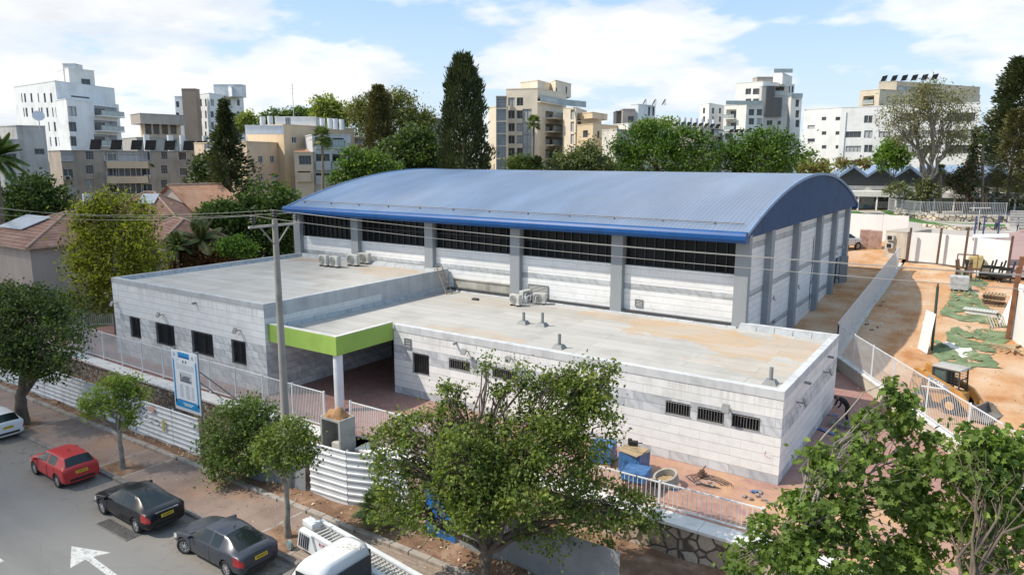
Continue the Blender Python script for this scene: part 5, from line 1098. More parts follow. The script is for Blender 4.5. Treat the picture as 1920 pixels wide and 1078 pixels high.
    for x in (-.85, .55):
        for s_ in (-1, 1):
            mb = MB(); ax = A_ @ Vector((0,1,0)); cc = Q(x, s_*.78, .42); mb.disc_axis(cc, ax, .44, .28, 26, 0); mb.disc_axis(cc, ax, .24, .30, 18, 1)
            for k in range(18):
                t = 2*math.pi*k/18; rd = (A_ @ Vector((math.cos(t), 0, math.sin(t)))); mb.beam(cc+rd*.44-ax*.13, cc+rd*.45+ax*.13, .05, .06, 0)
            mb.build('wheel', [m_tyre, M('rim_orange', (.60,.36,.14), .6, .15, 3)], r_)
    mb = MB(); sec = [(1.45,.55), (1.42,.2), (1.5,.03), (2.25,.02), (2.27,.06), (1.58,.1), (1.52,.25), (1.55,.55)]
    for (a, b_), (c_, d_) in zip(sec, sec[1:]+sec[:1]): mb.face([Q(a,-.95,b_),Q(c_,-.95,d_),Q(c_,.95,d_),Q(a,.95,b_)])
    for y in (-.95, .95): mb.hexa([Q(1.45,y-.02,.05),Q(2.2,y-.02,.04),Q(2.2,y+.02,.04),Q(1.45,y+.02,.05),Q(1.45,y-.02,.55),Q(1.75,y-.02,.5),Q(1.75,y+.02,.5),Q(1.45,y+.02,.55)])
    mb.build('bucket', m_bk, r_, fixn=True)
    mb = MB(); hx(mb, -1.46, -1.4, -.4, .4, .6, 1.3); mb.build('rear_grille', m_dk, r_)
loader()
# ------------------------------------------------------------------ things standing about the dirt yard
YG = lambda px, py: PG(px, py, 0, zyard)
m_at, nt, b = new_mat('artificial_turf'); p = pos(nt)
nt.links.new(ramp(nt, noise(nt, p, .9, 6, .65), [(.3, (.09,.12,.06)), (.5, (.15,.205,.10)), (.65, (.22,.26,.15)), (.8, (.34,.32,.22))]), b.inputs['Base Color']); b.inputs['Roughness'].default_value = .95; bump(nt, b, noise(nt, p, 4, 5), .8, .08)
trn = nt.nodes.new('ShaderNodeBsdfTransparent'); mx_ = nt.nodes.new('ShaderNodeMixShader'); nt.links.new(math_(nt, 'GREATER_THAN', noise(nt, p, .8, 7, .68), .56), mx_.inputs[0]); nt.links.new(b.outputs[0], mx_.inputs[1]); nt.links.new(trn.outputs[0], mx_.inputs[2]); nt.links.new(mx_.outputs[0], nt.nodes['Material Output'].inputs[0])   # worn through in tatters
def turf(label, px):
    pts = [YG(*q) for q in px]; mb = MB(); rr = random.Random(len(px)); out = []
    for i, a in enumerate(pts):
        b_ = pts[(i+1) % len(pts)]
        for t in np.linspace(0, 1, 6)[:-1]: q = a.lerp(b_, t); out.append((q.x+rr.uniform(-.25,.25), q.y+rr.uniform(-.6,.6)))
    c = (sum(q[0] for q in out)/len(out), sum(q[1] for q in out)/len(out)); n = len(out); vs = [(c[0], c[1], zyard(*c)+.05)]; ks = 6
    for k in range(1, ks+1):
        for q in out: x = c[0]+(q[0]-c[0])*k/ks; y = c[1]+(q[1]-c[1])*k/ks; vs.append((x, y, zyard(x, y)+.05+rr.uniform(0, .05)*(k < ks)+.07*(rr.random() < .12)))
    fs = [(0, 1+i, 1+(i+1) % n) for i in range(n)]+[(1+(k-1)*n+i, 1+k*n+i, 1+k*n+(i+1) % n, 1+(k-1)*n+(i+1) % n) for k in range(1, ks) for i in range(n)]
    mb.mesh(vs, fs, 0, False); tag(mb.build('turf_sheet', m_at), label, 'artificial turf', 'sheets of old turf')
turf('torn sheet of old green turf around the wrapped pallet and the slatted panel', [(1785,552), (1820,530), (1838,560), (1885,600), (1890,615), (1830,606), (1765,593), (1775,570)])
turf('crumpled sheet of old green turf below the leaning boards', [(1775,622), (1810,612), (1890,622), (1888,648), (1855,668), (1780,645)])
turf('strip of old green turf beside the green post', [(1750,640), (1790,655), (1850,665), (1880,690), (1800,695), (1752,672)])
turf('narrow patch of turf behind the wrapped pallet by the hoarding', [(1790,512), (1800,505), (1850,530), (1842,545), (1822,535)])
a = YG(1747, 657); mb = MB(); mb.tube([a, a+Vector((-.05,0,4.6))], .09, 10); mb.tube([a+Vector((-.05,0,4.6)), a+Vector((-.05,0,4.85))], .05, 8); tag(mb.build('green_post', M('dark_green_post', (.035,.075,.055), .6, .15, 2)), 'tall dark green steel post standing in the dirt yard', 'post')
a = YG(1730, 652); b_ = YG(1740, 660)
mb = MB(); w_ = (b_-a); w_.z = 0; w_ = w_.normalized()*1.5; q0 = a+Vector((-.3,-.3,0)); q1 = q0+w_; upv = Vector((.25,.55,2.75)); th = Vector((.06,-.03,0)); mb.hexa([q0, q1, q1+th, q0+th, q0+upv, q1+upv, q1+upv+th, q0+upv+th]); tag(mb.build('white_board', m_sheet_y, fixn=True), 'tall white sheet board leaning on the dark green post', 'board')
def wrapped(px, py, label, m, dx=1.2, dy=1.1, dz=1.0, rz=.1, cat='pallet'):
    a = YG(px, py); r_ = thing('wrapped_pallet', a, label, cat); mb = MB(); mb.obox((a.x, a.y, a.z+.15), dx, dy, dz, rz); mb.build('load', m, r_, bevel=.06); mb = MB()
    for k in (-.45, 0, .45): mb.obox((a.x+k, a.y, a.z), .12, dy, .14, rz)
    mb.build('pallet_base', m_timber, r_)
wrapped(1797, 545, 'pallet wrapped in clear film standing on the turf', M('clear_film_load', (.50,.50,.51), .35, .15, 3), 1.5, 1.2, 1.25)
wrapped(1855, 520, 'low pallet of white sheets near the rusty posts', m_sheet_y, 2.6, 1.6, .35)
a = YG(1838, 590); mb = MB(); mb.obox(a+Vector((0,0,.35)), 2.4, .9, .07, R(-12)); 
for k in range(10): mb.obox(a+Vector((-1.0+k*.22, .2-.045*k, .42)), .06, .55, .05, R(-12))
mb.obox(a+Vector((0,.3,0)), 2.2, .1, .35, R(-12)); mb.obox(a+Vector((0,-.3,0)), 2.2, .1, .35, R(-12)); tag(mb.build('slatted_panel', M('panel_white', (.60,.60,.57), .6, .06, 2)), 'pale slatted panel lying on timbers on the turf', 'panel')
a = YG(1872, 606); mb = MB(); q0 = a; q1 = a+Vector((.5,-1.1,0)); upv = Vector((.9,.5,3.2)); th = Vector((.08,.05,0)); mb.hexa([q0, q1, q1+th, q0+th, q0+upv, q1+upv, q1+upv+th, q0+upv+th])
tag(mb.build('white_board', m_sheet_y, fixn=True), 'long white board propped against the rusty posts', 'board')
for k in range(7):
    a = YG(1856+k*5, 618-k*1); mb = MB(); mb.beam(a+Vector((0,0,.06)), a+Vector((-.35,1.0,.7)), .07, .05); tag(mb.build('pale_slat', m_timber if k % 3 == 0 else M('slat_grey', (.42,.39,.35), .8, .1, 3)), 'pale slat fanned out at the foot of the propped white board', 'slat', 'fanned out slats')
for k in range(5):
    a = YG(1862, 572); mb = MB(); z0 = a.z+k*.22; rz = random.uniform(-.15, .15)
    for j in range(7): mb.obox((a.x-.75+j*.25, a.y, z0+.12), .14, 1.3, .03, rz)
    for j in (-.55, 0, .55): mb.obox((a.x, a.y+j, z0), 1.6, .1, .12, rz)
    tag(mb.build('wooden_pallet', m_rust if k % 2 else m_timber), ('topmost' if k == 4 else 'lowest' if k == 0 else 'one of the middle')+' brown wooden pallet of the stack behind the slatted panel', 'pallet', 'stack of wooden pallets')
for k, (px, py) in enumerate([(1848, 522), (1865, 524), (1882, 527)]):
    a = YG(px, py+2); r_ = thing('black_chair', a, ['leftmost', 'middle', 'rightmost'][k]+' of three black high-armed chairs before the white hoarding', 'chair', 'black chairs in a row'); s_ = 1.25
    mb = MB(); mb.obox(a+Vector((0,0,.45)), 1.0*s_, .9*s_, .3, 0); mb.build('seat', m_black, r_, bevel=.04)
    mb = MB(); mb.beam(a+Vector((-.5,.4,.7)), a+Vector((-.3,.6,1.9)), .16, .1); mb.beam(a+Vector((.5,.4,.7)), a+Vector((.75,.55,2.0)), .16, .1); mb.beam(a+Vector((-.45,.5,1.2)), a+Vector((.6,.5,1.25)), .1, .3); mb.build('backrest', m_black, r_)
    for sx in (-.5, .5):
        for sy in (-.4, .4): mb = MB(); mb.beam(a+Vector((sx,sy,0)), a+Vector((sx,sy,.5)), .12); mb.build('leg', m_black, r_)
a = YG(1808, 528); mb = MB()
for q in ((-.8,0), (.9,.1), (-.8,.9), (.9,.9)): mb.beam(a+Vector((q[0],q[1],0)), a+Vector((q[0],q[1],2.6)), .07)
mb.beam(a+Vector((-.8,0,2.6)), a+Vector((.9,.1,2.6)), .06); mb.beam(a+Vector((-.8,.9,2.6)), a+Vector((.9,.9,2.6)), .06); mb.beam(a+Vector((-.8,0,.9)), a+Vector((.9,.1,.9)), .06)
tag(mb.build('steel_rack', m_rust), 'rusty steel rack holding dark boards near the hoarding post', 'rack')
for k in range(6):
    mb = MB(); q = a+Vector((-.6+.22*k, .3, 0)); mb.beam(q, q+Vector((random.uniform(-.4,.4), .3, 2.0+.2*random.random())), .22, .05); tag(mb.build('dark_board', m_rust if k % 2 else m_black), 'dark board standing upright in the rusty steel rack', 'board', 'boards in the rack')
a = YG(1828, 512); mb = MB(); mb.hexa([a+Vector(v) for v in ((-.9,-.4,.5),(.9,-.4,.5),(.9,.4,.5),(-.9,.4,.5),(-.7,-.4,1.7),(.5,-.4,1.9),(.5,.4,1.9),(-.7,.4,1.7))]); tag(mb.build('yellow_tank', M('yellow_plastic', (.46,.36,.16), .6, .15, 2), bevel=.1), 'faded yellow plastic tank between the rack and the black chairs', 'tank')
a = YG(1796, 655); mb = MB(); rr = random.Random(2); k = 22; vs = [(a.x, a.y, zyard(a.x, a.y)+.09)]; 
for i in range(k): t = 2*math.pi*i/k; r_ = .9+.14*math.sin(3*t)+.08*math.sin(7*t+1); x = a.x+math.cos(t)*.9*r_-.5*math.sin(t); y = a.y+math.sin(t)*1.7*r_; vs.append((x, y, zyard(x, y)+.07))
mb.mesh(vs, [(0, 1+i, 1+(i+1) % k) for i in range(k)]); tag(mb.build('plaster_spill', M('white_plaster', (.72,.69,.64), .9, .08, 2)), 'spill of white plaster on the ground beside the green post', 'plaster spill')
for k in range(9):
    a = YG(1880+k*4, 648+k*2.2); mb = MB(); d = Vector((math.cos(.3*k), math.sin(.3*k+.5), 0))*random.uniform(.7, 1.3); mb.beam(a+Vector((0,0,.06+.03*k))-d, a+Vector((0,0,.08+.03*k))+d, .14, .04); tag(mb.build('scrap_plank', m_timber if k % 2 else m_ply), 'loose scrap plank in the heap at the right edge of the yard', 'plank', 'heap of scrap planks')
for i, (px, py, h) in enumerate(((1889, 636, 8.6), (1897, 600, 8.2))):
    a = YG(px, py); mb = MB(); mb.beam(a, a+Vector((.15,0,h*.62)), .30, .24); tag(mb.build('rusty_post', M('rust_beam', (.20,.085,.04), .85, .2, 2) if i == 0 else bpy.data.materials['rust_beam']), ('nearer' if i == 0 else 'farther')+' of two thick rusty steel posts at the right edge', 'post', 'rusty steel posts')
# hoardings at the back of the dirt yard
def hpts(px): return [tuple(PG(x, y)[:2]) for x, y in px]
hoarding('tall white sheet hoarding with rust brown posts at the end of the dirt yard', hpts([(1701, 487), (1757, 492), (1808, 499), (1888, 513)]), lambda x, y: gz((x, y))-.1, lambda x, y: gz((x, y))+3.15, m_sheet_y, False, 30, post_m=m_rust)
for i, (px, py, h) in enumerate(((1701, 489, 3.7), (1757, 494, 3.9), (1806, 502, 4.3), (1888, 515, 3.9))):
    a = PG(px, py); mb = MB(); mb.beam(a+Vector((0,-.2,0)), a+Vector((.1,-.2,h)), .22); tag(mb.build('hoarding_post', m_rust), ['first', 'second', 'third', 'last'][i]+' rust brown post from the left on the far white hoarding', 'post', 'posts of the far hoarding')
hoarding('white hoarding behind the site container, left of the tall hoarding', hpts([(1590, 448), (1652, 452), (1700, 455)]), lambda x, y: gz((x, y))-.1, lambda x, y: gz((x, y))+3.4, m_sheet_y, False, 4.2, post_m=m_rust)
q = [YG(1893, 632), YG(1935, 668)]; hoarding('white hoarding cut off by the right edge behind the rusty posts', [tuple(q[0][:2]), tuple(q[1][:2])], lambda x, y: zyard(x, y)-.1, lambda x, y: zyard(x, y)+3.6, m_sheet_y, False, 3, post_m=m_rust)
# site office container, brick pallets, white off-roader
a = PG(1657, 482); b_ = PG(1697, 487); so_ = thing('site_office', a, 'weathered pale site office cabin with two air conditioners by the far hoarding', 'cabin')
d = (b_-a); d.z = 0; L = d.length; d = d/L; n_ = Vector((-d.y, d.x, 0)); mb = MB(); H = 2.9
q = [a, b_, b_+n_*6, a+n_*6]; q = [Vector((v.x, v.y, a.z)) for v in q]; mb.hexa(q+[v+Vector((0,0,H)) for v in q]); mb.build('wall', M('cabin_cream', (.55,.49,.41), .8, .1, .8, streak=.3), so_)
mb = MB(); mb.hexa([v+Vector((0,0,H)) for v in q]+[v+Vector((0,0,H+.16)) for v in q]); mb.build('roof', M('cabin_roof', (.42,.38,.33), .9, .12, .8), so_, bevel=.03)
for z in (1.1, 2.0):
    mb = MB(); c = a+d*L*.28-n_*.25+Vector((0,0,z)); mb.obox(c, .8, .35, .6, math.atan2(d.y, d.x)); mb.build('air_conditioner', m_ac, so_); mb = MB(); mb.obox(c-n_*.19+Vector((0,0,.08)), .5, .03, .44, math.atan2(d.y, d.x)); mb.build('fan_opening', m_black, so_)
for i, (px, py, lb) in enumerate(((1622, 464, 'left'), (1640, 466, 'right'))):
    a = PG(px, py); q_ = paver_pallet((a.x, a.y, a.z), .2, f'pallet of pinkish bricks beside the white off-roader, the {lb} one of two', 0, 1.7); q_.scale = (1.4, 1.4, 1.2)
    for c_ in q_.children:
        if c_.name.startswith('paver_layers'): c_.data.materials[0] = M('pink_brick', (.46,.30,.25), .85, .2, 2) if i == 0 else bpy.data.materials['pink_brick']
sv = car('white off-roader half hidden behind the far corner of the hall', 'hatch', p_wht, PG(1580, 468), R(180+55), suv=.28); sv['group'] = 'cars on the site'; sv.name = 'parked_car'; sv.scale = (1.15,)*3
# rubble beside the far grey railing
rr = random.Random(21)
for i in range(14):
    y = rr.uniform(58, 80); x = -7.9+rr.uniform(0, 1.3); s_ = rr.uniform(.08, .2); mb = MB(); mb.obox((x, y, zyard(x, y)-.02), s_*1.6, s_, s_*.6, rr.uniform(0, 3)); tag(mb.build('rubble_piece', m_conc_l if i % 3 else m_brick, bevel=.02), 'piece of broken concrete lying in the dirt along the grey railing base', 'rubble', 'rubble along the railing')
# ------------------------------------------------------------------ town behind
def wm(name, c, streak=.12, var=.07): return M(name, c, .8, var, .35, streak=streak)
w_white, w_white2, w_cream, w_sand, w_grey, w_dgrey, w_taupe = wm('plaster_white', (.76,.78,.80)), wm('plaster_offwhite', (.78,.77,.74)), wm('stone_cream', (.74,.64,.51), .06), wm('plaster_sand', (.68,.53,.36)), wm('plaster_grey', (.50,.49,.47), .3, .1), wm('cladding_dark', (.10,.10,.105)), wm('plaster_taupe', (.43,.38,.34), .25, .1)
w_brown = wm('plaster_brown', (.36,.31,.265), .35, .12); w_beige = wm('plaster_beige', (.62,.49,.36), .12); w_greige = wm('plaster_greige', (.44,.42,.40), .2); w_pink = wm('plaster_pinkish', (.46,.37,.32), .2, .08); w_brownc = wm('cladding_brown', (.30,.23,.185))
m_gfar = M('window_glass_far', (.065,.075,.085), .2, .3, .3); m_glight = M('window_shutter_pale', (.42,.43,.44), .5, .1, .5); m_fwhite = M('window_frame_white', (.68,.69,.69), .5, .05, 2); m_fgrey = M('window_frame_grey', (.24,.25,.26), .5, .08, 2); m_rail_g = M('balcony_glass', (.36,.42,.43), .15, .1, .5); m_in = M('balcony_shade', (.26,.23,.20), .9, .1, 1)
m_roof_f = M('flat_roof_pale', (.5,.49,.47), .9, .1, .4); m_solar = M('solar_panel', (.012,.013,.016), .6, .2, 1, spec=.02); m_tank = M('water_tank_white', (.66,.67,.68), .4, .04, 2)
class Bld:
    """a building fixed by surveying its near corner: corners are (px, py) of the roof line; d is the distance of the near corner"""
    def __init__(s, name, label, corners, d, wall, zbase=None, cat='building', group=None, near=1, back=None, holes=None, ztop=None, cope=True, copem=None, deps=None):
        c1 = AD(*corners[near], d); zt = c1.z; s.zt = zt
        deps = deps or ([d]*2 if len(corners) == 2 else (d*1.03, d, d*1.05))
        if deps: s.c = [AD(x, y, dd) for (x, y), dd in zip(corners, deps)]
        else: s.c = [c1 if i == near else P(x, y, zt) for i, (x, y) in enumerate(corners)]
        for c in s.c: c.z = 0
        a, b_ = s.c[0], s.c[-1]
        if len(s.c) == 2:
            t = (b_-a).normalized(); n = Vector((-t.y, t.x, 0)); bk = back or 12; ring = [a, b_, b_+n*bk, a+n*bk]
        elif len(s.c) == 3: ring = [a, s.c[1], b_, a+b_-s.c[1]]
        else: ring = list(s.c)
        s.ring = ring; s.zb = (min(gz(c) for c in ring)-.6) if zbase is None else zbase
        org = sum(ring, Vector())/len(ring); s.root = thing(name, (org.x, org.y, s.zb), label, cat, group); s.wall = wall; s.mb = MB(); s.h = {}; s.win = []
        s.cope = cope; s.copem = copem or wall
    def uv(s, k, x, y):
        A = s.ring[k]; B = s.ring[(k+1) % len(s.ring)]; t = (B-A).normalized(); n = Vector((t.y, -t.x, 0)); r_ = ray(x, y); tt = (A-CAM).dot(n)/r_.dot(n); p = CAM+r_*tt; return (p-A).dot(t), p.z
    def win_px(s, k, x0, y0, x1, y1, **kw):
        u0, z1 = s.uv(k, x0, y0); u1, z0 = s.uv(k, x1, y1); s.h.setdefault(k, []).append((min(u0, u1), max(u0, u1), min(z0, z1), max(z0, z1), kw)); return s
    def win_at(s, k, x, y, w_, h_, **kw):
        u, z = s.uv(k, x, y); s.h.setdefault(k, []).append((u-w_/2, u+w_/2, z-h_/2, z+h_/2, kw)); return s
    def done(s, parapet=.5, roof_m=None):
        R_ = s.ring; n = len(R_)
        for k in range(n):
            hl = s.h.get(k, []); A, B = R_[k], R_[(k+1) % n]; rev = .18
            hs, pt, t, nn = facade(s.mb, A, B, s.zb, s.zt, [h[:4] for h in hl], rev)
            L = (Vector(B)-Vector(A)).length
            for h in hl:
                kw = dict(h[4]); u0, u1, v0, v1 = max(.02, h[0]), min(L-.02, h[1]), max(s.zb+.02, h[2]), min(s.zt-.02, h[3])
                if u1-u0 > .1 and v1-v0 > .1:
                    kind = kw.pop('kind', 'win')
                    if kind == 'win': s.win.append((pt, (u0, u1, v0, v1), kw))
                    else: s.balcony(pt, (u0, u1, v0, v1), kw, nn)
        s.mb.build('wall', s.wall, s.root)
        for pt, h, kw in s.win: window(s.root, pt, h, .18, kw.get('f', m_fgrey), kw.get('g', m_glight if random.random() < .22 else m_gfar), nx=kw.get('nx', 2), ny=kw.get('ny', 1), fw=.07, sill=kw.get('sill', False), sill_m=s.copem)
        mb = MB(); mb.face([(p.x, p.y, s.zt-parapet) for p in R_]); mb.build('roof', roof_m or m_roof_f, s.root)
        if s.cope:
            mb = MB()
            for k in range(n):
                A, B = R_[k], R_[(k+1) % n]; t = (B-A).normalized(); nn = Vector((t.y, -t.x, 0)); up = Vector((0,0,1))
                q = [A+nn*.06, B+nn*.06, B-nn*.25, A-nn*.25]; mb.hexa([v+up*(s.zt-.05) for v in q]+[v+up*(s.zt+.09) for v in q])
            mb.build('coping', s.copem, s.root)
        return s
    def balcony(s, pt, h, kw, nn):
        u0, u1, v0, v1 = h; dep = 1.6
        mb = MB(); 
        for q in ([pt(u0,v0,.18),pt(u1,v0,.18),pt(u1,v0,dep),pt(u0,v0,dep)], [pt(u0,v0,dep),pt(u1,v0,dep),pt(u1,v1,dep),pt(u0,v1,dep)], [pt(u0,v1,.18),pt(u0,v1,dep),pt(u1,v1,dep),pt(u1,v1,.18)], [pt(u0,v0,.18),pt(u0,v0,dep),pt(u0,v1,dep),pt(u0,v1,.18)], [pt(u1,v0,.18),pt(u1,v1,.18),pt(u1,v1,dep),pt(u1,v0,dep)]): mb.face(q)
        bl = mb.build('balcony', s.wall, s.root)
        mb = MB(); w_ = u1-u0; mb.face([pt(u0+w_*.15,v0+.05,dep-.03),pt(u0+w_*.75,v0+.05,dep-.03),pt(u0+w_*.75,v1-.35,dep-.03),pt(u0+w_*.15,v1-.35,dep-.03)]); mb.build('balcony_door', m_gfar, bl)
        out = kw.get('out', .9); mb = MB()
        if out > .01:
            q = [pt(u0-.1,v0-.22,0),pt(u1+.1,v0-.22,0),pt(u1+.1,v0-.22,-out),pt(u0-.1,v0-.22,-out)]; q2 = [v+Vector((0,0,.22)) for v in q]; mb.hexa([q[3],q[2],q[1],q[0],q2[3],q2[2],q2[1],q2[0]]); mb.build('slab', s.copem, bl)
        mb = MB(); rail = kw.get('rail', 'glass')
        if rail == 'solid': q = [pt(u0-.1,v0,-out),pt(u1+.1,v0,-out),pt(u1+.1,v0,-out+.12),pt(u0-.1,v0,-out+.12)]; mb.hexa(q+[v+Vector((0,0,1.0)) for v in q]); mb.build('parapet', s.copem, bl, fixn=True)
        else:
            mb.face([pt(u0,v0+.05,-out+.05),pt(u1,v0+.05,-out+.05),pt(u1,v0+1.0,-out+.05),pt(u0,v0+1.0,-out+.05)]); mb.build('glass_rail', m_rail_g, bl)
            mb = MB(); mb.beam(pt(u0-.05,v0+1.02,-out+.05), pt(u1+.05,v0+1.02,-out+.05), .06)
            for k in range(5): u = u0+(u1-u0)*k/4; mb.beam(pt(u,v0,-out+.05), pt(u,v0+1.0,-out+.05), .04)
            mb.build('handrail', m_fgrey, bl)
def sub_block(b, corners, d, wall, z0=None, name='upper_block', holes=(), near=1, deps=None, back=None, cope=True):
    """a box that belongs to the building b"""
    deps = deps or ([d]*2 if len(corners) == 2 else (d*1.03, d, d*1.05))
    s = Bld.__new__(Bld); c1 = AD(*corners[near], d); s.zt = c1.z; s.c = [AD(x, y, dd) for (x, y), dd in zip(corners, deps)] if deps else [c1 if i == near else P(x, y, c1.z) for i, (x, y) in enumerate(corners)]
    for c in s.c: c.z = 0
    a, e = s.c[0], s.c[-1]
    if len(s.c) == 2: t = (e-a).normalized(); n = Vector((-t.y, t.x, 0)); s.ring = [a, e, e+n*(back or 5), a+n*(back or 5)]
    else: s.ring = [a, s.c[1], e, a+e-s.c[1]]
    s.zb = b.zt-.4 if z0 is None else z0; s.root = b.root; s.wall = wall; s.mb = MB(); s.h = {}; s.win = []; s.cope = cope; s.copem = wall; return s
def tank(p, label, h=1.3, r_=.32):
    mb = MB(); mb.cyl(p, r_, h, 14); tag(mb.build('water_tank', m_tank), label, 'water tank', 'white water tanks on the roofs')
def solar(p, face, label, w_=1.9, l_=1.3):
    p = Vector(p); r_ = thing('solar_heater', p, label, 'solar heater', 'solar heaters on the flat roofs'); f = Vector(face).normalized(); s = Vector((-f.y, f.x, 0)); up = Vector((0,0,1)); mb = MB()
    a = [p-s*w_/2+f*.1, p+s*w_/2+f*.1]; b_ = [q-f*.6+up*l_*.85 for q in a]; n = Vector((0,0,.06)); mb.hexa([a[0], a[1], b_[1], b_[0], a[0]+n, a[1]+n, b_[1]+n, b_[0]+n]); mb.build('panel', m_solar, r_, fixn=True)
    mb = MB()
    for q in (-.8, .8): mb.beam(p+s*q-f*.55, p+s*q-f*.55+up*l_*.8, .06)
    mb.beam(p-s*.8-f*.55+up*.1, p+s*.8-f*.55+up*.1, .06); mb.build('stand', m_fgrey, r_); return r_
cam_dir = -U_F
# --- brown slab block with solar heaters
b = Bld('apartment_block', 'long grey brown apartment block with solar heaters on its roof', [(90, 283), (113, 283), (355, 287)], 118, w_brown, copem=wm('old_coping', (.2,.19,.18), .3), near=1, deps=(126, 118, 128))
K = 1
for (x, y, w_, h_, g, nx) in ((123,293,2.2,1.6,m_glight,1), (207,293,1.9,1.6,m_glight,1), (273,293,1.5,1.5,m_gfar,1), (342,293,1.4,1.5,m_gfar,1), (127,326,1.6,1.6,m_gfar,2), (209,324,1.5,1.6,m_glight,1), (273,324,1.5,1.5,m_gfar,1), (344,322,1.4,1.4,m_gfar,1), (130,357,1.8,1.5,m_glight,1), (212,354,1.3,1.5,m_gfar,1), (277,352,1.5,1.3,m_gfar,1)): b.win_at(K, x, y, w_, h_, g=g, f=m_fwhite, nx=nx, sill=True)
for y in (292, 322, 353): b.win_at(K, 239, y, 6.0, 2.0, nx=7, f=m_fwhite, g=m_glight if y < 300 else m_gfar); 
for y in (291, 318, 345): b.win_at(K, 168, y, 1.1, 1.4, nx=3, ny=3, f=m_fgrey); b.win_at(K, 308, y, 1.0, 1.4, nx=3, ny=3, f=m_fgrey)
b.done()
A_, B_ = b.ring[1], b.ring[2]; t = (B_-A_).normalized(); nn = Vector((t.y, -t.x, 0))
for z_, x in ((308, 239), (336, 239)):
    u, z = b.uv(1, x, z_); mb = MB(); q = A_+t*(u-3.1)+nn*.03; q2 = A_+t*(u+3.1)+nn*.03; mb.hexa([q+Vector((0,0,z-.7)), q2+Vector((0,0,z-.7)), q2+nn*.5+Vector((0,0,z-.7)), q+nn*.5+Vector((0,0,z-.7)), q+Vector((0,0,z+.5)), q2+Vector((0,0,z+.5)), q2+nn*.5+Vector((0,0,z+.5)), q+nn*.5+Vector((0,0,z+.5))]); mb.build('balcony_band', w_beige, b.root, fixn=True)
for x, y in ((127,334), (210,334), (227,336), (276,332)):
    u, z = b.uv(1, x, y); mb = MB(); c = A_+t*u+nn*.25; mb.obox((c.x, c.y, z-.3), .95, .4, .65, math.atan2(t.y, t.x)); o = mb.build('air_conditioner', m_ac, b.root); mb = MB(); c = c+nn*.21; mb.obox((c.x, c.y, z-.25), .55, .03, .5, math.atan2(t.y, t.x)); mb.build('fan_opening', m_black, o)
for i in range(12):
    p = A_+t*(5+i*2.75+(i % 3)*.3)-nn*2.2; solar((p.x, p.y, b.zt+.25), -t*.62+nn*.78, 'dark tilted solar heater on the grey brown block roof', 2.0, 1.9)
for i in range(9): p = A_+t*(13+i*2.9+(i % 2)*.9)-nn*4.6; tank((p.x, p.y, b.zt-.3), 'white water tank behind the solar heaters of the grey brown block', 3.2, .5)
brown_block = b
# --- white high-rise at the left
b = Bld('apartment_tower', 'white angular apartment tower with a penthouse box at the far left', [(25, 160), (103, 152), (214, 164)], 150, w_white, zbase=4, deps=(163, 150, 166))
for y, xs in ((184, (41, 47, 59, 72, 84, 96)), (211, (45, 50, 61, 74, 79, 89, 99, 106)), (238, (92, 103, 110)), (266, (95, 105, 112))):
    for i, x in enumerate(xs): b.win_at(0, x, y, .95 if i % 3 else .55, 1.9, nx=1)
for y in (209, 238, 266): b.win_at(1, 136, y, 2.3, 1.9, nx=2)
for y in (211, 239, 267): b.win_px(1, 179, y-8, 216, y+9, kind='bal', out=1.5)
b.win_px(1, 133, 179, 168, 186, nx=4); b.done()
s = sub_block(b, [(103, 188), (124, 186), (222, 192)], 146, w_white, b.zb, 'lower_front', deps=(150.5, 146, 162)); 
for y in (209, 238, 265): s.win_at(1, 136, y, 2.3, 1.9, nx=2)
for y in (198, 225, 252): s.win_px(1, 176, y, 221, y+22, kind='bal', out=1.6)
s.done()
s = sub_block(b, [(107, 130), (128, 128), (176, 133)], 156, w_white2, None, deps=(162, 156, 161)); s.win_at(1, 161, 154, 2.0, 1.2); s.done()
s = sub_block(b, [(117, 120), (139, 120)], 158, M('roof_grid_pale', (.6,.61,.63), .5), None, back=3, near=0); s.done()
# --- grey concrete block left edge
b = Bld('concrete_house', 'grey modernist concrete house with a satellite dish at the left edge', [(-60, 235), (30, 236), (84, 234)], 104, w_grey, deps=(112, 104, 106)); b.win_px(1, 64, 279, 84, 290, nx=2)
b.win_px(0, -20, 275, 12, 301, kind='bal', out=.6); b.win_px(0, -20, 318, 14, 338, nx=3); b.win_px(1, 31, 323, 46, 338, nx=2); b.done()
s = sub_block(b, [(-30, 262), (0, 262), (34, 262)], 102, w_grey, b.zb, deps=(104, 102, 103)); s.win_px(1, 4, 288, 32, 301, nx=3); s.done()
p = AD(74, 236, 104.5); mb = MB(); n = 20; q = Vector((.8,-.35,.4)).normalized(); a_ = q.orthogonal().normalized(); c_ = q.cross(a_)
rings = [[tuple(p+Vector((0,0,1.3))+q*(rr_*rr_*.25)+(a_*math.cos(2*math.pi*k/n)+c_*math.sin(2*math.pi*k/n))*rr_) for k in range(n)] for rr_ in (.05, .35, .6, .78)]
loft(mb, rings); mb.tube([p-Vector((0,0,.5)), p+Vector((0,0,1.2))], .07, 8); tag(mb.build('satellite_dish', m_galv), 'grey satellite dish on the roof of the concrete house', 'satellite dish')
# --- grey-beige modern house behind the brown block
b = Bld('terraced_house', 'taupe modernist house with an angular overhanging roof behind the brown block', [(226, 262), (256, 258), (352, 262)], 140, w_greige, deps=(150, 140, 148)); b.win_px(1, 307, 262, 333, 275, nx=4); b.done()
s = sub_block(b, [(245, 226), (262, 213), (346, 216)], 145, w_taupe, AD(262, 232, 145).z, deps=(150, 145, 152)); s.done()
s = sub_block(b, [(262, 231), (270, 231), (338, 231)], 148, w_beige, None, deps=(152, 148, 154), cope=False)
for x in (278, 293, 309, 325): s.win_at(1, x, 240, 1.3, 2.6, nx=1)
s.done()
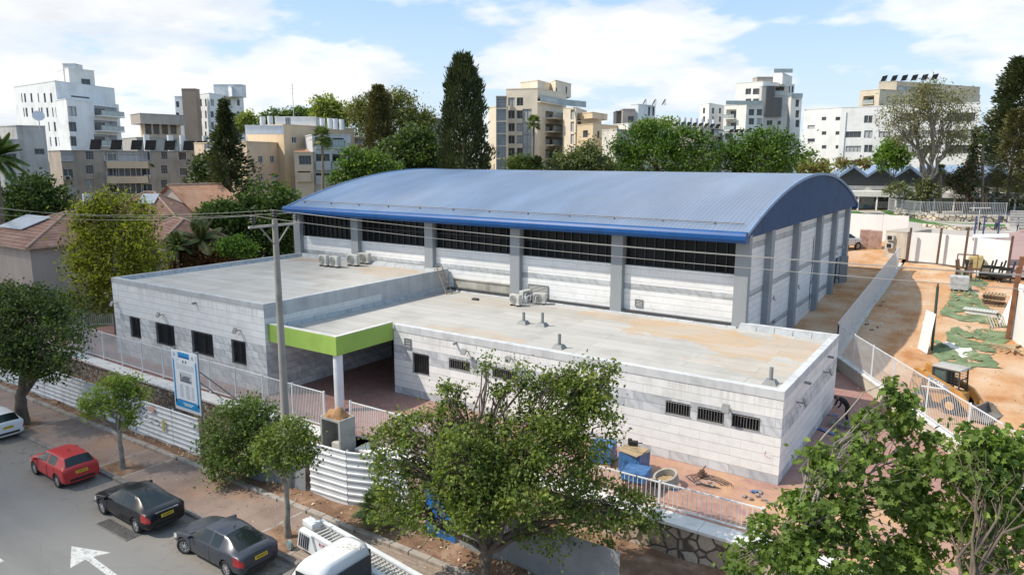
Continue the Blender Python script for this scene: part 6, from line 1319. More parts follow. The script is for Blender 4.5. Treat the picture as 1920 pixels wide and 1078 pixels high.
# --- white and brown tower
b = Bld('apartment_tower', 'white apartment tower with a brown stair core behind the dark pine', [(363, 176), (392, 175), (456, 178)], 190, w_white, zbase=5, deps=(196, 190, 204))
for y in (193, 215, 235, 254):
    for x in (369, 377, 386): b.win_at(0, x, y, .9, 1.9, nx=1)
    for x in (398, 412, 430, 447): b.win_at(1, x, y, 1.3, 1.6, nx=2)
b.done(); s = sub_block(b, [(398, 166), (434, 163), (455, 167)], 195, w_white, None); s.win_at(1, 447, 194, 1, 1); s.done()
s = sub_block(b, [(340, 167), (366, 165)], 188, w_brownc, b.zb, near=0, back=2.5); s.done(); s = sub_block(b, [(327, 181), (341, 179)], 193, w_white, b.zb, near=0, back=3); 
for y in (196, 217, 237): s.win_at(0, 333, y, .8, 1.5, nx=1)
s.done()
s = sub_block(b, [(400, 159), (453, 158)], 196, M('roof_trellis', (.6,.63,.66), .5), None, near=0, back=3); s.done()
# --- beige house in the middle left
b = Bld('apartment_house', 'beige apartment house with grey balconies behind the green trees', [(363, 262), (462, 266), (556, 262)], 100, w_beige, deps=(112, 100, 112))
for x, y in ((489, 299), (511, 299), (490, 332), (513, 332)): b.win_at(1, x, y, 1.1, 1.0, nx=2, f=m_fwhite, sill=True)
b.win_px(0, 382, 264, 408, 283, nx=4, f=m_fwhite, g=m_glight); b.done()
s = sub_block(b, [(462, 236), (531, 234), (664, 240)], 106, w_sand, b.zb, deps=(112, 106, 120)); s.win_at(1, 552, 263, 1.0, .9, nx=2, f=m_fwhite); s.done()
s = sub_block(b, [(515, 220), (592, 221)], 112, w_white2, None, near=0, back=5); s.win_at(0, 540, 227, .8, 1.1); s.done()
s = sub_block(b, [(459, 236), (528, 234)], 104.5, w_white, AD(528, 252, 104.5).z, near=0, back=1); s.done()
s = sub_block(b, [(585, 253), (657, 254)], 101, wm('plaster_pale_grey', (.56,.57,.58), .2), b.zb, near=0, deps=(101, 103), back=9)
for y, h in ((259, 17), (289, 27), (325, 18)): s.win_px(0, 592, y, 619, y+h, kind='bal', out=.35, rail='solid' if y != 259 else 'glass'); s.win_px(0, 623, y, 645, y+h, kind='bal', out=.35, rail='solid' if y != 259 else 'glass')
s.done()
s = sub_block(b, [(551, 286), (586, 287)], 99.5, w_beige, b.zb, near=0, deps=(99.5, 99.8), back=4); s.win_px(0, 560, 292, 584, 309, nx=4, g=m_gfar, f=m_fgrey); s.win_px(0, 558, 321, 583, 338, kind='bal', out=.4, rail='solid'); s.done()
s = sub_block(b, [(655, 257), (686, 258)], 122, w_sand, b.zb, near=0, back=6); s.win_px(0, 659, 260, 684, 270, nx=4, f=m_fwhite, g=m_glight); s.done()
mb = MB(); 
for (x0, y0, x1, y1) in ((551, 280, 583, 288),): a = AD(x0, y1, 102.5); c = AD(x1, y1, 102); a2 = AD(x0, y0, 106); c2 = AD(x1-6, y0, 106); mb.face([a, c, c2, a2]); mb.face([a2-Vector((0,0,.1)), c2-Vector((0,0,.1)), c-Vector((0,0,.1)), a-Vector((0,0,.1))])
m_tile = wm('roof_tiles_small', (.34,.17,.10), .1, .15); mb.build('tiled_canopy', m_tile, b.root)
for x, y in ((493,236), (507,235), (605,239), (619,239), (629,240), (641,241)): p = AD(x, y, 109); tank((p.x, p.y, p.z-.2), 'white water tank on the roof of the beige apartment house', 1.5, .4)
an = AD(551, 222, 114); mb = MB(); mb.tube([an-Vector((0,0,1)), an+Vector((0,0,5.2))], .05, 6)
for k, w_ in ((4.9, 1.6), (4.4, 2.6), (3.7, 1.4), (1.8, 1.2)): mb.beam(an+Vector((-w_/2,0,k)), an+Vector((w_/2,0,k)), .05)
tag(mb.build('tv_aerial', m_galv), 'tall thin television aerial on the beige apartment house', 'aerial')
# --- cream high-rise
b = Bld('apartment_tower', 'cream stone apartment tower with rounded balconies in the middle of the skyline', [(949, 169), (1008, 166), (1062, 181)], 138, w_cream, deps=(140, 138, 150)); ys_ = (191, 215, 239, 262, 285, 309)
for y in ys_:
    for x in (959, 975): b.win_at(0, x, y, 1.3, 1.5, nx=2)
    b.win_at(0, 988, y+1, 1.8, 2.2, nx=2, g=m_glight) if y > 200 else None
for y in (211, 235, 259, 283, 307): b.win_px(1, 1023, y-3, 1056, y+14, kind='bal', out=1.7)
b.win_px(1, 1000, 183, 1055, 198, kind='bal', out=.6); b.done()
s = sub_block(b, [(916, 202), (932, 200), (953, 200)], 136, w_cream, b.zb, deps=(139, 136, 137)); s.done()
s = sub_block(b, [(930, 181), (950, 180)], 134.5, w_cream, b.zb, near=0, back=5)
for y in ys_: s.win_at(0, 940, y+1, 1.8, 2.1, nx=5, ny=4, g=m_glight)
s.done()
s = sub_block(b, [(1056, 203), (1080, 202), (1100, 204)], 136, w_cream, b.zb, deps=(139, 136, 146))
for y in (215, 238, 261, 284, 308): s.win_at(0, 1073, y, 1.0, 1.8, nx=1, g=m_glight); s.win_px(1, 1083, y, 1098, y+15, kind='bal', out=1.2)
s.done()
s = sub_block(b, [(976, 154), (1008, 151), (1036, 155)], 143, w_cream, None); s.done(); s = sub_block(b, [(1030, 155), (1042, 151), (1071, 153)], 146, w_cream, None); s.win_at(1, 1062, 171, .9, 1.7); s.win_at(1, 1041, 170, 2, 1.2); s.done()
mb = MB(); a, c = AD(1045, 197, 135), AD(1099, 202, 138); mb.face([a, c, c+Vector((0,0,1.1)), a+Vector((0,0,1.1))]); mb.build('roof_glass_rail', m_rail_g, b.root)
# --- lower cream and white houses
b = Bld('apartment_house', 'sand coloured house with an open roof terrace beside the cream tower', [(1082, 235), (1112, 233), (1178, 237)], 130, w_sand, deps=(134, 130, 140)); b.win_px(0, 1093, 245, 1102, 258, nx=1); b.win_px(1, 1120, 246, 1124, 260, nx=1); b.done()
s = sub_block(b, [(1083, 213), (1111, 211), (1139, 217)], 134, w_sand, AD(1111, 222, 134).z); s.done(); s = sub_block(b, [(1090, 222), (1128, 222)], 137, w_sand, None, near=0, back=5, cope=False); s.done()
b = Bld('white_house', 'low white house with faded walls left of the round ficus trees', [(1129, 243), (1157, 243), (1300, 246)], 124, wm('plaster_faded', (.70,.66,.60), .3), deps=(127, 124, 150)); b.win_px(1, 1162, 256, 1179, 274, nx=4, f=m_fwhite, g=m_glight); b.done()
s = sub_block(b, [(1150, 233), (1178, 232), (1235, 231)], 134, w_white2, None); s.win_px(1, 1192, 234, 1206, 242, nx=3); s.done()
b = Bld('modern_house', 'small modern house with dark and white cubes and rooftop solar panels', [(1183, 205), (1197, 196), (1229, 199)], 165, w_white, deps=(166, 165, 170)); b.win_at(1, 1217, 209, .9, 2, nx=1); b.win_at(1, 1225, 209, .9, 2, nx=1); b.done()
s = sub_block(b, [(1156, 209), (1169, 207)], 166, w_dgrey, b.zb, near=0, back=5); s.done(); s = sub_block(b, [(1168, 205), (1191, 203)], 164, w_taupe, b.zb, near=0, back=6); s.win_at(0, 1183, 224, 1.3, 1.3); s.done()
p0 = AD(1206, 198, 168)
for i in range(3): solar(p0+Vector((2.2*i*U_R.x, 2.2*i*U_R.y, .1)), (-.8,-.5,0), 'dark solar panel on the small modern house', 2.0, 1.4)
b = Bld('apartment_block', 'beige apartment block with brown roof panels behind the ficus trees', [(1259, 236), (1313, 238), (1358, 240)], 140, wm('plaster_pale_beige', (.60,.53,.45), .3), deps=(142, 140, 156)); b.win_px(0, 1279, 240, 1306, 253, nx=3, f=m_fwhite, g=m_glight); b.win_at(0, 1321, 250, .6, 1.3, nx=1); b.win_px(1, 1334, 241, 1355, 256, kind='bal', out=.6); b.win_px(1, 1334, 266, 1355, 280, kind='bal', out=.6); b.done()
for i in range(8): p = AD(1266+i*11, 236+i*.3, 143+i*1.4); solar((p.x, p.y, b.zt-.2), (-.75,-.6,0), 'brownish solar heater on the beige block behind the ficus trees', 2.2, 1.5)
for i in range(7): p = AD(1272+i*11, 236, 146+i*1.4); tank((p.x, p.y, b.zt), 'slim white water tank on the beige block behind the ficus trees', 2.1, .35)
b = Bld('apartment_house', 'small beige house with dark solar heaters between the two ficus trees', [(1357, 250), (1402, 248)], 150, w_white2, near=0, back=8); b.win_px(0, 1360, 250, 1374, 262, nx=4); b.done()
for i in range(4): p = AD(1368+i*10, 249, 152); solar((p.x, p.y, b.zt-.3), (-.75,-.6,0), 'dark solar heater on the small house between the two ficus trees', 2.2, 1.3)
# --- white terraced tower
b = Bld('apartment_tower', 'white terraced apartment tower with dark cladding panels on the skyline', [(1380, 156), (1431, 153), (1490, 158)], 205, w_white2, zbase=6, deps=(210, 205, 214))
for y in (172, 191, 211, 231):
    for x in (1403, 1417, 1426): b.win_at(0, x, y, 1.6, 1.6, nx=2)
    for x in (1480, 1486): b.win_at(1, x, y-4, .9, 1.8, nx=1)
b.done()
s = sub_block(b, [(1429, 162), (1480, 160)], 203, wm('frame_pale_grey', (.52,.51,.49)), b.zb, near=0, back=2); s.win_px(0, 1454, 161, 1470, 178, kind='bal', out=.2); s.win_px(0, 1438, 226, 1448, 236, nx=2); s.win_px(0, 1458, 227, 1464, 234, nx=1); s.done()
s = sub_block(b, [(1438, 161.5), (1453, 161.5)], 202.4, w_dgrey, AD(1440, 219, 202.4).z, near=0, back=.5, cope=False); s.done(); s = sub_block(b, [(1452, 183), (1467, 183)], 202.3, w_dgrey, AD(1440, 219, 202.3).z, near=0, back=.5, cope=False); s.done()
s = sub_block(b, [(1358, 195), (1400, 196), (1432, 198)], 201, w_white2, b.zb, deps=(206, 201, 203))
for y in (211, 228):
    for x in (1409, 1424): s.win_at(1, x, y, 1.8, 1.7, nx=2)
s.win_px(0, 1362, 206, 1380, 222, kind='bal', out=1.2); s.win_px(0, 1362, 228, 1380, 244, kind='bal', out=1.2); s.done()
s = sub_block(b, [(1313, 197), (1330, 194), (1362, 193)], 208, w_white2, b.zb)
for y in (208, 224):
    for x in (1320, 1337, 1350): s.win_at(1 if x > 1330 else 0, x, y, 1.6, 1.6, nx=2)
s.done()
s = sub_block(b, [(1449, 138), (1468, 137), (1486, 139)], 208, w_white2, None); s.done(); s = sub_block(b, [(1420, 145), (1450, 143)], 209, w_taupe, None, near=0, back=4); s.done()
s = sub_block(b, [(1484, 182), (1504, 184)], 206, w_white2, b.zb, near=0, back=8)
for y in (194, 214, 232): s.win_at(0, 1495, y, 1.0, 2.0, nx=1)
s.done()
for (x0, x1, y, d) in ((1451, 1486, 137, 208), (1484, 1505, 183, 205), (1361, 1432, 197, 200)): mb = MB(); a, c = AD(x0, y, d), AD(x1, y, d); mb.face([a, c, c+Vector((0,0,1.1)), a+Vector((0,0,1.1))]); mb.build('roof_glass_rail', m_rail_g, b.root)
# --- white school block and the cream house behind it
b = Bld('school_block', 'big plain white school block behind the tall eucalyptus on the right', [(1508, 206), (1578, 202), (1838, 193)], 165, wm('school_white', (.78,.78,.77), .1), near=1, deps=(172, 165, 150))
for y in (239, 264, 289): b.win_at(0, 1521, y-.5, 1.8, .8, nx=1)
for y in (223, 250, 276, 301):
    for x in (1545, 1571): b.win_at(0, x, y, 1.1, .8, nx=1)
b.win_at(0, 1538, 223, .1, .1); b.h[0].pop()
for y in (252, 279, 306): b.win_px(1, 1586, y-5, 1614, y+6, nx=4); b.win_px(1, 1648, y-5, 1664, y+6, nx=2)
for y in (224, 252, 279):
    for x in (1624, 1632): b.win_at(1, x, y, .8, 1.6, nx=1)
for x in (1705, 1745, 1790, 1820):
    for y in (220, 252, 280): b.win_at(1, x, y, 3.0, 1.7, nx=3)
b.done(parapet=.4)
mb = MB(); u, z = b.uv(1, 1577, 208); q = b.ring[1]+(b.ring[2]-b.ring[1]).normalized()*1.0+Vector((.1,-.15,0)); mb.tube([(q.x, q.y, b.zt-1), (q.x, q.y, b.zb+1)], .09, 6); mb.build('downpipe', m_white_steel, b.root)
b = Bld('apartment_house', 'cream house with roof panels rising behind the white school block', [(1612, 176), (1650, 168), (1840, 163)], 205, wm('plaster_cream_far', (.66,.57,.44), .1), zbase=8, deps=(210, 205, 222)); b.win_px(0, 1619, 181, 1638, 194, kind='bal', out=.3); b.win_px(1, 1700, 162, 1722, 172, nx=3); b.win_at(1, 1657, 167, 1.5, .9); b.done()
s = sub_block(b, [(1648, 154), (1682, 153), (1840, 146)], 210, wm('plaster_cream_top', (.64,.54,.41), .1), None, deps=(212, 210, 226)); s.win_px(1, 1683, 163, 1722, 172, kind='bal', out=.2); s.done()
for i in range(6): p = AD(1656+i*19, 153-i*.6, 214); solar((p.x, p.y, p.z), (-.75,-.6,0), 'dark roof panel on the cream house behind the white school block', 2.6, 1.8)
b = Bld('far_house', 'dark grey far house showing beside the cypress', [(806, 222), (836, 224)], 190, w_greige, near=0, back=8); b.win_at(0, 818, 228, 3, 1.2); b.done()
b = Bld('far_house', 'pale far house at the right edge behind the pine', [(1846, 250), (1900, 246)], 175, w_white2, near=0, back=8); b.win_px(0, 1855, 268, 1866, 276); b.done()
# ------------------------------------------------------------------ low school with the zigzag roof
sc = thing('zigzag_school', (-15, 140, 6), 'low pale school with a zigzag blue roof behind the railing', 'school building'); d0 = 132
a, c = AD(1572, 345, d0+2), AD(1893, 345, d0-6); a.z = c.z = 0; t = (c-a).normalized(); L = (c-a).length; n_ = Vector((t.y, -t.x, 0)); zg = gz(a)-.3; back = -n_
def SP(u, dd, z): q = a+t*u+back*dd; return Vector((q.x, q.y, z))
zw = AD(1700, 349, d0).z; zr0 = AD(1700, 333, d0).z; zr1 = AD(1700, 315, d0).z
mb = MB(); mb.hexa([SP(0,0,zg), SP(L,0,zg), SP(L,12,zg), SP(0,12,zg), SP(0,0,zw), SP(L,0,zw), SP(L,12,zw), SP(0,12,zw)]); mb.build('wall', wm('school_wall', (.58,.56,.53), .25), sc, fixn=True)
npk = 6; w_ = L/npk
gmb = MB(); rmb = MB(); wht = MB()
for k in range(npk):
    u0, u1, um = k*w_, (k+1)*w_, (k+.5)*w_
    gmb.face([SP(u0,-.02,zw), SP(u1,-.02,zw), SP(u1,-.02,zr0), SP(um,-.02,zr1), SP(u0,-.02,zr0)])
    for (p0, z0, p1, z1) in ((u0, zr0, um, zr1), (um, zr1, u1, zr0)):
        q = [SP(p0,-1.2,z0), SP(p1,-1.2,z1), SP(p1,12,z1), SP(p0,12,z0)]; rmb.hexa(q+[v+Vector((0,0,.5)) for v in q])
gmb.build('gable_panel', M('gable_slats', (.05,.055,.06), .7), sc); rmb.build('roof', M('school_roof_blue', (.20,.28,.42), .5, .15, .6), sc, fixn=True)
z1_ = AD(1700, 369, d0-3).z; z2_ = AD(1700, 359, d0-3).z
mb = MB(); mb.hexa([SP(-2,-4,z1_), SP(L+1,-4,z1_), SP(L+1,-.05,z1_), SP(-2,-.05,z1_), SP(-2,-4,z2_), SP(L+1,-4,z2_), SP(L+1,-.05,z2_), SP(-2,-.05,z2_)]); mb.build('walkway_canopy', w_white2, sc, fixn=True)
mb = MB()
for u in np.linspace(0, L, 10): mb.beam(SP(u,-3.7,zg), SP(u,-3.7,z1_), .25)
mb.build('canopy_post', w_white2, sc)
mb = MB(); mb.face([SP(0,-.06,z1_-1.0), SP(L,-.06,z1_-1.0), SP(L,-.06,z1_-.05), SP(0,-.06,z1_-.05)]); mb.build('window_band', m_gfar, sc)
m_mur, nt_, b_ = new_mat('painted_mural'); v_ = N(nt_, 'ShaderNodeTexVoronoi', inp={'Scale': .55}); nt_.links.new(uvo(nt_), v_.inputs['Vector']); cs = nt_.nodes.new('ShaderNodeSeparateColor'); nt_.links.new(v_.outputs['Color'], cs.inputs[0])
nt_.links.new(ramp(nt_, cs.outputs[0], [(0, (.35,.38,.38)), (.3, (.13,.2,.26)), (.45, (.42,.42,.38)), (.6, (.36,.10,.06)), (.75, (.30,.36,.38)), (.9, (.12,.13,.14))], 'CONSTANT'), b_.inputs['Base Color'])
for (x0, x1) in ((1608, 1650), (1740, 1888)):
    u0 = (AD(x0, 380, d0-2)-a).dot(t); u1 = (AD(x1, 380, d0-6)-a).dot(t); mb = MB(); q = [SP(u0,-.9,zg), SP(u1,-.9,zg), SP(u1,-.8,zg), SP(u0,-.8,zg)]; mb.hexa(q+[v+Vector((0,0,2.9)) for v in q]); mb.build('mural_wall', m_mur, sc, fixn=True)
q = AD(1885, 380, d0-8); text_mesh('6', 1.6, q+n_*.6, (R(90), 0, math.atan2(t.y, t.x)), m_blkink, sc, 'mural_number')
# terrace, lawns and railing in front of the school
def flat(name, px, m, off, kind='structure'):
    mb = MB(); pts = [PG(x, y, off) for x, y in px]; mb.face([tuple(p) for p in pts]); o = mb.build(name, m, org=(0,0,0)); o['kind'] = kind; return o
m_lawn, nt, b_ = new_mat('lawn'); p_ = pos(nt); nt.links.new(ramp(nt, noise(nt, p_, 1.5, 5), [(.3, (.035,.11,.02)), (.7, (.07,.19,.035))]), b_.inputs['Base Color']); b_.inputs['Roughness'].default_value = .95
m_path = M('path_grey', (.42,.38,.35), .9, .08, .4); m_court = M('pink_court', (.36,.24,.22), .9, .06, .3)
flat('path', [(1560, 395), (1905, 396), (1912, 440), (1780, 452), (1690, 452), (1560, 440)], m_path, .05)
flat('lawn', [(1596, 396), (1608, 396), (1655, 409), (1655, 412), (1590, 412)], m_lawn, .09); flat('lawn', [(1650, 395), (1672, 394), (1690, 402), (1740, 416), (1885, 421), (1885, 428), (1770, 425), (1690, 413)], m_lawn, .09)
flat('court', [(1760, 447), (1920, 430), (2000, 470), (2000, 520), (1895, 520), (1880, 470)], m_court, .06)
rub = stone_mat('terrace_stone', 1.3, [(.55,.45,.33), (.64,.55,.43), (.68,.60,.49), (.58,.49,.38)])
tw = thing('terrace_wall', PG(1780, 412), 'curved pale stone terrace wall below the school railing', 'wall'); mb = MB(); q = [PG(x, y, .2) for x, y in ((1674, 399), (1700, 407), (1760, 413), (1886, 416))]
for u, v in zip(q, q[1:]): mb.hexa([u+Vector((0,0,-.5)), v+Vector((0,0,-.5)), v+Vector((.2,.9,-.5)), u+Vector((.2,.9,-.5)), u+Vector((0,.1,.95)), v+Vector((0,.1,.95)), v+Vector((.2,.9,.95)), u+Vector((.2,.9,.95))])
mb.build('stone_face', rub, tw, fixn=True)
mb = MB(); q = [PG(x, y, .1) for x, y in ((1728, 425), (1800, 432), (1888, 431))]
for u, v in zip(q, q[1:]): mb.hexa([u+Vector((0,0,-.5)), v+Vector((0,0,-.5)), v+Vector((0,.6,-.5)), u+Vector((0,.6,-.5)), u+Vector((0,.1,.45)), v+Vector((0,.1,.45)), v+Vector((0,.6,.45)), u+Vector((0,.6,.45))])
tag(mb.build('low_stone_wall', rub, fixn=True), 'low rough stone edging below the lawn strip', 'wall')
railing('railing', 'grey railing on top of the terrace in front of the zigzag school', [PG(1665, 395, .9), PG(1690, 400, .95), PG(1725, 404, 1.0), PG(1885, 407, 1.0)], 2.1, sp=.22, post_sp=5, m=m_galv, bar=.04)
mb = MB()
for k in range(7): p0, p1 = PG(1893, 428-k*3, .0), PG(1925, 428-k*3, 0); z = p0.z+k*.17; mb.hexa([(p0.x,p0.y,z-.6),(p1.x,p1.y,z-.6),(p1.x,p1.y+1.2,z-.6),(p0.x,p0.y+1.2,z-.6),(p0.x,p0.y,z+.17),(p1.x,p1.y,z+.17),(p1.x,p1.y+1.2,z+.17),(p0.x,p0.y+1.2,z+.17)])
tag(mb.build('outdoor_steps', m_conc), 'grey outdoor steps at the right end of the terrace wall', 'steps')
mb = MB(); p0, p1 = PG(1822, 448, 3), PG(1892, 447, 3); mb.hexa([p0, p1, p1+Vector((0,4,0)), p0+Vector((0,4,0)), p0+Vector((0,0,.15)), p1+Vector((0,0,.15)), p1+Vector((0,4,.15)), p0+Vector((0,4,.15))]); cy_ = mb.build('shade_canopy', m_sheet_y); tag(cy_, 'flat white shade canopy on blue posts beyond the far hoarding', 'canopy')
for x in (1826, 1842, 1870): p0 = PG(x, 449, 0); mb = MB(); mb.beam(p0, p0+Vector((0,.4,3.0)), .2); mb.build('post', M('navy_post', (.03,.05,.14), .5), cy_)
mb = MB(); p0 = PG(1832, 441); mb.tube([p0, p0+Vector((0,0,3.6))], .07, 8); mb.beam(p0+Vector((-1.2,0,3.6)), p0+Vector((1.2,0,3.7)), .3, .1); tag(mb.build('lamp_post', m_galv), 'slim lamp post with a flat head in front of the terrace', 'lamp post')
for (x, y, lb, sh, sit, dx) in ((1834, 431, 'person in dark clothes sitting below the terrace, the left one', m_clb, True, (0,-1,0)), (1868, 432, 'person in dark clothes sitting below the terrace, the right one', m_cln, True, (-.3,-1,0)), (1907, 434, 'person in a grey shirt standing at the outdoor steps', m_clg, False, (-1,-.5,0))): standing(lb, PG(x, y, .12), dx, sh, m_cln, sit, 1.05)
# ------------------------------------------------------------------ tiled houses on the left
m_tiles, nt, b_ = new_mat('roof_tiles'); uv_ = uvo(nt); p_ = pos(nt); s_ = sep(nt, p_)
row = math_(nt, 'FRACT', math_(nt, 'MULTIPLY', s_[2], 5.2)); g = ramp(nt, noise(nt, p_, .9, 6, .65), [(.3, (.20,.10,.07)), (.5, (.32,.165,.115)), (.75, (.42,.25,.18))])
g = mixc(nt, ramp(nt, row, [(0, (1,1,1)), (.2, (.2,.2,.2)), (.3, (0,0,0))]), g, (.06,.035,.03)); nt.links.new(g, b_.inputs['Base Color']); b_.inputs['Roughness'].default_value = .85; bump(nt, b_, row, .6, .05)
m_tiles_o, nt, b_ = new_mat('roof_tiles_orange'); p_ = pos(nt); s_ = sep(nt, p_); row = math_(nt, 'FRACT', math_(nt, 'MULTIPLY', s_[2], 5.0)); g = ramp(nt, noise(nt, p_, .9, 6, .65), [(.3, (.36,.17,.09)), (.5, (.47,.25,.15)), (.75, (.55,.33,.21))]); g = mixc(nt, ramp(nt, row, [(0, (1,1,1)), (.2, (.3,.3,.3)), (.3, (0,0,0))]), g, (.16,.07,.04)); nt.links.new(g, b_.inputs['Base Color']); b_.inputs['Roughness'].default_value = .85; bump(nt, b_, row, .6, .05)
m_ridge = M('ridge_tiles', (.45,.29,.21), .8, .15, 3)
def hip_house(label, corner, d, ex, ey, rz, wall, eave_py, hroof, tiles, hip=True, wins=(), over=.45, gable_m=None, ridge_axis='x'):
    c = AD(*corner, d); ze = c.z; M_ = Matrix.Rotation(rz, 3, 'Z'); W_ = lambda x, y, z: Vector((c.x, c.y, 0))+M_ @ Vector((x, y, 0))+Vector((0,0,z)); zb = gz(c)-1.2
    r_ = thing('tiled_house', (c.x, c.y, zb), label, 'house'); mb = MB(); P4 = [W_(over, over, 0), W_(ex-over, over, 0), W_(ex-over, ey-over, 0), W_(over, ey-over, 0)]; hl = {}
    for k, (u, z, w_, h_, kw) in enumerate(wins): hl.setdefault(kw.get('side', 0), []).append((u, u+w_, zb+z, zb+z+h_, kw))
    for k in range(4):
        A, B = P4[k], P4[(k+1) % 4]; hh = hl.get(k, []); hs, pt, tt, nn = facade(mb, A, B, zb, ze-.02, [h[:4] for h in hh], .15)
        for h in hh: window(r_, pt, h[:4], .15, m_fwhite, h[4].get('g', m_gfar), nx=h[4].get('nx', 2), ny=h[4].get('ny', 1), fw=.07, sill=True, sill_m=m_cope)
    if hip: k = min(ex, ey)/2; rid = [W_(k, ey/2, ze+hroof), W_(ex-k, ey/2, ze+hroof)] if ex >= ey else [W_(ex/2, k, ze+hroof), W_(ex/2, ey-k, ze+hroof)]
    else: rid = [W_(0, ey/2, ze+hroof), W_(ex, ey/2, ze+hroof)] if ridge_axis == 'x' else [W_(ex/2, 0, ze+hroof), W_(ex/2, ey, ze+hroof)]
    e = [W_(0,0,ze), W_(ex,0,ze), W_(ex,ey,ze), W_(0,ey,ze)]
    if not hip:
        if ridge_axis == 'x':
            for xx in (over, ex-over): mb.face([W_(xx,over,ze-.03), W_(xx,ey-over,ze-.03), W_(xx,ey/2,ze+hroof-.12)])
        else:
            for yy in (over, ey-over): mb.face([W_(over,yy,ze-.03), W_(ex-over,yy,ze-.03), W_(ex/2,yy,ze+hroof-.12)])
    mb.build('wall', wall, r_, fixn=False)
    mb = MB()
    if ex >= ey and (hip or ridge_axis == 'x') or (not hip and ridge_axis == 'x'): F_ = [[e[0],e[1],rid[1],rid[0]], [e[2],e[3],rid[0],rid[1]]]+([[e[1],e[2],rid[1]], [e[3],e[0],rid[0]]] if hip else [])
    else: F_ = [[e[1],e[2],rid[1],rid[0]], [e[3],e[0],rid[0],rid[1]]]+([[e[0],e[1],rid[0]], [e[2],e[3],rid[1]]] if hip else [])
    for f in F_: mb.face(f); mb.face([v-Vector((0,0,.12)) for v in f][::-1])
    for k in range(4):
        if hip: mb.beam(e[k]-Vector((0,0,.06)), e[(k+1) % 4]-Vector((0,0,.06)), .12, .12, 1)
    mb.build('roof', [tiles, m_ridge], r_)
    mb = MB(); mb.tube([rid[0]+Vector((0,0,.04)), rid[1]+Vector((0,0,.04))], .12, 6)
    if hip:
        for k, q in ((0, 0), (1, 1), (2, 1), (3, 0)) if ex >= ey else ((0, 0), (1, 0), (2, 1), (3, 1)): mb.tube([e[k]+Vector((0,0,.04)), rid[q]+Vector((0,0,.04))], .11, 6)
    mb.build('ridge', m_ridge, r_); return r_, W_, ze
h1, W1, ze1 = hip_house('pinkish house with a brown hipped tile roof and louvred window at the left edge', (49, 466), 60, 15, 13, R(90), w_pink, 0, 2.4, m_tiles, wins=[(1.0, 2.6, .9, 2.2, dict(side=0, nx=1, ny=12, g=m_glight)), (9.4, 2.6, 1.0, 1.5, dict(side=3)), (6.2, 2.8, 1.2, 1.4, dict(side=3))])
h2, W2, ze2 = hip_house('brown tiled roof with pale solar sheets behind the pinkish house', (78, 423), 80, 13, 12, R(90), w_pink, 0, 2.3, m_tiles)
h3, W3, ze3 = hip_house('cream gabled house with an orange tile roof and a small attic window', (368, 403), 82, 7, 11.5, R(88), wm('plaster_house_cream', (.50,.46,.40), .2), 0, 3.2, m_tiles_o, hip=False, ridge_axis='x', wins=[(5.2, 4.9, 1.2, 1.0, dict(side=3))], over=.35)
h4, W4, ze4 = hip_house('long brown tiled roof with a pale patch beside the orange roofed house', (118, 436), 75, 13, 12, R(36), w_pink, 0, 3.9, m_tiles, hip=True)
h5, W5, ze5 = hip_house('small tiled house with a low wall behind the rusty shrubs', (304, 453), 66, 6, 9, R(76), w_pink, 0, 1.7, m_tiles, hip=True)
m_psheet = M('pale_solar_sheet', (.42,.44,.47), .3, .08, 1)
def roof_sheet(W, ze, u, v, w_, l_, k, label, side=0):
    mb = MB(); f = (lambda a, c: W(a, c, ze+k*c+.12)) if side == 0 else (lambda a, c: W(c, a, ze+k*c+.12)); q = [f(u, v), f(u+w_, v), f(u+w_, v+l_), f(u, v+l_)]
    if side: q = q[::-1]
    mb.hexa(q+[x+Vector((0,0,.08)) for x in q]); tag(mb.build('roof_panel', m_psheet, fixn=True), label, 'roof panel', 'panels on tiled roofs')
roof_sheet(W1, ze1, 6.5, 2.4, 5.0, 2.6, 2.4/6.5, 'pale solar sheet on the left slope of the pinkish house roof', 1)
roof_sheet(W2, ze2, 3.2, 1.6, 3.4, 2.6, 2.3/6, 'pale solar sheet on the roof behind the pinkish house, the left one')
roof_sheet(W2, ze2, 7.0, 1.2, 3.2, 2.2, 2.3/6, 'pale solar sheet on the roof behind the pinkish house, nearest the yellow green tree')
roof_sheet(W4, ze4, 6.0, 4.0, 1.8, 1.5, 3.9/6, 'white sheet patch near the ridge of the long brown tiled roof')
b = Bld('garden_shed', 'low beige shed with a flat brown roof edge and a white shutter', [(362, 432), (380, 430), (452, 434)], 73, wm('shed_beige', (.42,.36,.29), .2), copem=w_brownc, deps=(76, 73, 79)); b.win_px(1, 411, 440, 421, 456, g=m_glight, f=m_fwhite, nx=1); b.done(parapet=.2)
p = AD(166, 388, 70); mb = MB(); mb.cyl((p.x, p.y, p.z-.3), .45, 1.55, 16); tag(mb.build('water_tank', m_tank), 'white water tank standing on a roof among the yellow green foliage', 'water tank')
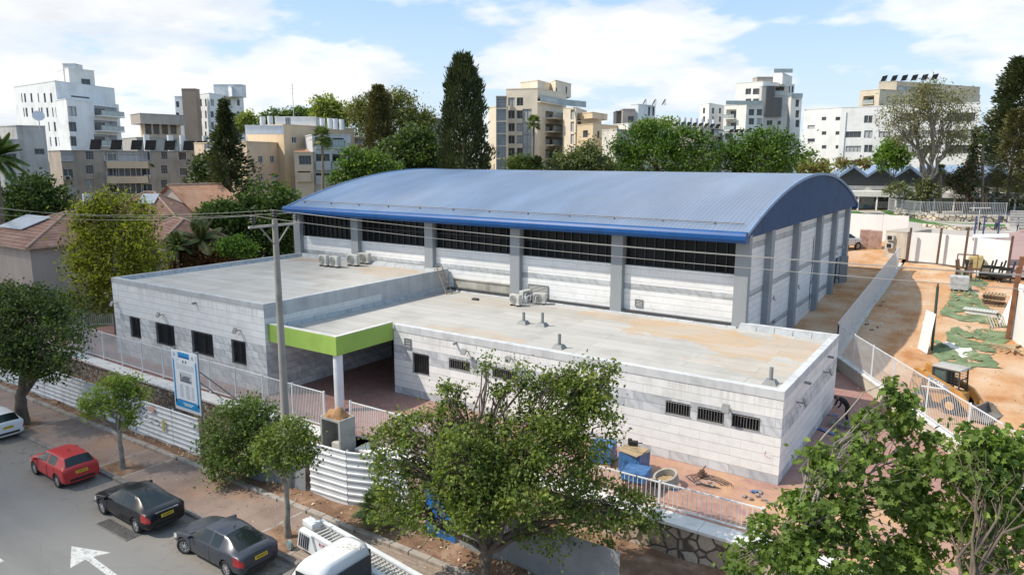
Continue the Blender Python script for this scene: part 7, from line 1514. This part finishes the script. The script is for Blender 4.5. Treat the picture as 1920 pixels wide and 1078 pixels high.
# ------------------------------------------------------------------ vegetation
m_bark, m_bark_l, m_bark_p = M('bark_brown', (.13,.10,.075), .95, .25, 3, bmp=.6, bscale=14), M('bark_grey', (.27,.24,.20), .95, .2, 3, bmp=.4, bscale=12), M('palm_bark', (.20,.155,.11), .95, .25, 6, bmp=.6, bscale=10)
lm = {
 'street': leaf_mat('leaf_street', (.055,.085,.024), (.10,.15,.038), (.20,.25,.06), .28), 'tip': leaf_mat('leaf_tip', (.13,.17,.035), (.19,.235,.05), (.29,.33,.08), .35), 'maple': leaf_mat('leaf_maple', (.085,.135,.034), (.145,.225,.056), (.25,.35,.09), .42), 'dark': leaf_mat('leaf_dark', (.022,.042,.015), (.042,.07,.024), (.09,.12,.045), .2),
 'fresh': leaf_mat('leaf_fresh', (.07,.13,.028), (.12,.22,.045), (.21,.34,.07), .35), 'bush': leaf_mat('leaf_bush', (.055,.095,.025), (.085,.135,.035), (.15,.20,.06), .2),
 'ficus': leaf_mat('leaf_ficus', (.03,.065,.010), (.065,.13,.02), (.12,.20,.035), .2), 'euca': leaf_mat('leaf_euca', (.10,.11,.055), (.15,.155,.08), (.22,.22,.12), .2), 'euca2': leaf_mat('leaf_euca_green', (.075,.095,.03), (.12,.14,.045), (.2,.21,.08), .2),
 'pine': leaf_mat('leaf_pine', (.055,.06,.025), (.085,.085,.035), (.13,.12,.05), .15), 'cyp': leaf_mat('leaf_cypress', (.026,.038,.018), (.05,.066,.03), (.085,.10,.046), .15), 'yel': leaf_mat('leaf_yellow_green', (.15,.17,.025), (.30,.33,.045), (.44,.46,.08), .35), 'yel_d': leaf_mat('leaf_olive_inside', (.04,.045,.012), (.075,.075,.018), (.12,.11,.03), .2),
 'rust': leaf_mat('leaf_rusty', (.075,.04,.018), (.13,.07,.03), (.19,.11,.045), .2), 'olive': leaf_mat('leaf_olive', (.08,.10,.05), (.13,.155,.075), (.2,.22,.11), .2), 'mid': leaf_mat('leaf_mid_green', (.04,.075,.02), (.075,.125,.03), (.13,.19,.05), .25), 'light': leaf_mat('leaf_light_green', (.11,.15,.04), (.18,.23,.06), (.28,.33,.1), .3),
 'palm': leaf_mat('leaf_palm', (.05,.075,.025), (.09,.125,.04), (.15,.18,.07), .2), 'dry': leaf_mat('leaf_dry', (.10,.05,.03), (.17,.09,.05), (.25,.15,.08), .15)}
def unit(v): return v/np.maximum(np.linalg.norm(v, axis=1, keepdims=True), 1e-9)
def leaf_mesh(name, C, size, m, parent, axis=None, up=.5, aspect=.62, fold=.25, lobed=False, var=.35, m2=None, frac2=0.0):
    n = len(C); C = np.asarray(C, float)
    a = RNG.normal(size=(n, 3)) if axis is None else np.asarray(axis, float)+RNG.normal(size=(n, 3))*.25
    a = unit(a); nr = RNG.normal(size=(n, 3)); nr[:, 2] = np.abs(nr[:, 2])+up; nr = unit(nr-a*np.sum(nr*a, 1, keepdims=True)); s = np.cross(a, nr)
    L = size*(1+RNG.uniform(-var, var, n))[:, None]; w = L*aspect*.5
    if not lobed:
        V = np.stack([C-a*L*.5, C+s*w+nr*w*fold-a*L*.02, C+a*L*.5, C-s*w+nr*w*fold-a*L*.02], 1); k = 4; F = [(0,1,2), (0,2,3)]
    else:
        V = np.stack([C-a*L*.45, C+s*w*1.0-a*L*.22+nr*w*.15, C+s*w*.55+a*L*.02+nr*w*fold, C+s*w*1.15+a*L*.16, C+s*w*.4+a*L*.22+nr*w*.1, C+a*L*.55-nr*L*.12, C-s*w*.4+a*L*.22+nr*w*.1, C-s*w*1.15+a*L*.16, C-s*w*.55+a*L*.02+nr*w*fold, C-s*w*1.0-a*L*.22+nr*w*.15], 1); k = 10
        F = [(0,1,2,5), (2,3,4,5), (0,5,8,9), (5,6,7,8)]
    o0 = ORG[parent.name] if parent is not None else Vector(C.mean(0)); V = V.reshape(-1, 3)-np.array(o0)
    base = (np.arange(n)*k)[:, None]; loops = np.concatenate([base+np.array(f)[None] for f in F], 1).ravel(); sizes = np.tile([len(f) for f in F], n)
    me = bpy.data.meshes.new(name); me.vertices.add(len(V)); me.vertices.foreach_set('co', V.ravel()); me.loops.add(len(loops)); me.loops.foreach_set('vertex_index', loops.astype(np.int32))
    st = np.concatenate([[0], np.cumsum(sizes)[:-1]]); me.polygons.add(len(sizes)); me.polygons.foreach_set('loop_start', st.astype(np.int32)); me.update(calc_edges=True)
    me.materials.append(m)
    if m2 is not None: me.materials.append(m2); sel = np.repeat(RNG.random(n) < frac2, len(F)).astype(np.int32); me.polygons.foreach_set('material_index', sel)
    o = bpy.data.objects.new(name, me); _link(o, parent, None if parent is not None else o0); return o
def branch_pts(a, b, n=6, wob=.08):
    a, b = Vector(a), Vector(b); L = (b-a).length; out = []
    for i in range(n+1):
        t = i/n; p = a.lerp(b, t); p.z += L*.12*math.sin(math.pi*t)
        if 0 < i < n: p += Vector((random.gauss(0, 1), random.gauss(0, 1), random.gauss(0, .6)))*L*wob*.5
        out.append(p)
    return out
def px_lobes(lobes, d):
    out = []
    for l in lobes:
        x, y, rx, ry = l[:4]; dd = d+(l[4] if len(l) > 4 else 0); c = AD(x, y, dd); s = dd/F_PX; out.append((c, rx*s, ry*s, (l[5] if len(l) > 5 else (rx+ry)/2*s)))
    return out
def tree(label, base, lobes, n, leaf, mat, cat='tree', name='tree', trunk_r=.15, clump=.55, per=30, bark=None, group=None, limbs=True, lobed=False, shell=.55, up=.5, aspect=.62, m2=None, frac2=0.0, droop=0.0, twigs=0, fork=.45, trunk=True, hang=0.0, bare=0):
    """base: foot of the trunk; lobes: (centre, half width, half height, half depth) of the parts of the crown"""
    base = Vector(base); r_ = thing(name, base, label, cat, group)
    vol = np.array([l[1]*l[2]*l[3] for l in lobes])**.6; vol /= vol.sum(); ncl = max(8, n//per)
    li = RNG.choice(len(lobes), ncl, p=vol); dirs = unit(RNG.normal(size=(ncl, 3))); rr = RNG.uniform(shell**3, 1.0, ncl)**(1/3)
    ctr = np.array([list(l[0]) for l in lobes])[li]; Rg = np.array([[l[1], l[3], l[2]] for l in lobes])[li]
    ux = np.array([U_R.x, U_R.y, 0]); uy = np.array([U_F.x, U_F.y, 0]); uz = np.array([0, 0, 1.0]); q = dirs*rr[:, None]*Rg; CC = ctr+q[:, :1]*ux+q[:, 1:2]*uy+q[:, 2:]*uz; od = unit(q[:, :1]*ux+q[:, 1:2]*uy+q[:, 2:]*uz)
    cs = clump*(.6+.8*RNG.random(ncl)); cnt = RNG.poisson(per, ncl); idx = np.repeat(np.arange(ncl), cnt)
    g = RNG.normal(size=(len(idx), 3))*np.array([1, 1, .7])*cs[idx][:, None]*.5; pts = CC[idx]+g
    ax = od[idx]*.7+RNG.normal(size=(len(idx), 3))*.7; ax[:, 2] -= droop
    leaf_mesh('crown', pts, leaf, mat, r_, axis=ax, up=up, aspect=aspect, lobed=lobed, m2=m2, frac2=frac2)
    if trunk:
        tops = [l[0] for l in lobes]; cen = sum(tops, Vector())/len(tops); lowz = min(l[0].z-l[2]*.6 for l in lobes); fk = base.lerp(cen, fork); fk.x = base.x+(cen.x-base.x)*.15; fk.y = base.y+(cen.y-base.y)*.15
        mb = MB(); tp = branch_pts(base, fk, 5, .03); mb.tube(tp, [trunk_r*1.25]+[trunk_r*(1-.06*i) for i in range(1, 6)], 10)
        if limbs:
            for l in lobes:
                e = l[0]-Vector((0,0,l[2]*.15)); bp = branch_pts(fk-Vector((0,0,trunk_r)), e, 6, .10); r0 = trunk_r*.46; mb.tube(bp, [r0*(1-.78*i/6) for i in range(7)], 7)
                sel = np.nonzero(li == lobes.index(l))[0]
                for k in sel[:max(4, min(len(sel), 10))]: mb.tube(branch_pts(bp[random.randint(2, 5)], Vector(CC[k]), 4, .10), [r0*.34, r0*.28, r0*.22, r0*.15, r0*.08], 5)
                for k in range(bare):
                    d = Vector((random.gauss(0,1), random.gauss(0,1), abs(random.gauss(0,1))+.3)).normalized(); b0 = bp[random.randint(3, 6)]; L_ = l[1]*random.uniform(.5, .9); mb.tube(branch_pts(b0, b0+d*L_, 4, .14), [r0*.35, r0*.28, r0*.2, r0*.13, r0*.06], 5)
        else: mb.tube(branch_pts(fk, Vector((cen.x, cen.y, max(l[0].z for l in lobes))), 5, .02), [trunk_r*.75*(1-.16*i) for i in range(6)], 8)
        mb.build('trunk', bark or m_bark, r_)
    return r_
def conifer(label, base, top, rad, n, leaf, mat, prof=None, name='conifer_tree', upward=.6, aspect=.3, trunk_r=.3, ragged=.25, low=.05, bark=None, group=None, dens_edge=.5, tiers=0, cat='tree'):
    base = Vector(base); H = top-base.z; r_ = thing(name, base, label, cat, group); prof = prof or (lambda t: (1-t)**.8)
    t = RNG.random(n)**.85; t = low+(1-low)*t; th = RNG.uniform(0, 2*math.pi, n); ph = RNG.uniform(0, 9, 4)
    lump = 1+ragged*(np.sin(th*3+t*19+ph[0])*.5+np.sin(th*5-t*33+ph[1])*.4+np.sin(th*2+t*51+ph[2])*.4)
    if tiers: lump *= .62+.5*(np.abs(np.sin(t*math.pi*tiers+np.sin(th*2+ph[3])*.6)))
    R_ = rad*np.vectorize(prof)(t)*lump*RNG.uniform(dens_edge, 1.03, n)
    P_ = np.stack([base.x+R_*np.cos(th), base.y+R_*np.sin(th), base.z+H*t], 1); P_ += RNG.normal(size=P_.shape)*leaf*.35
    ax = np.stack([np.cos(th), np.sin(th), np.full(n, upward)], 1); leaf_mesh('crown', P_, leaf, mat, r_, axis=ax, up=.2, aspect=aspect)
    mb = MB(); mb.tube([base, base+Vector((.05*H*.1, 0, H*.5)), Vector((base.x, base.y, top-.1*H))], [trunk_r, trunk_r*.65, .05], 9)
    for k in range(26):
        z = base.z+H*random.uniform(low, .9); tt = (z-base.z)/H; a = random.uniform(0, 6.28); L_ = rad*prof(tt)*.85; p0 = Vector((base.x, base.y, z)); mb.tube([p0, p0+Vector((math.cos(a)*L_*.5, math.sin(a)*L_*.5, L_*upward*.3)), p0+Vector((math.cos(a)*L_, math.sin(a)*L_, L_*upward*.8))], [.09*trunk_r/.3, .06*trunk_r/.3, .02], 5)
    mb.build('trunk', bark or m_bark, r_); return r_
def palm(label, base, top, cr, nf=26, mat=None, trunk_r=.2, fan=False, leaf_w=.06, name='palm_tree', cat='palm', skirt=0, lean=(0, 0), trunk=True):
    base = Vector(base); top = Vector(top); r_ = thing(name, base, label, cat); mat = mat or lm['palm']; V = []; mb = MB()
    for i in range(nf):
        a = 2.399*i+random.uniform(-.2, .2); el = math.radians(85-115*(i/nf)+random.uniform(-8, 8)) if not skirt or i < nf-skirt else math.radians(-75); L_ = cr*random.uniform(.85, 1.1); d = Vector((math.cos(a)*math.cos(el), math.sin(a)*math.cos(el), math.sin(el))); side = Vector((-math.sin(a), math.cos(a), 0)); mid = []
        for k in range(9): t = k/8; p = top+d*L_*t; p.z -= L_*.42*t*t*(1.1-math.sin(el)*.6); mid.append(p)
        if fan:
            hub = mid[4]; nb = 15; axd = (mid[5]-mid[3]).normalized(); mb.tube(mid[:5], [.025]*4+[.015], 4); nrm = axd.cross(side)
            for j in range(nb): an = math.radians(-110+220*j/(nb-1)); v = axd*math.cos(an)+side*math.sin(an); e = hub+v*L_*.52-Vector((0,0,L_*.10)); pw = v.cross(nrm).normalized()*L_*.045; m_ = hub.lerp(e, .55); mb.face([hub, m_+pw, e, m_-pw])
        else:
            mb.tube(mid, [.035*(1-.09*k) for k in range(9)], 4)
            for k in range(1, 9):
                for q in np.linspace(0, 1, 4)[:-1]:
                    p = mid[k-1].lerp(mid[k], q); ll = L_*.30*math.sin(math.pi*min(1, (.12+(k-1+q)/8*.9)))**.6; fd = (mid[k]-mid[k-1]).normalized()
                    for s_ in (-1, 1): e = p+side*s_*ll*.85+fd*ll*.5-Vector((0,0,ll*.35)); w_ = fd*leaf_w; m_ = p.lerp(e, .4); mb.face([p-w_*.4, m_-w_, e, m_+w_])
    mb.build('crown', mat, r_)
    if trunk:
        mb = MB(); pts = [base.lerp(top, k/8)+Vector((lean[0]*math.sin(math.pi*k/8), lean[1]*math.sin(math.pi*k/8), 0)) for k in range(9)]; mb.tube(pts, [trunk_r*(1.15-.35*k/8) for k in range(9)], 10); mb.build('trunk', m_bark_p, r_)
    return r_
def foot(x, y, d): p = AD(x, y, d); return Vector((p.x, p.y, gz(p)-.2))
# --- street trees near the camera
tree('large dark street tree hiding the left end of the hoarding', (-46.4, 17.3, .1), px_lobes([(58,612,66,62), (20,640,52,55,-1), (112,640,44,48,-1), (70,570,58,36,1), (135,605,30,36,.5), (40,672,44,36,-.6), (100,688,38,24,-.6), (0,590,40,52)], 40.3), 13500, .19, lm['dark'], trunk_r=.36, clump=.75, per=32, bark=m_bark, fork=.38, bare=2, m2=lm['street'], frac2=.5)
tree('small round street tree with fresh leaves beside the red hatchback', (-35.35, 17.35, .1), px_lobes([(205,738,32,20), (246,722,30,16,.3), (176,752,28,18,-.3), (222,768,28,18,-.4), (262,742,16,16), (212,714,26,10), (165,772,14,12), (240,785,14,14)], 34.2), 3900, .15, lm['maple'], trunk_r=.13, clump=.36, per=28, bark=m_bark_l, fork=.55, m2=lm['tip'], frac2=.3)
tree('wide rounded green bush hanging over the garden kerb by the pole', (-29.6, 20.6, .2), px_lobes([(430,800,52,46), (480,795,52,46,.3), (400,840,34,34,-.4), (455,850,58,44,-.6), (510,820,40,48,.2), (420,875,40,28,-.8), (540,830,30,50,.3), (470,768,56,24,.4)], 33), 13000, .15, lm['bush'], cat='bush', name='bush', trunk_r=.10, clump=.45, per=26, fork=.3, m2=lm['light'], frac2=.05)
tree('thin street tree in front of the grey hoarding panels', (-23.05, 17.65, .1), px_lobes([(545,808,34,26), (510,830,30,30,.2), (575,845,22,34,-.1), (540,860,38,24,-.3), (495,845,24,24,.3)], 27.4), 3600, .15, lm['street'], trunk_r=.14, clump=.38, per=22, bark=m_bark_l, fork=.62, m2=lm['light'], frac2=.12)
tree('large half bare street tree with dark leaves in front of the annex wall', (-14.0, 19.0, .1), px_lobes([(735,850,52,66,.3), (800,860,40,50,.6), (895,830,70,50,.8), (1040,770,80,80,.6), (1110,800,56,96,.4), (1000,870,100,80,-.4), (870,900,90,60,-.6), (1120,930,90,60,-.4), (1060,990,110,50,-.9), (740,950,60,50,-.5), (820,960,80,40,-1), (1190,960,60,40,-.2), (930,840,70,70,-.2), (1100,730,50,56,.6), (850,735,26,40,.8), (900,960,60,50,-1.8), (980,930,70,60,-1.8), (870,860,70,60,-1.2), (1010,820,80,56,-1.0), (910,690,10,30,.6), (945,735,22,26,.5), (985,710,16,28,.4), (1060,705,20,26,.5), (1140,705,18,34,.4), (800,775,24,30,.5), (840,790,44,40,.4), (760,810,40,34,.2)], 24.6), 40000, .145, lm['street'], trunk_r=.26, clump=.42, per=46, bark=m_bark, fork=.34, bare=3, m2=lm['tip'], frac2=.2, shell=.45, droop=.25)
for (x, y, x2, y2) in ((905,690,890,655), (850,690,838,650), (980,690,985,650), (1140,690,1150,660), (800,715,790,668)):
    pass
tree('tall bright leafed tree at the lower right with a slim upright leader', (-3.3, 15.0, .1), px_lobes([(1640,800,34,40), (1690,760,30,48,.2), (1600,860,50,44,-.2), (1700,850,64,60), (1540,880,44,40,-.1), (1640,930,80,60,-.4), (1540,970,80,50,-.5), (1720,950,60,60,-.2), (1450,1010,60,50,-.4), (1560,1050,110,60,-.8), (1690,1050,80,60,-.6), (1400,1060,50,40,-.3), (1665,715,14,20,.2), (1500,930,40,30)], 14.6), 7000, .15, lm['maple'], trunk_r=.075, clump=.26, per=26, bark=m_bark_l, fork=.86, lobed=True, droop=.5, aspect=.9, shell=.3, m2=lm['mid'], frac2=.3)
tree('leafy tree cut off by the lower right edge of the picture', (.2, 14.0, .1), px_lobes([(1840,830,32,44), (1810,880,48,50,-.1), (1870,880,48,50), (1900,850,34,34,.3), (1850,950,64,60,-.3), (1930,940,60,70), (1790,1000,50,50,-.2), (1880,1040,90,60,-.5), (1960,860,50,60,.2)], 13.6), 5000, .15, lm['maple'], trunk_r=.075, clump=.26, per=26, bark=m_bark, fork=.86, lobed=True, droop=.5, aspect=.9, shell=.3, m2=lm['mid'], frac2=.3)
palm('small fan palm growing beside the bent white hoarding', (-20.6, 20.35, .2), (-20.6, 20.35, 1.0), 1.15, 18, lm['palm'], .12, True, cat='fan palm')
# dead twigs hanging in the big tree
# --- gardens on the left
tree('tall yellow green tree beside the pinkish tiled house', foot(215, 560, 57), px_lobes([(205,375,22,20), (240,400,40,26,.2), (185,420,40,36), (250,450,44,46), (165,470,26,40), (210,500,60,50,-.5), (270,480,34,46,.3), (180,395,26,20), (140,398,18,14,.5), (235,540,60,36,-.3), (170,520,30,30)], 57), 20000, .30, lm['yel'], trunk_r=.25, clump=1.0, per=60, m2=lm['yel_d'], frac2=.30, aspect=.4, shell=.72)
tree('row of rusty brown shrubs behind the left roof parapet', foot(380, 500, 67), px_lobes([(340,486,28,18), (375,480,30,20), (410,472,28,18), (360,500,44,20), (425,486,22,18)], 67), 5600, .27, lm['rust'], cat='shrub', name='shrub', trunk_r=.08, clump=.5, per=26)
tree('dark green bushy tree in front of the brown apartment block', foot(60, 420, 82), px_lobes([(60,352,34,26), (35,380,34,30), (90,372,40,30), (60,395,50,26,-.5), (118,388,26,20), (20,400,24,30)], 82), 8000, .42, lm['mid'], trunk_r=.25, clump=1.0, per=28, m2=lm['dark'], frac2=.4)
tree('broad green tree behind the wing, left of the blue hall', foot(500, 470, 74), px_lobes([(500,372,44,30), (540,395,30,36,.5), (465,400,34,28), (500,420,60,40,-.5), (545,440,30,40), (455,440,36,36), (490,460,60,30,-.8)], 74), 12000, .40, lm['mid'], trunk_r=.25, clump=1.0, per=30, m2=lm['dark'], frac2=.35)
tree('round green tree in front of the orange tiled roof', foot(412, 440, 72), px_lobes([(412,392,36,16), (395,408,28,18), (435,405,26,18), (415,418,40,16)], 72), 5000, .34, lm['mid'], trunk_r=.18, clump=.8, per=28)
tree('low dark shrub by the gabled house wall', foot(340, 430, 76), px_lobes([(325,418,22,12), (355,422,18,12)], 76), 1800, .34, lm['olive'], cat='shrub', name='shrub', trunk_r=.06, clump=.6, per=22)
tree('green shrub under the shed window', foot(440, 480, 66), px_lobes([(440,462,26,18), (460,470,20,14), (420,464,14,10)], 66), 2600, .28, lm['fresh'], cat='shrub', name='shrub', trunk_r=.06, clump=.5, per=24)
palm('bird of paradise plant with broad leaves by the tiled roof edge', foot(378, 470, 68), AD(378, 448, 68), 2.6, 18, lm['olive'], .15, False, .22, name='broad_leaf_plant', cat='plant')
palm('small cycad with spiky leaves below the tiled roof edge', foot(330, 480, 66), AD(332, 458, 66), 1.6, 20, lm['palm'], .15, False, .08, name='cycad', cat='plant')
palm('date palm with long fronds cut off by the left edge', foot(-8, 330, 72), AD(-10, 292, 72), 3.2, 22, lm['mid'], .28, False, .16)
tree('pale flowering bush climbing behind the left railing', foot(60, 570, 50), px_lobes([(45,560,30,22), (90,575,24,16), (20,550,20,20)], 50), 1800, .22, lm['olive'], cat='bush', name='bush', trunk_r=.06, clump=.5, per=20, m2=lm['dry'], frac2=.25)
tree('low mixed shrubs between the pinkish house and the wing', foot(165, 575, 55), px_lobes([(160,568,30,18), (130,560,18,16), (195,575,18,12)], 55), 1800, .24, lm['olive'], cat='shrub', name='shrub', trunk_r=.05, clump=.5, per=20, m2=lm['yel'], frac2=.3)
conifer('dark irregular pine left of the beige apartment house', foot(430, 362, 94), AD(425, 189, 94).z, 3.7, 9000, .55, lm['cyp'], lambda t: min(1.0, 1.45*float(1-t)**.9), upward=.35, aspect=.35, trunk_r=.3, ragged=.5, low=.22, tiers=6)
tree('dark tree in the gap beside the brown block', foot(398, 360, 98), px_lobes([(395,312,26,26), (410,330,26,24), (380,335,16,20)], 98), 3600, .5, lm['dark'], trunk_r=.2, clump=1.1, per=26)
# --- trees behind the hall
conifer('tall brownish pine left of the tall cypress', foot(714, 330, 112), AD(713, 162, 112).z, 4.0, 13000, .55, lm['pine'], lambda t: .25+.78*float(1-t)**.75 if t < .96 else .2, upward=.5, aspect=.3, trunk_r=.4, ragged=.18, low=.02, tiers=9)
tree('large olive green eucalyptus crown behind the brownish pine', foot(755, 330, 125), px_lobes([(750,200,34,28), (700,205,34,30), (785,225,26,26), (690,235,30,34), (760,240,44,36), (800,240,16,26), (672,215,20,26), (740,185,30,16)], 125), 12000, .6, lm['euca2'], trunk_r=.5, clump=1.5, per=26, aspect=.35, shell=.5)
tree('dark round tree between the brownish pine and the cypress', foot(785, 330, 108), px_lobes([(775,262,34,22), (750,290,40,34), (800,290,30,36), (775,305,46,30,-1)], 108), 9000, .5, lm['mid'], trunk_r=.35, clump=1.3, per=28, m2=lm['dark'], frac2=.5)
tree('light green airy tree above the beige apartment house', foot(620, 260, 128), px_lobes([(612,200,20,20), (640,212,18,20), (598,218,12,18), (622,228,32,16)], 128), 3200, .6, lm['light'], trunk_r=.3, clump=1.2, per=22, shell=.4)
tree('low dark treetops behind the beige apartment house roof', foot(545, 260, 135), px_lobes([(520,217,18,10), (560,215,26,9), (585,216,16,9), (500,226,14,10)], 135), 2600, .6, lm['mid'], trunk_r=.3, clump=1.2, per=22)
tree('small yellowish tree beside the white and brown tower', foot(462, 260, 128), px_lobes([(460,224,16,12), (452,235,12,12), (472,234,10,10)], 128), 1500, .55, lm['light'], trunk_r=.2, clump=1.0, per=20)
tree('green trees at the left shoulder of the blue roof', foot(680, 340, 98), px_lobes([(670,320,26,20), (700,306,30,22), (660,300,18,22), (720,318,40,12), (640,335,24,12)], 98), 5200, .45, lm['mid'], trunk_r=.25, clump=1.0, per=26, m2=lm['fresh'], frac2=.35)
conifer('very tall dark cypress behind the middle of the hall', foot(870, 330, 104), AD(866, 104, 104).z, 4.2, 22000, .62, lm['cyp'], lambda t: (.30+.72*(1-t)**.62)*(1.0 if t < .93 else .62) if t > .12 else .95, upward=1.5, aspect=.28, trunk_r=.4, ragged=.26, low=.0, dens_edge=.72)
tree('big round dark green ficus in the middle of the skyline trees', foot(1248, 330, 112), px_lobes([(1190,272,36,30), (1235,262,40,28), (1285,270,40,30), (1320,290,28,34), (1170,300,30,30), (1230,300,60,34,-2), (1290,310,54,28,-2), (1210,245,20,14)], 112), 17000, .42, lm['ficus'], trunk_r=.5, clump=1.5, per=44, up=1.2, shell=.75)
tree('second round dark green ficus left of the white school block', foot(1428, 330, 114), px_lobes([(1400,278,36,30), (1440,265,36,24), (1470,285,30,32), (1380,300,26,28), (1430,300,56,34,-2)], 114), 12000, .42, lm['ficus'], trunk_r=.5, clump=1.5, per=44, up=1.2, shell=.75)
tree('light green treetop rising behind the round ficus', foot(1235, 260, 124), px_lobes([(1222,238,26,12), (1245,232,16,12), (1205,244,14,10)], 124), 1700, .5, lm['light'], trunk_r=.2, clump=1.1, per=22)
tree('olive shrubs behind the roof right of the cream tower', foot(1080, 330, 106), px_lobes([(1060,305,34,18), (1100,300,36,22), (1130,310,24,14), (1105,280,18,16), (1085,312,40,12)], 106), 6200, .42, lm['olive'], cat='shrub', name='shrub', trunk_r=.15, clump=1.0, per=26, m2=lm['mid'], frac2=.3)
tree('yellowish green shrub below the cream tower', foot(975, 330, 106), px_lobes([(968,310,18,14), (985,306,14,12), (998,314,12,10)], 106), 2200, .42, lm['light'], cat='shrub', name='shrub', trunk_r=.1, clump=.9, per=22)
palm('low palm beside the yellowish shrub below the cream tower', foot(1008, 330, 105), AD(1008, 308, 105), 1.7, 20, lm['palm'], .2, False, .14)
palm('tall slim palm standing in front of the cream tower', foot(998, 330, 112), AD(1001, 230, 112), 1.5, 26, lm['palm'], .19, True)
palm('tall slim palm in front of the beige apartment house', foot(599, 345, 92), AD(604, 257, 92), 1.75, 28, lm['palm'], .18, True, lean=(.15, 0))
# --- trees at the right
tree('tall pale eucalyptus with a forked trunk in front of the school block', foot(1738, 382, 118), px_lobes([(1700,205,40,34), (1745,185,44,30), (1790,200,36,34), (1690,245,34,30), (1760,240,50,36), (1805,240,26,34), (1720,275,30,24), (1670,215,20,30), (1780,275,26,20), (1740,168,30,14)], 118), 7600, .5, lm['euca'], trunk_r=.55, clump=1.35, per=20, bark=m_bark_l, fork=.40, aspect=.32, shell=.35, bare=3, droop=.5)
conifer('sparse dark conifer with bare branches right of the eucalyptus', foot(1812, 400, 122), AD(1815, 240, 122).z, 3.2, 3400, .55, lm['cyp'], lambda t: .25+.8*(1-t)**1.2 if t < .5 else .12+.25*(1-t), upward=.1, aspect=.25, ragged=.5, low=.08, tiers=7, trunk_r=.25)
tree('bright green tree in front of the white school block', foot(1672, 340, 126), px_lobes([(1672,280,22,18), (1660,300,20,18), (1690,298,16,18)], 126), 2800, .5, lm['fresh'], trunk_r=.2, clump=1.0, per=26)
tree('dry yellowish shrubs at the corner of the school block', foot(1520, 340, 122), px_lobes([(1515,318,22,14), (1540,312,12,14), (1580,306,10,10), (1620,306,12,10)], 122), 1600, .5, lm['dry'], cat='shrub', name='shrub', trunk_r=.1, clump=.9, per=20, m2=lm['light'], frac2=.6)
tree('small leaning tree in front of the zigzag school', foot(1690, 402, 116), px_lobes([(1684,352,16,10), (1698,362,14,8), (1668,360,10,7)], 116), 900, .4, lm['olive'], trunk_r=.2, clump=.9, per=20, bark=m_bark_l, fork=.5, shell=.3)
tree('bushy olive green tree before the school with a thick trunk', foot(1732, 404, 117), px_lobes([(1735,348,16,13), (1748,362,15,12), (1722,366,12,12)], 117), 1400, .42, lm['olive'], trunk_r=.35, clump=1.0, per=24, fork=.45, m2=lm['yel_d'], frac2=.35)
tree('dark spreading tree before the right half of the school', foot(1808, 402, 119), px_lobes([(1803,330,20,20), (1815,352,22,12), (1790,346,16,14), (1822,318,14,16)], 119), 2300, .45, lm['cyp'], trunk_r=.25, clump=1.0, per=24, shell=.3, m2=lm['dry'], frac2=.15)
for x, y0, y1, lb in ((1762, 318, 404, 'fan palm with a thick trunk before the zigzag school'), (1842, 262, 402, 'slim tall palm right of the dark spreading tree'), (1848, 358, 402, 'short slim palm by the school canopy')): palm(lb, foot(x, y1, 119), AD(x+1, y0, 119), 1.3 if y0 < 340 else .8, 18, lm['palm'], .32 if y0 > 300 and y0 < 340 else .22, True)
conifer('huge dark evergreen at the upper right edge', foot(1905, 340, 130), AD(1912, 108, 130).z, 8.2, 15000, .7, lm['cyp'], lambda t: .32+.72*(1-t)**.9 if t > .3 else .55, upward=.5, aspect=.45, ragged=.30, low=.3, trunk_r=.5, dens_edge=.6)
conifer('dry brownish pine below the huge dark evergreen', foot(1890, 360, 120), AD(1897, 205, 120).z, 3.6, 6500, .55, lm['pine'], lambda t: .3+.75*(1-t)**.8, upward=.2, aspect=.3, ragged=.35, low=.12, tiers=6, trunk_r=.3)
tree('greyish green shrub at the far right beyond the steps', foot(1905, 380, 125), px_lobes([(1905,345,22,26), (1925,360,20,26)], 125), 1800, .5, lm['olive'], cat='shrub', name='shrub', trunk_r=.1, clump=1.0, per=22)
# --- litter under the street trees
def litter(n, x0, x1, y0, y1, zf, size, m, name):
    xs = RNG.uniform(x0, x1, n); ys = y0+(y1-y0)*RNG.random(n)**.7; C = np.stack([xs, ys, [zf(a, b_)+.02 for a, b_ in zip(xs, ys)]], 1); o = leaf_mesh(name, C, size, m, None, up=6, aspect=.7); o['kind'] = 'stuff'
m_lit = leaf_mat('litter_pale', (.20,.15,.10), (.34,.28,.20), (.5,.45,.36), 0)
litter(2600, -8.1, 12, 32, 110, zyard, .12, m_lit, 'yard_stones'); litter(1500, -52, -8, 19.75, 22.5, lambda a, b_: max(.12, zstrip(a, b_)), .16, m_lit, 'strip_litter'); litter(420, -50, -12, 16.8, 19.3, lambda a, b_: .125, .08, m_lit, 'pavement_litter'); litter(200, -50, -18, 14.8, 16.45, lambda a, b_: -.005, .07, m_lit, 'gutter_litter')
# --- far tree belts that close the gaps between the houses
def belt(n, x0, x1, y, hpx, d, mat):
    xs = RNG.uniform(x0, x1, n); cl = RNG.uniform(x0, x1, 26); pts = []
    for i in range(n): c = cl[RNG.integers(26)]; x = c+RNG.normal()*9; hh = hpx*(.5+.5*math.sin(c*.9)**2); p = AD(x, y-hh*RNG.random()**.7, d+RNG.normal()*3); pts.append(tuple(p))
    o = leaf_mesh('far_foliage', pts, .9, lm[mat], None, up=.8); o['kind'] = 'stuff'
belt(2600, 0, 520, 330, 26, 136, 'mid'); belt(2600, 520, 930, 330, 70, 142, 'mid'); belt(1800, 1080, 1520, 320, 40, 160, 'mid'); belt(1800, 1500, 1960, 345, 40, 152, 'olive')
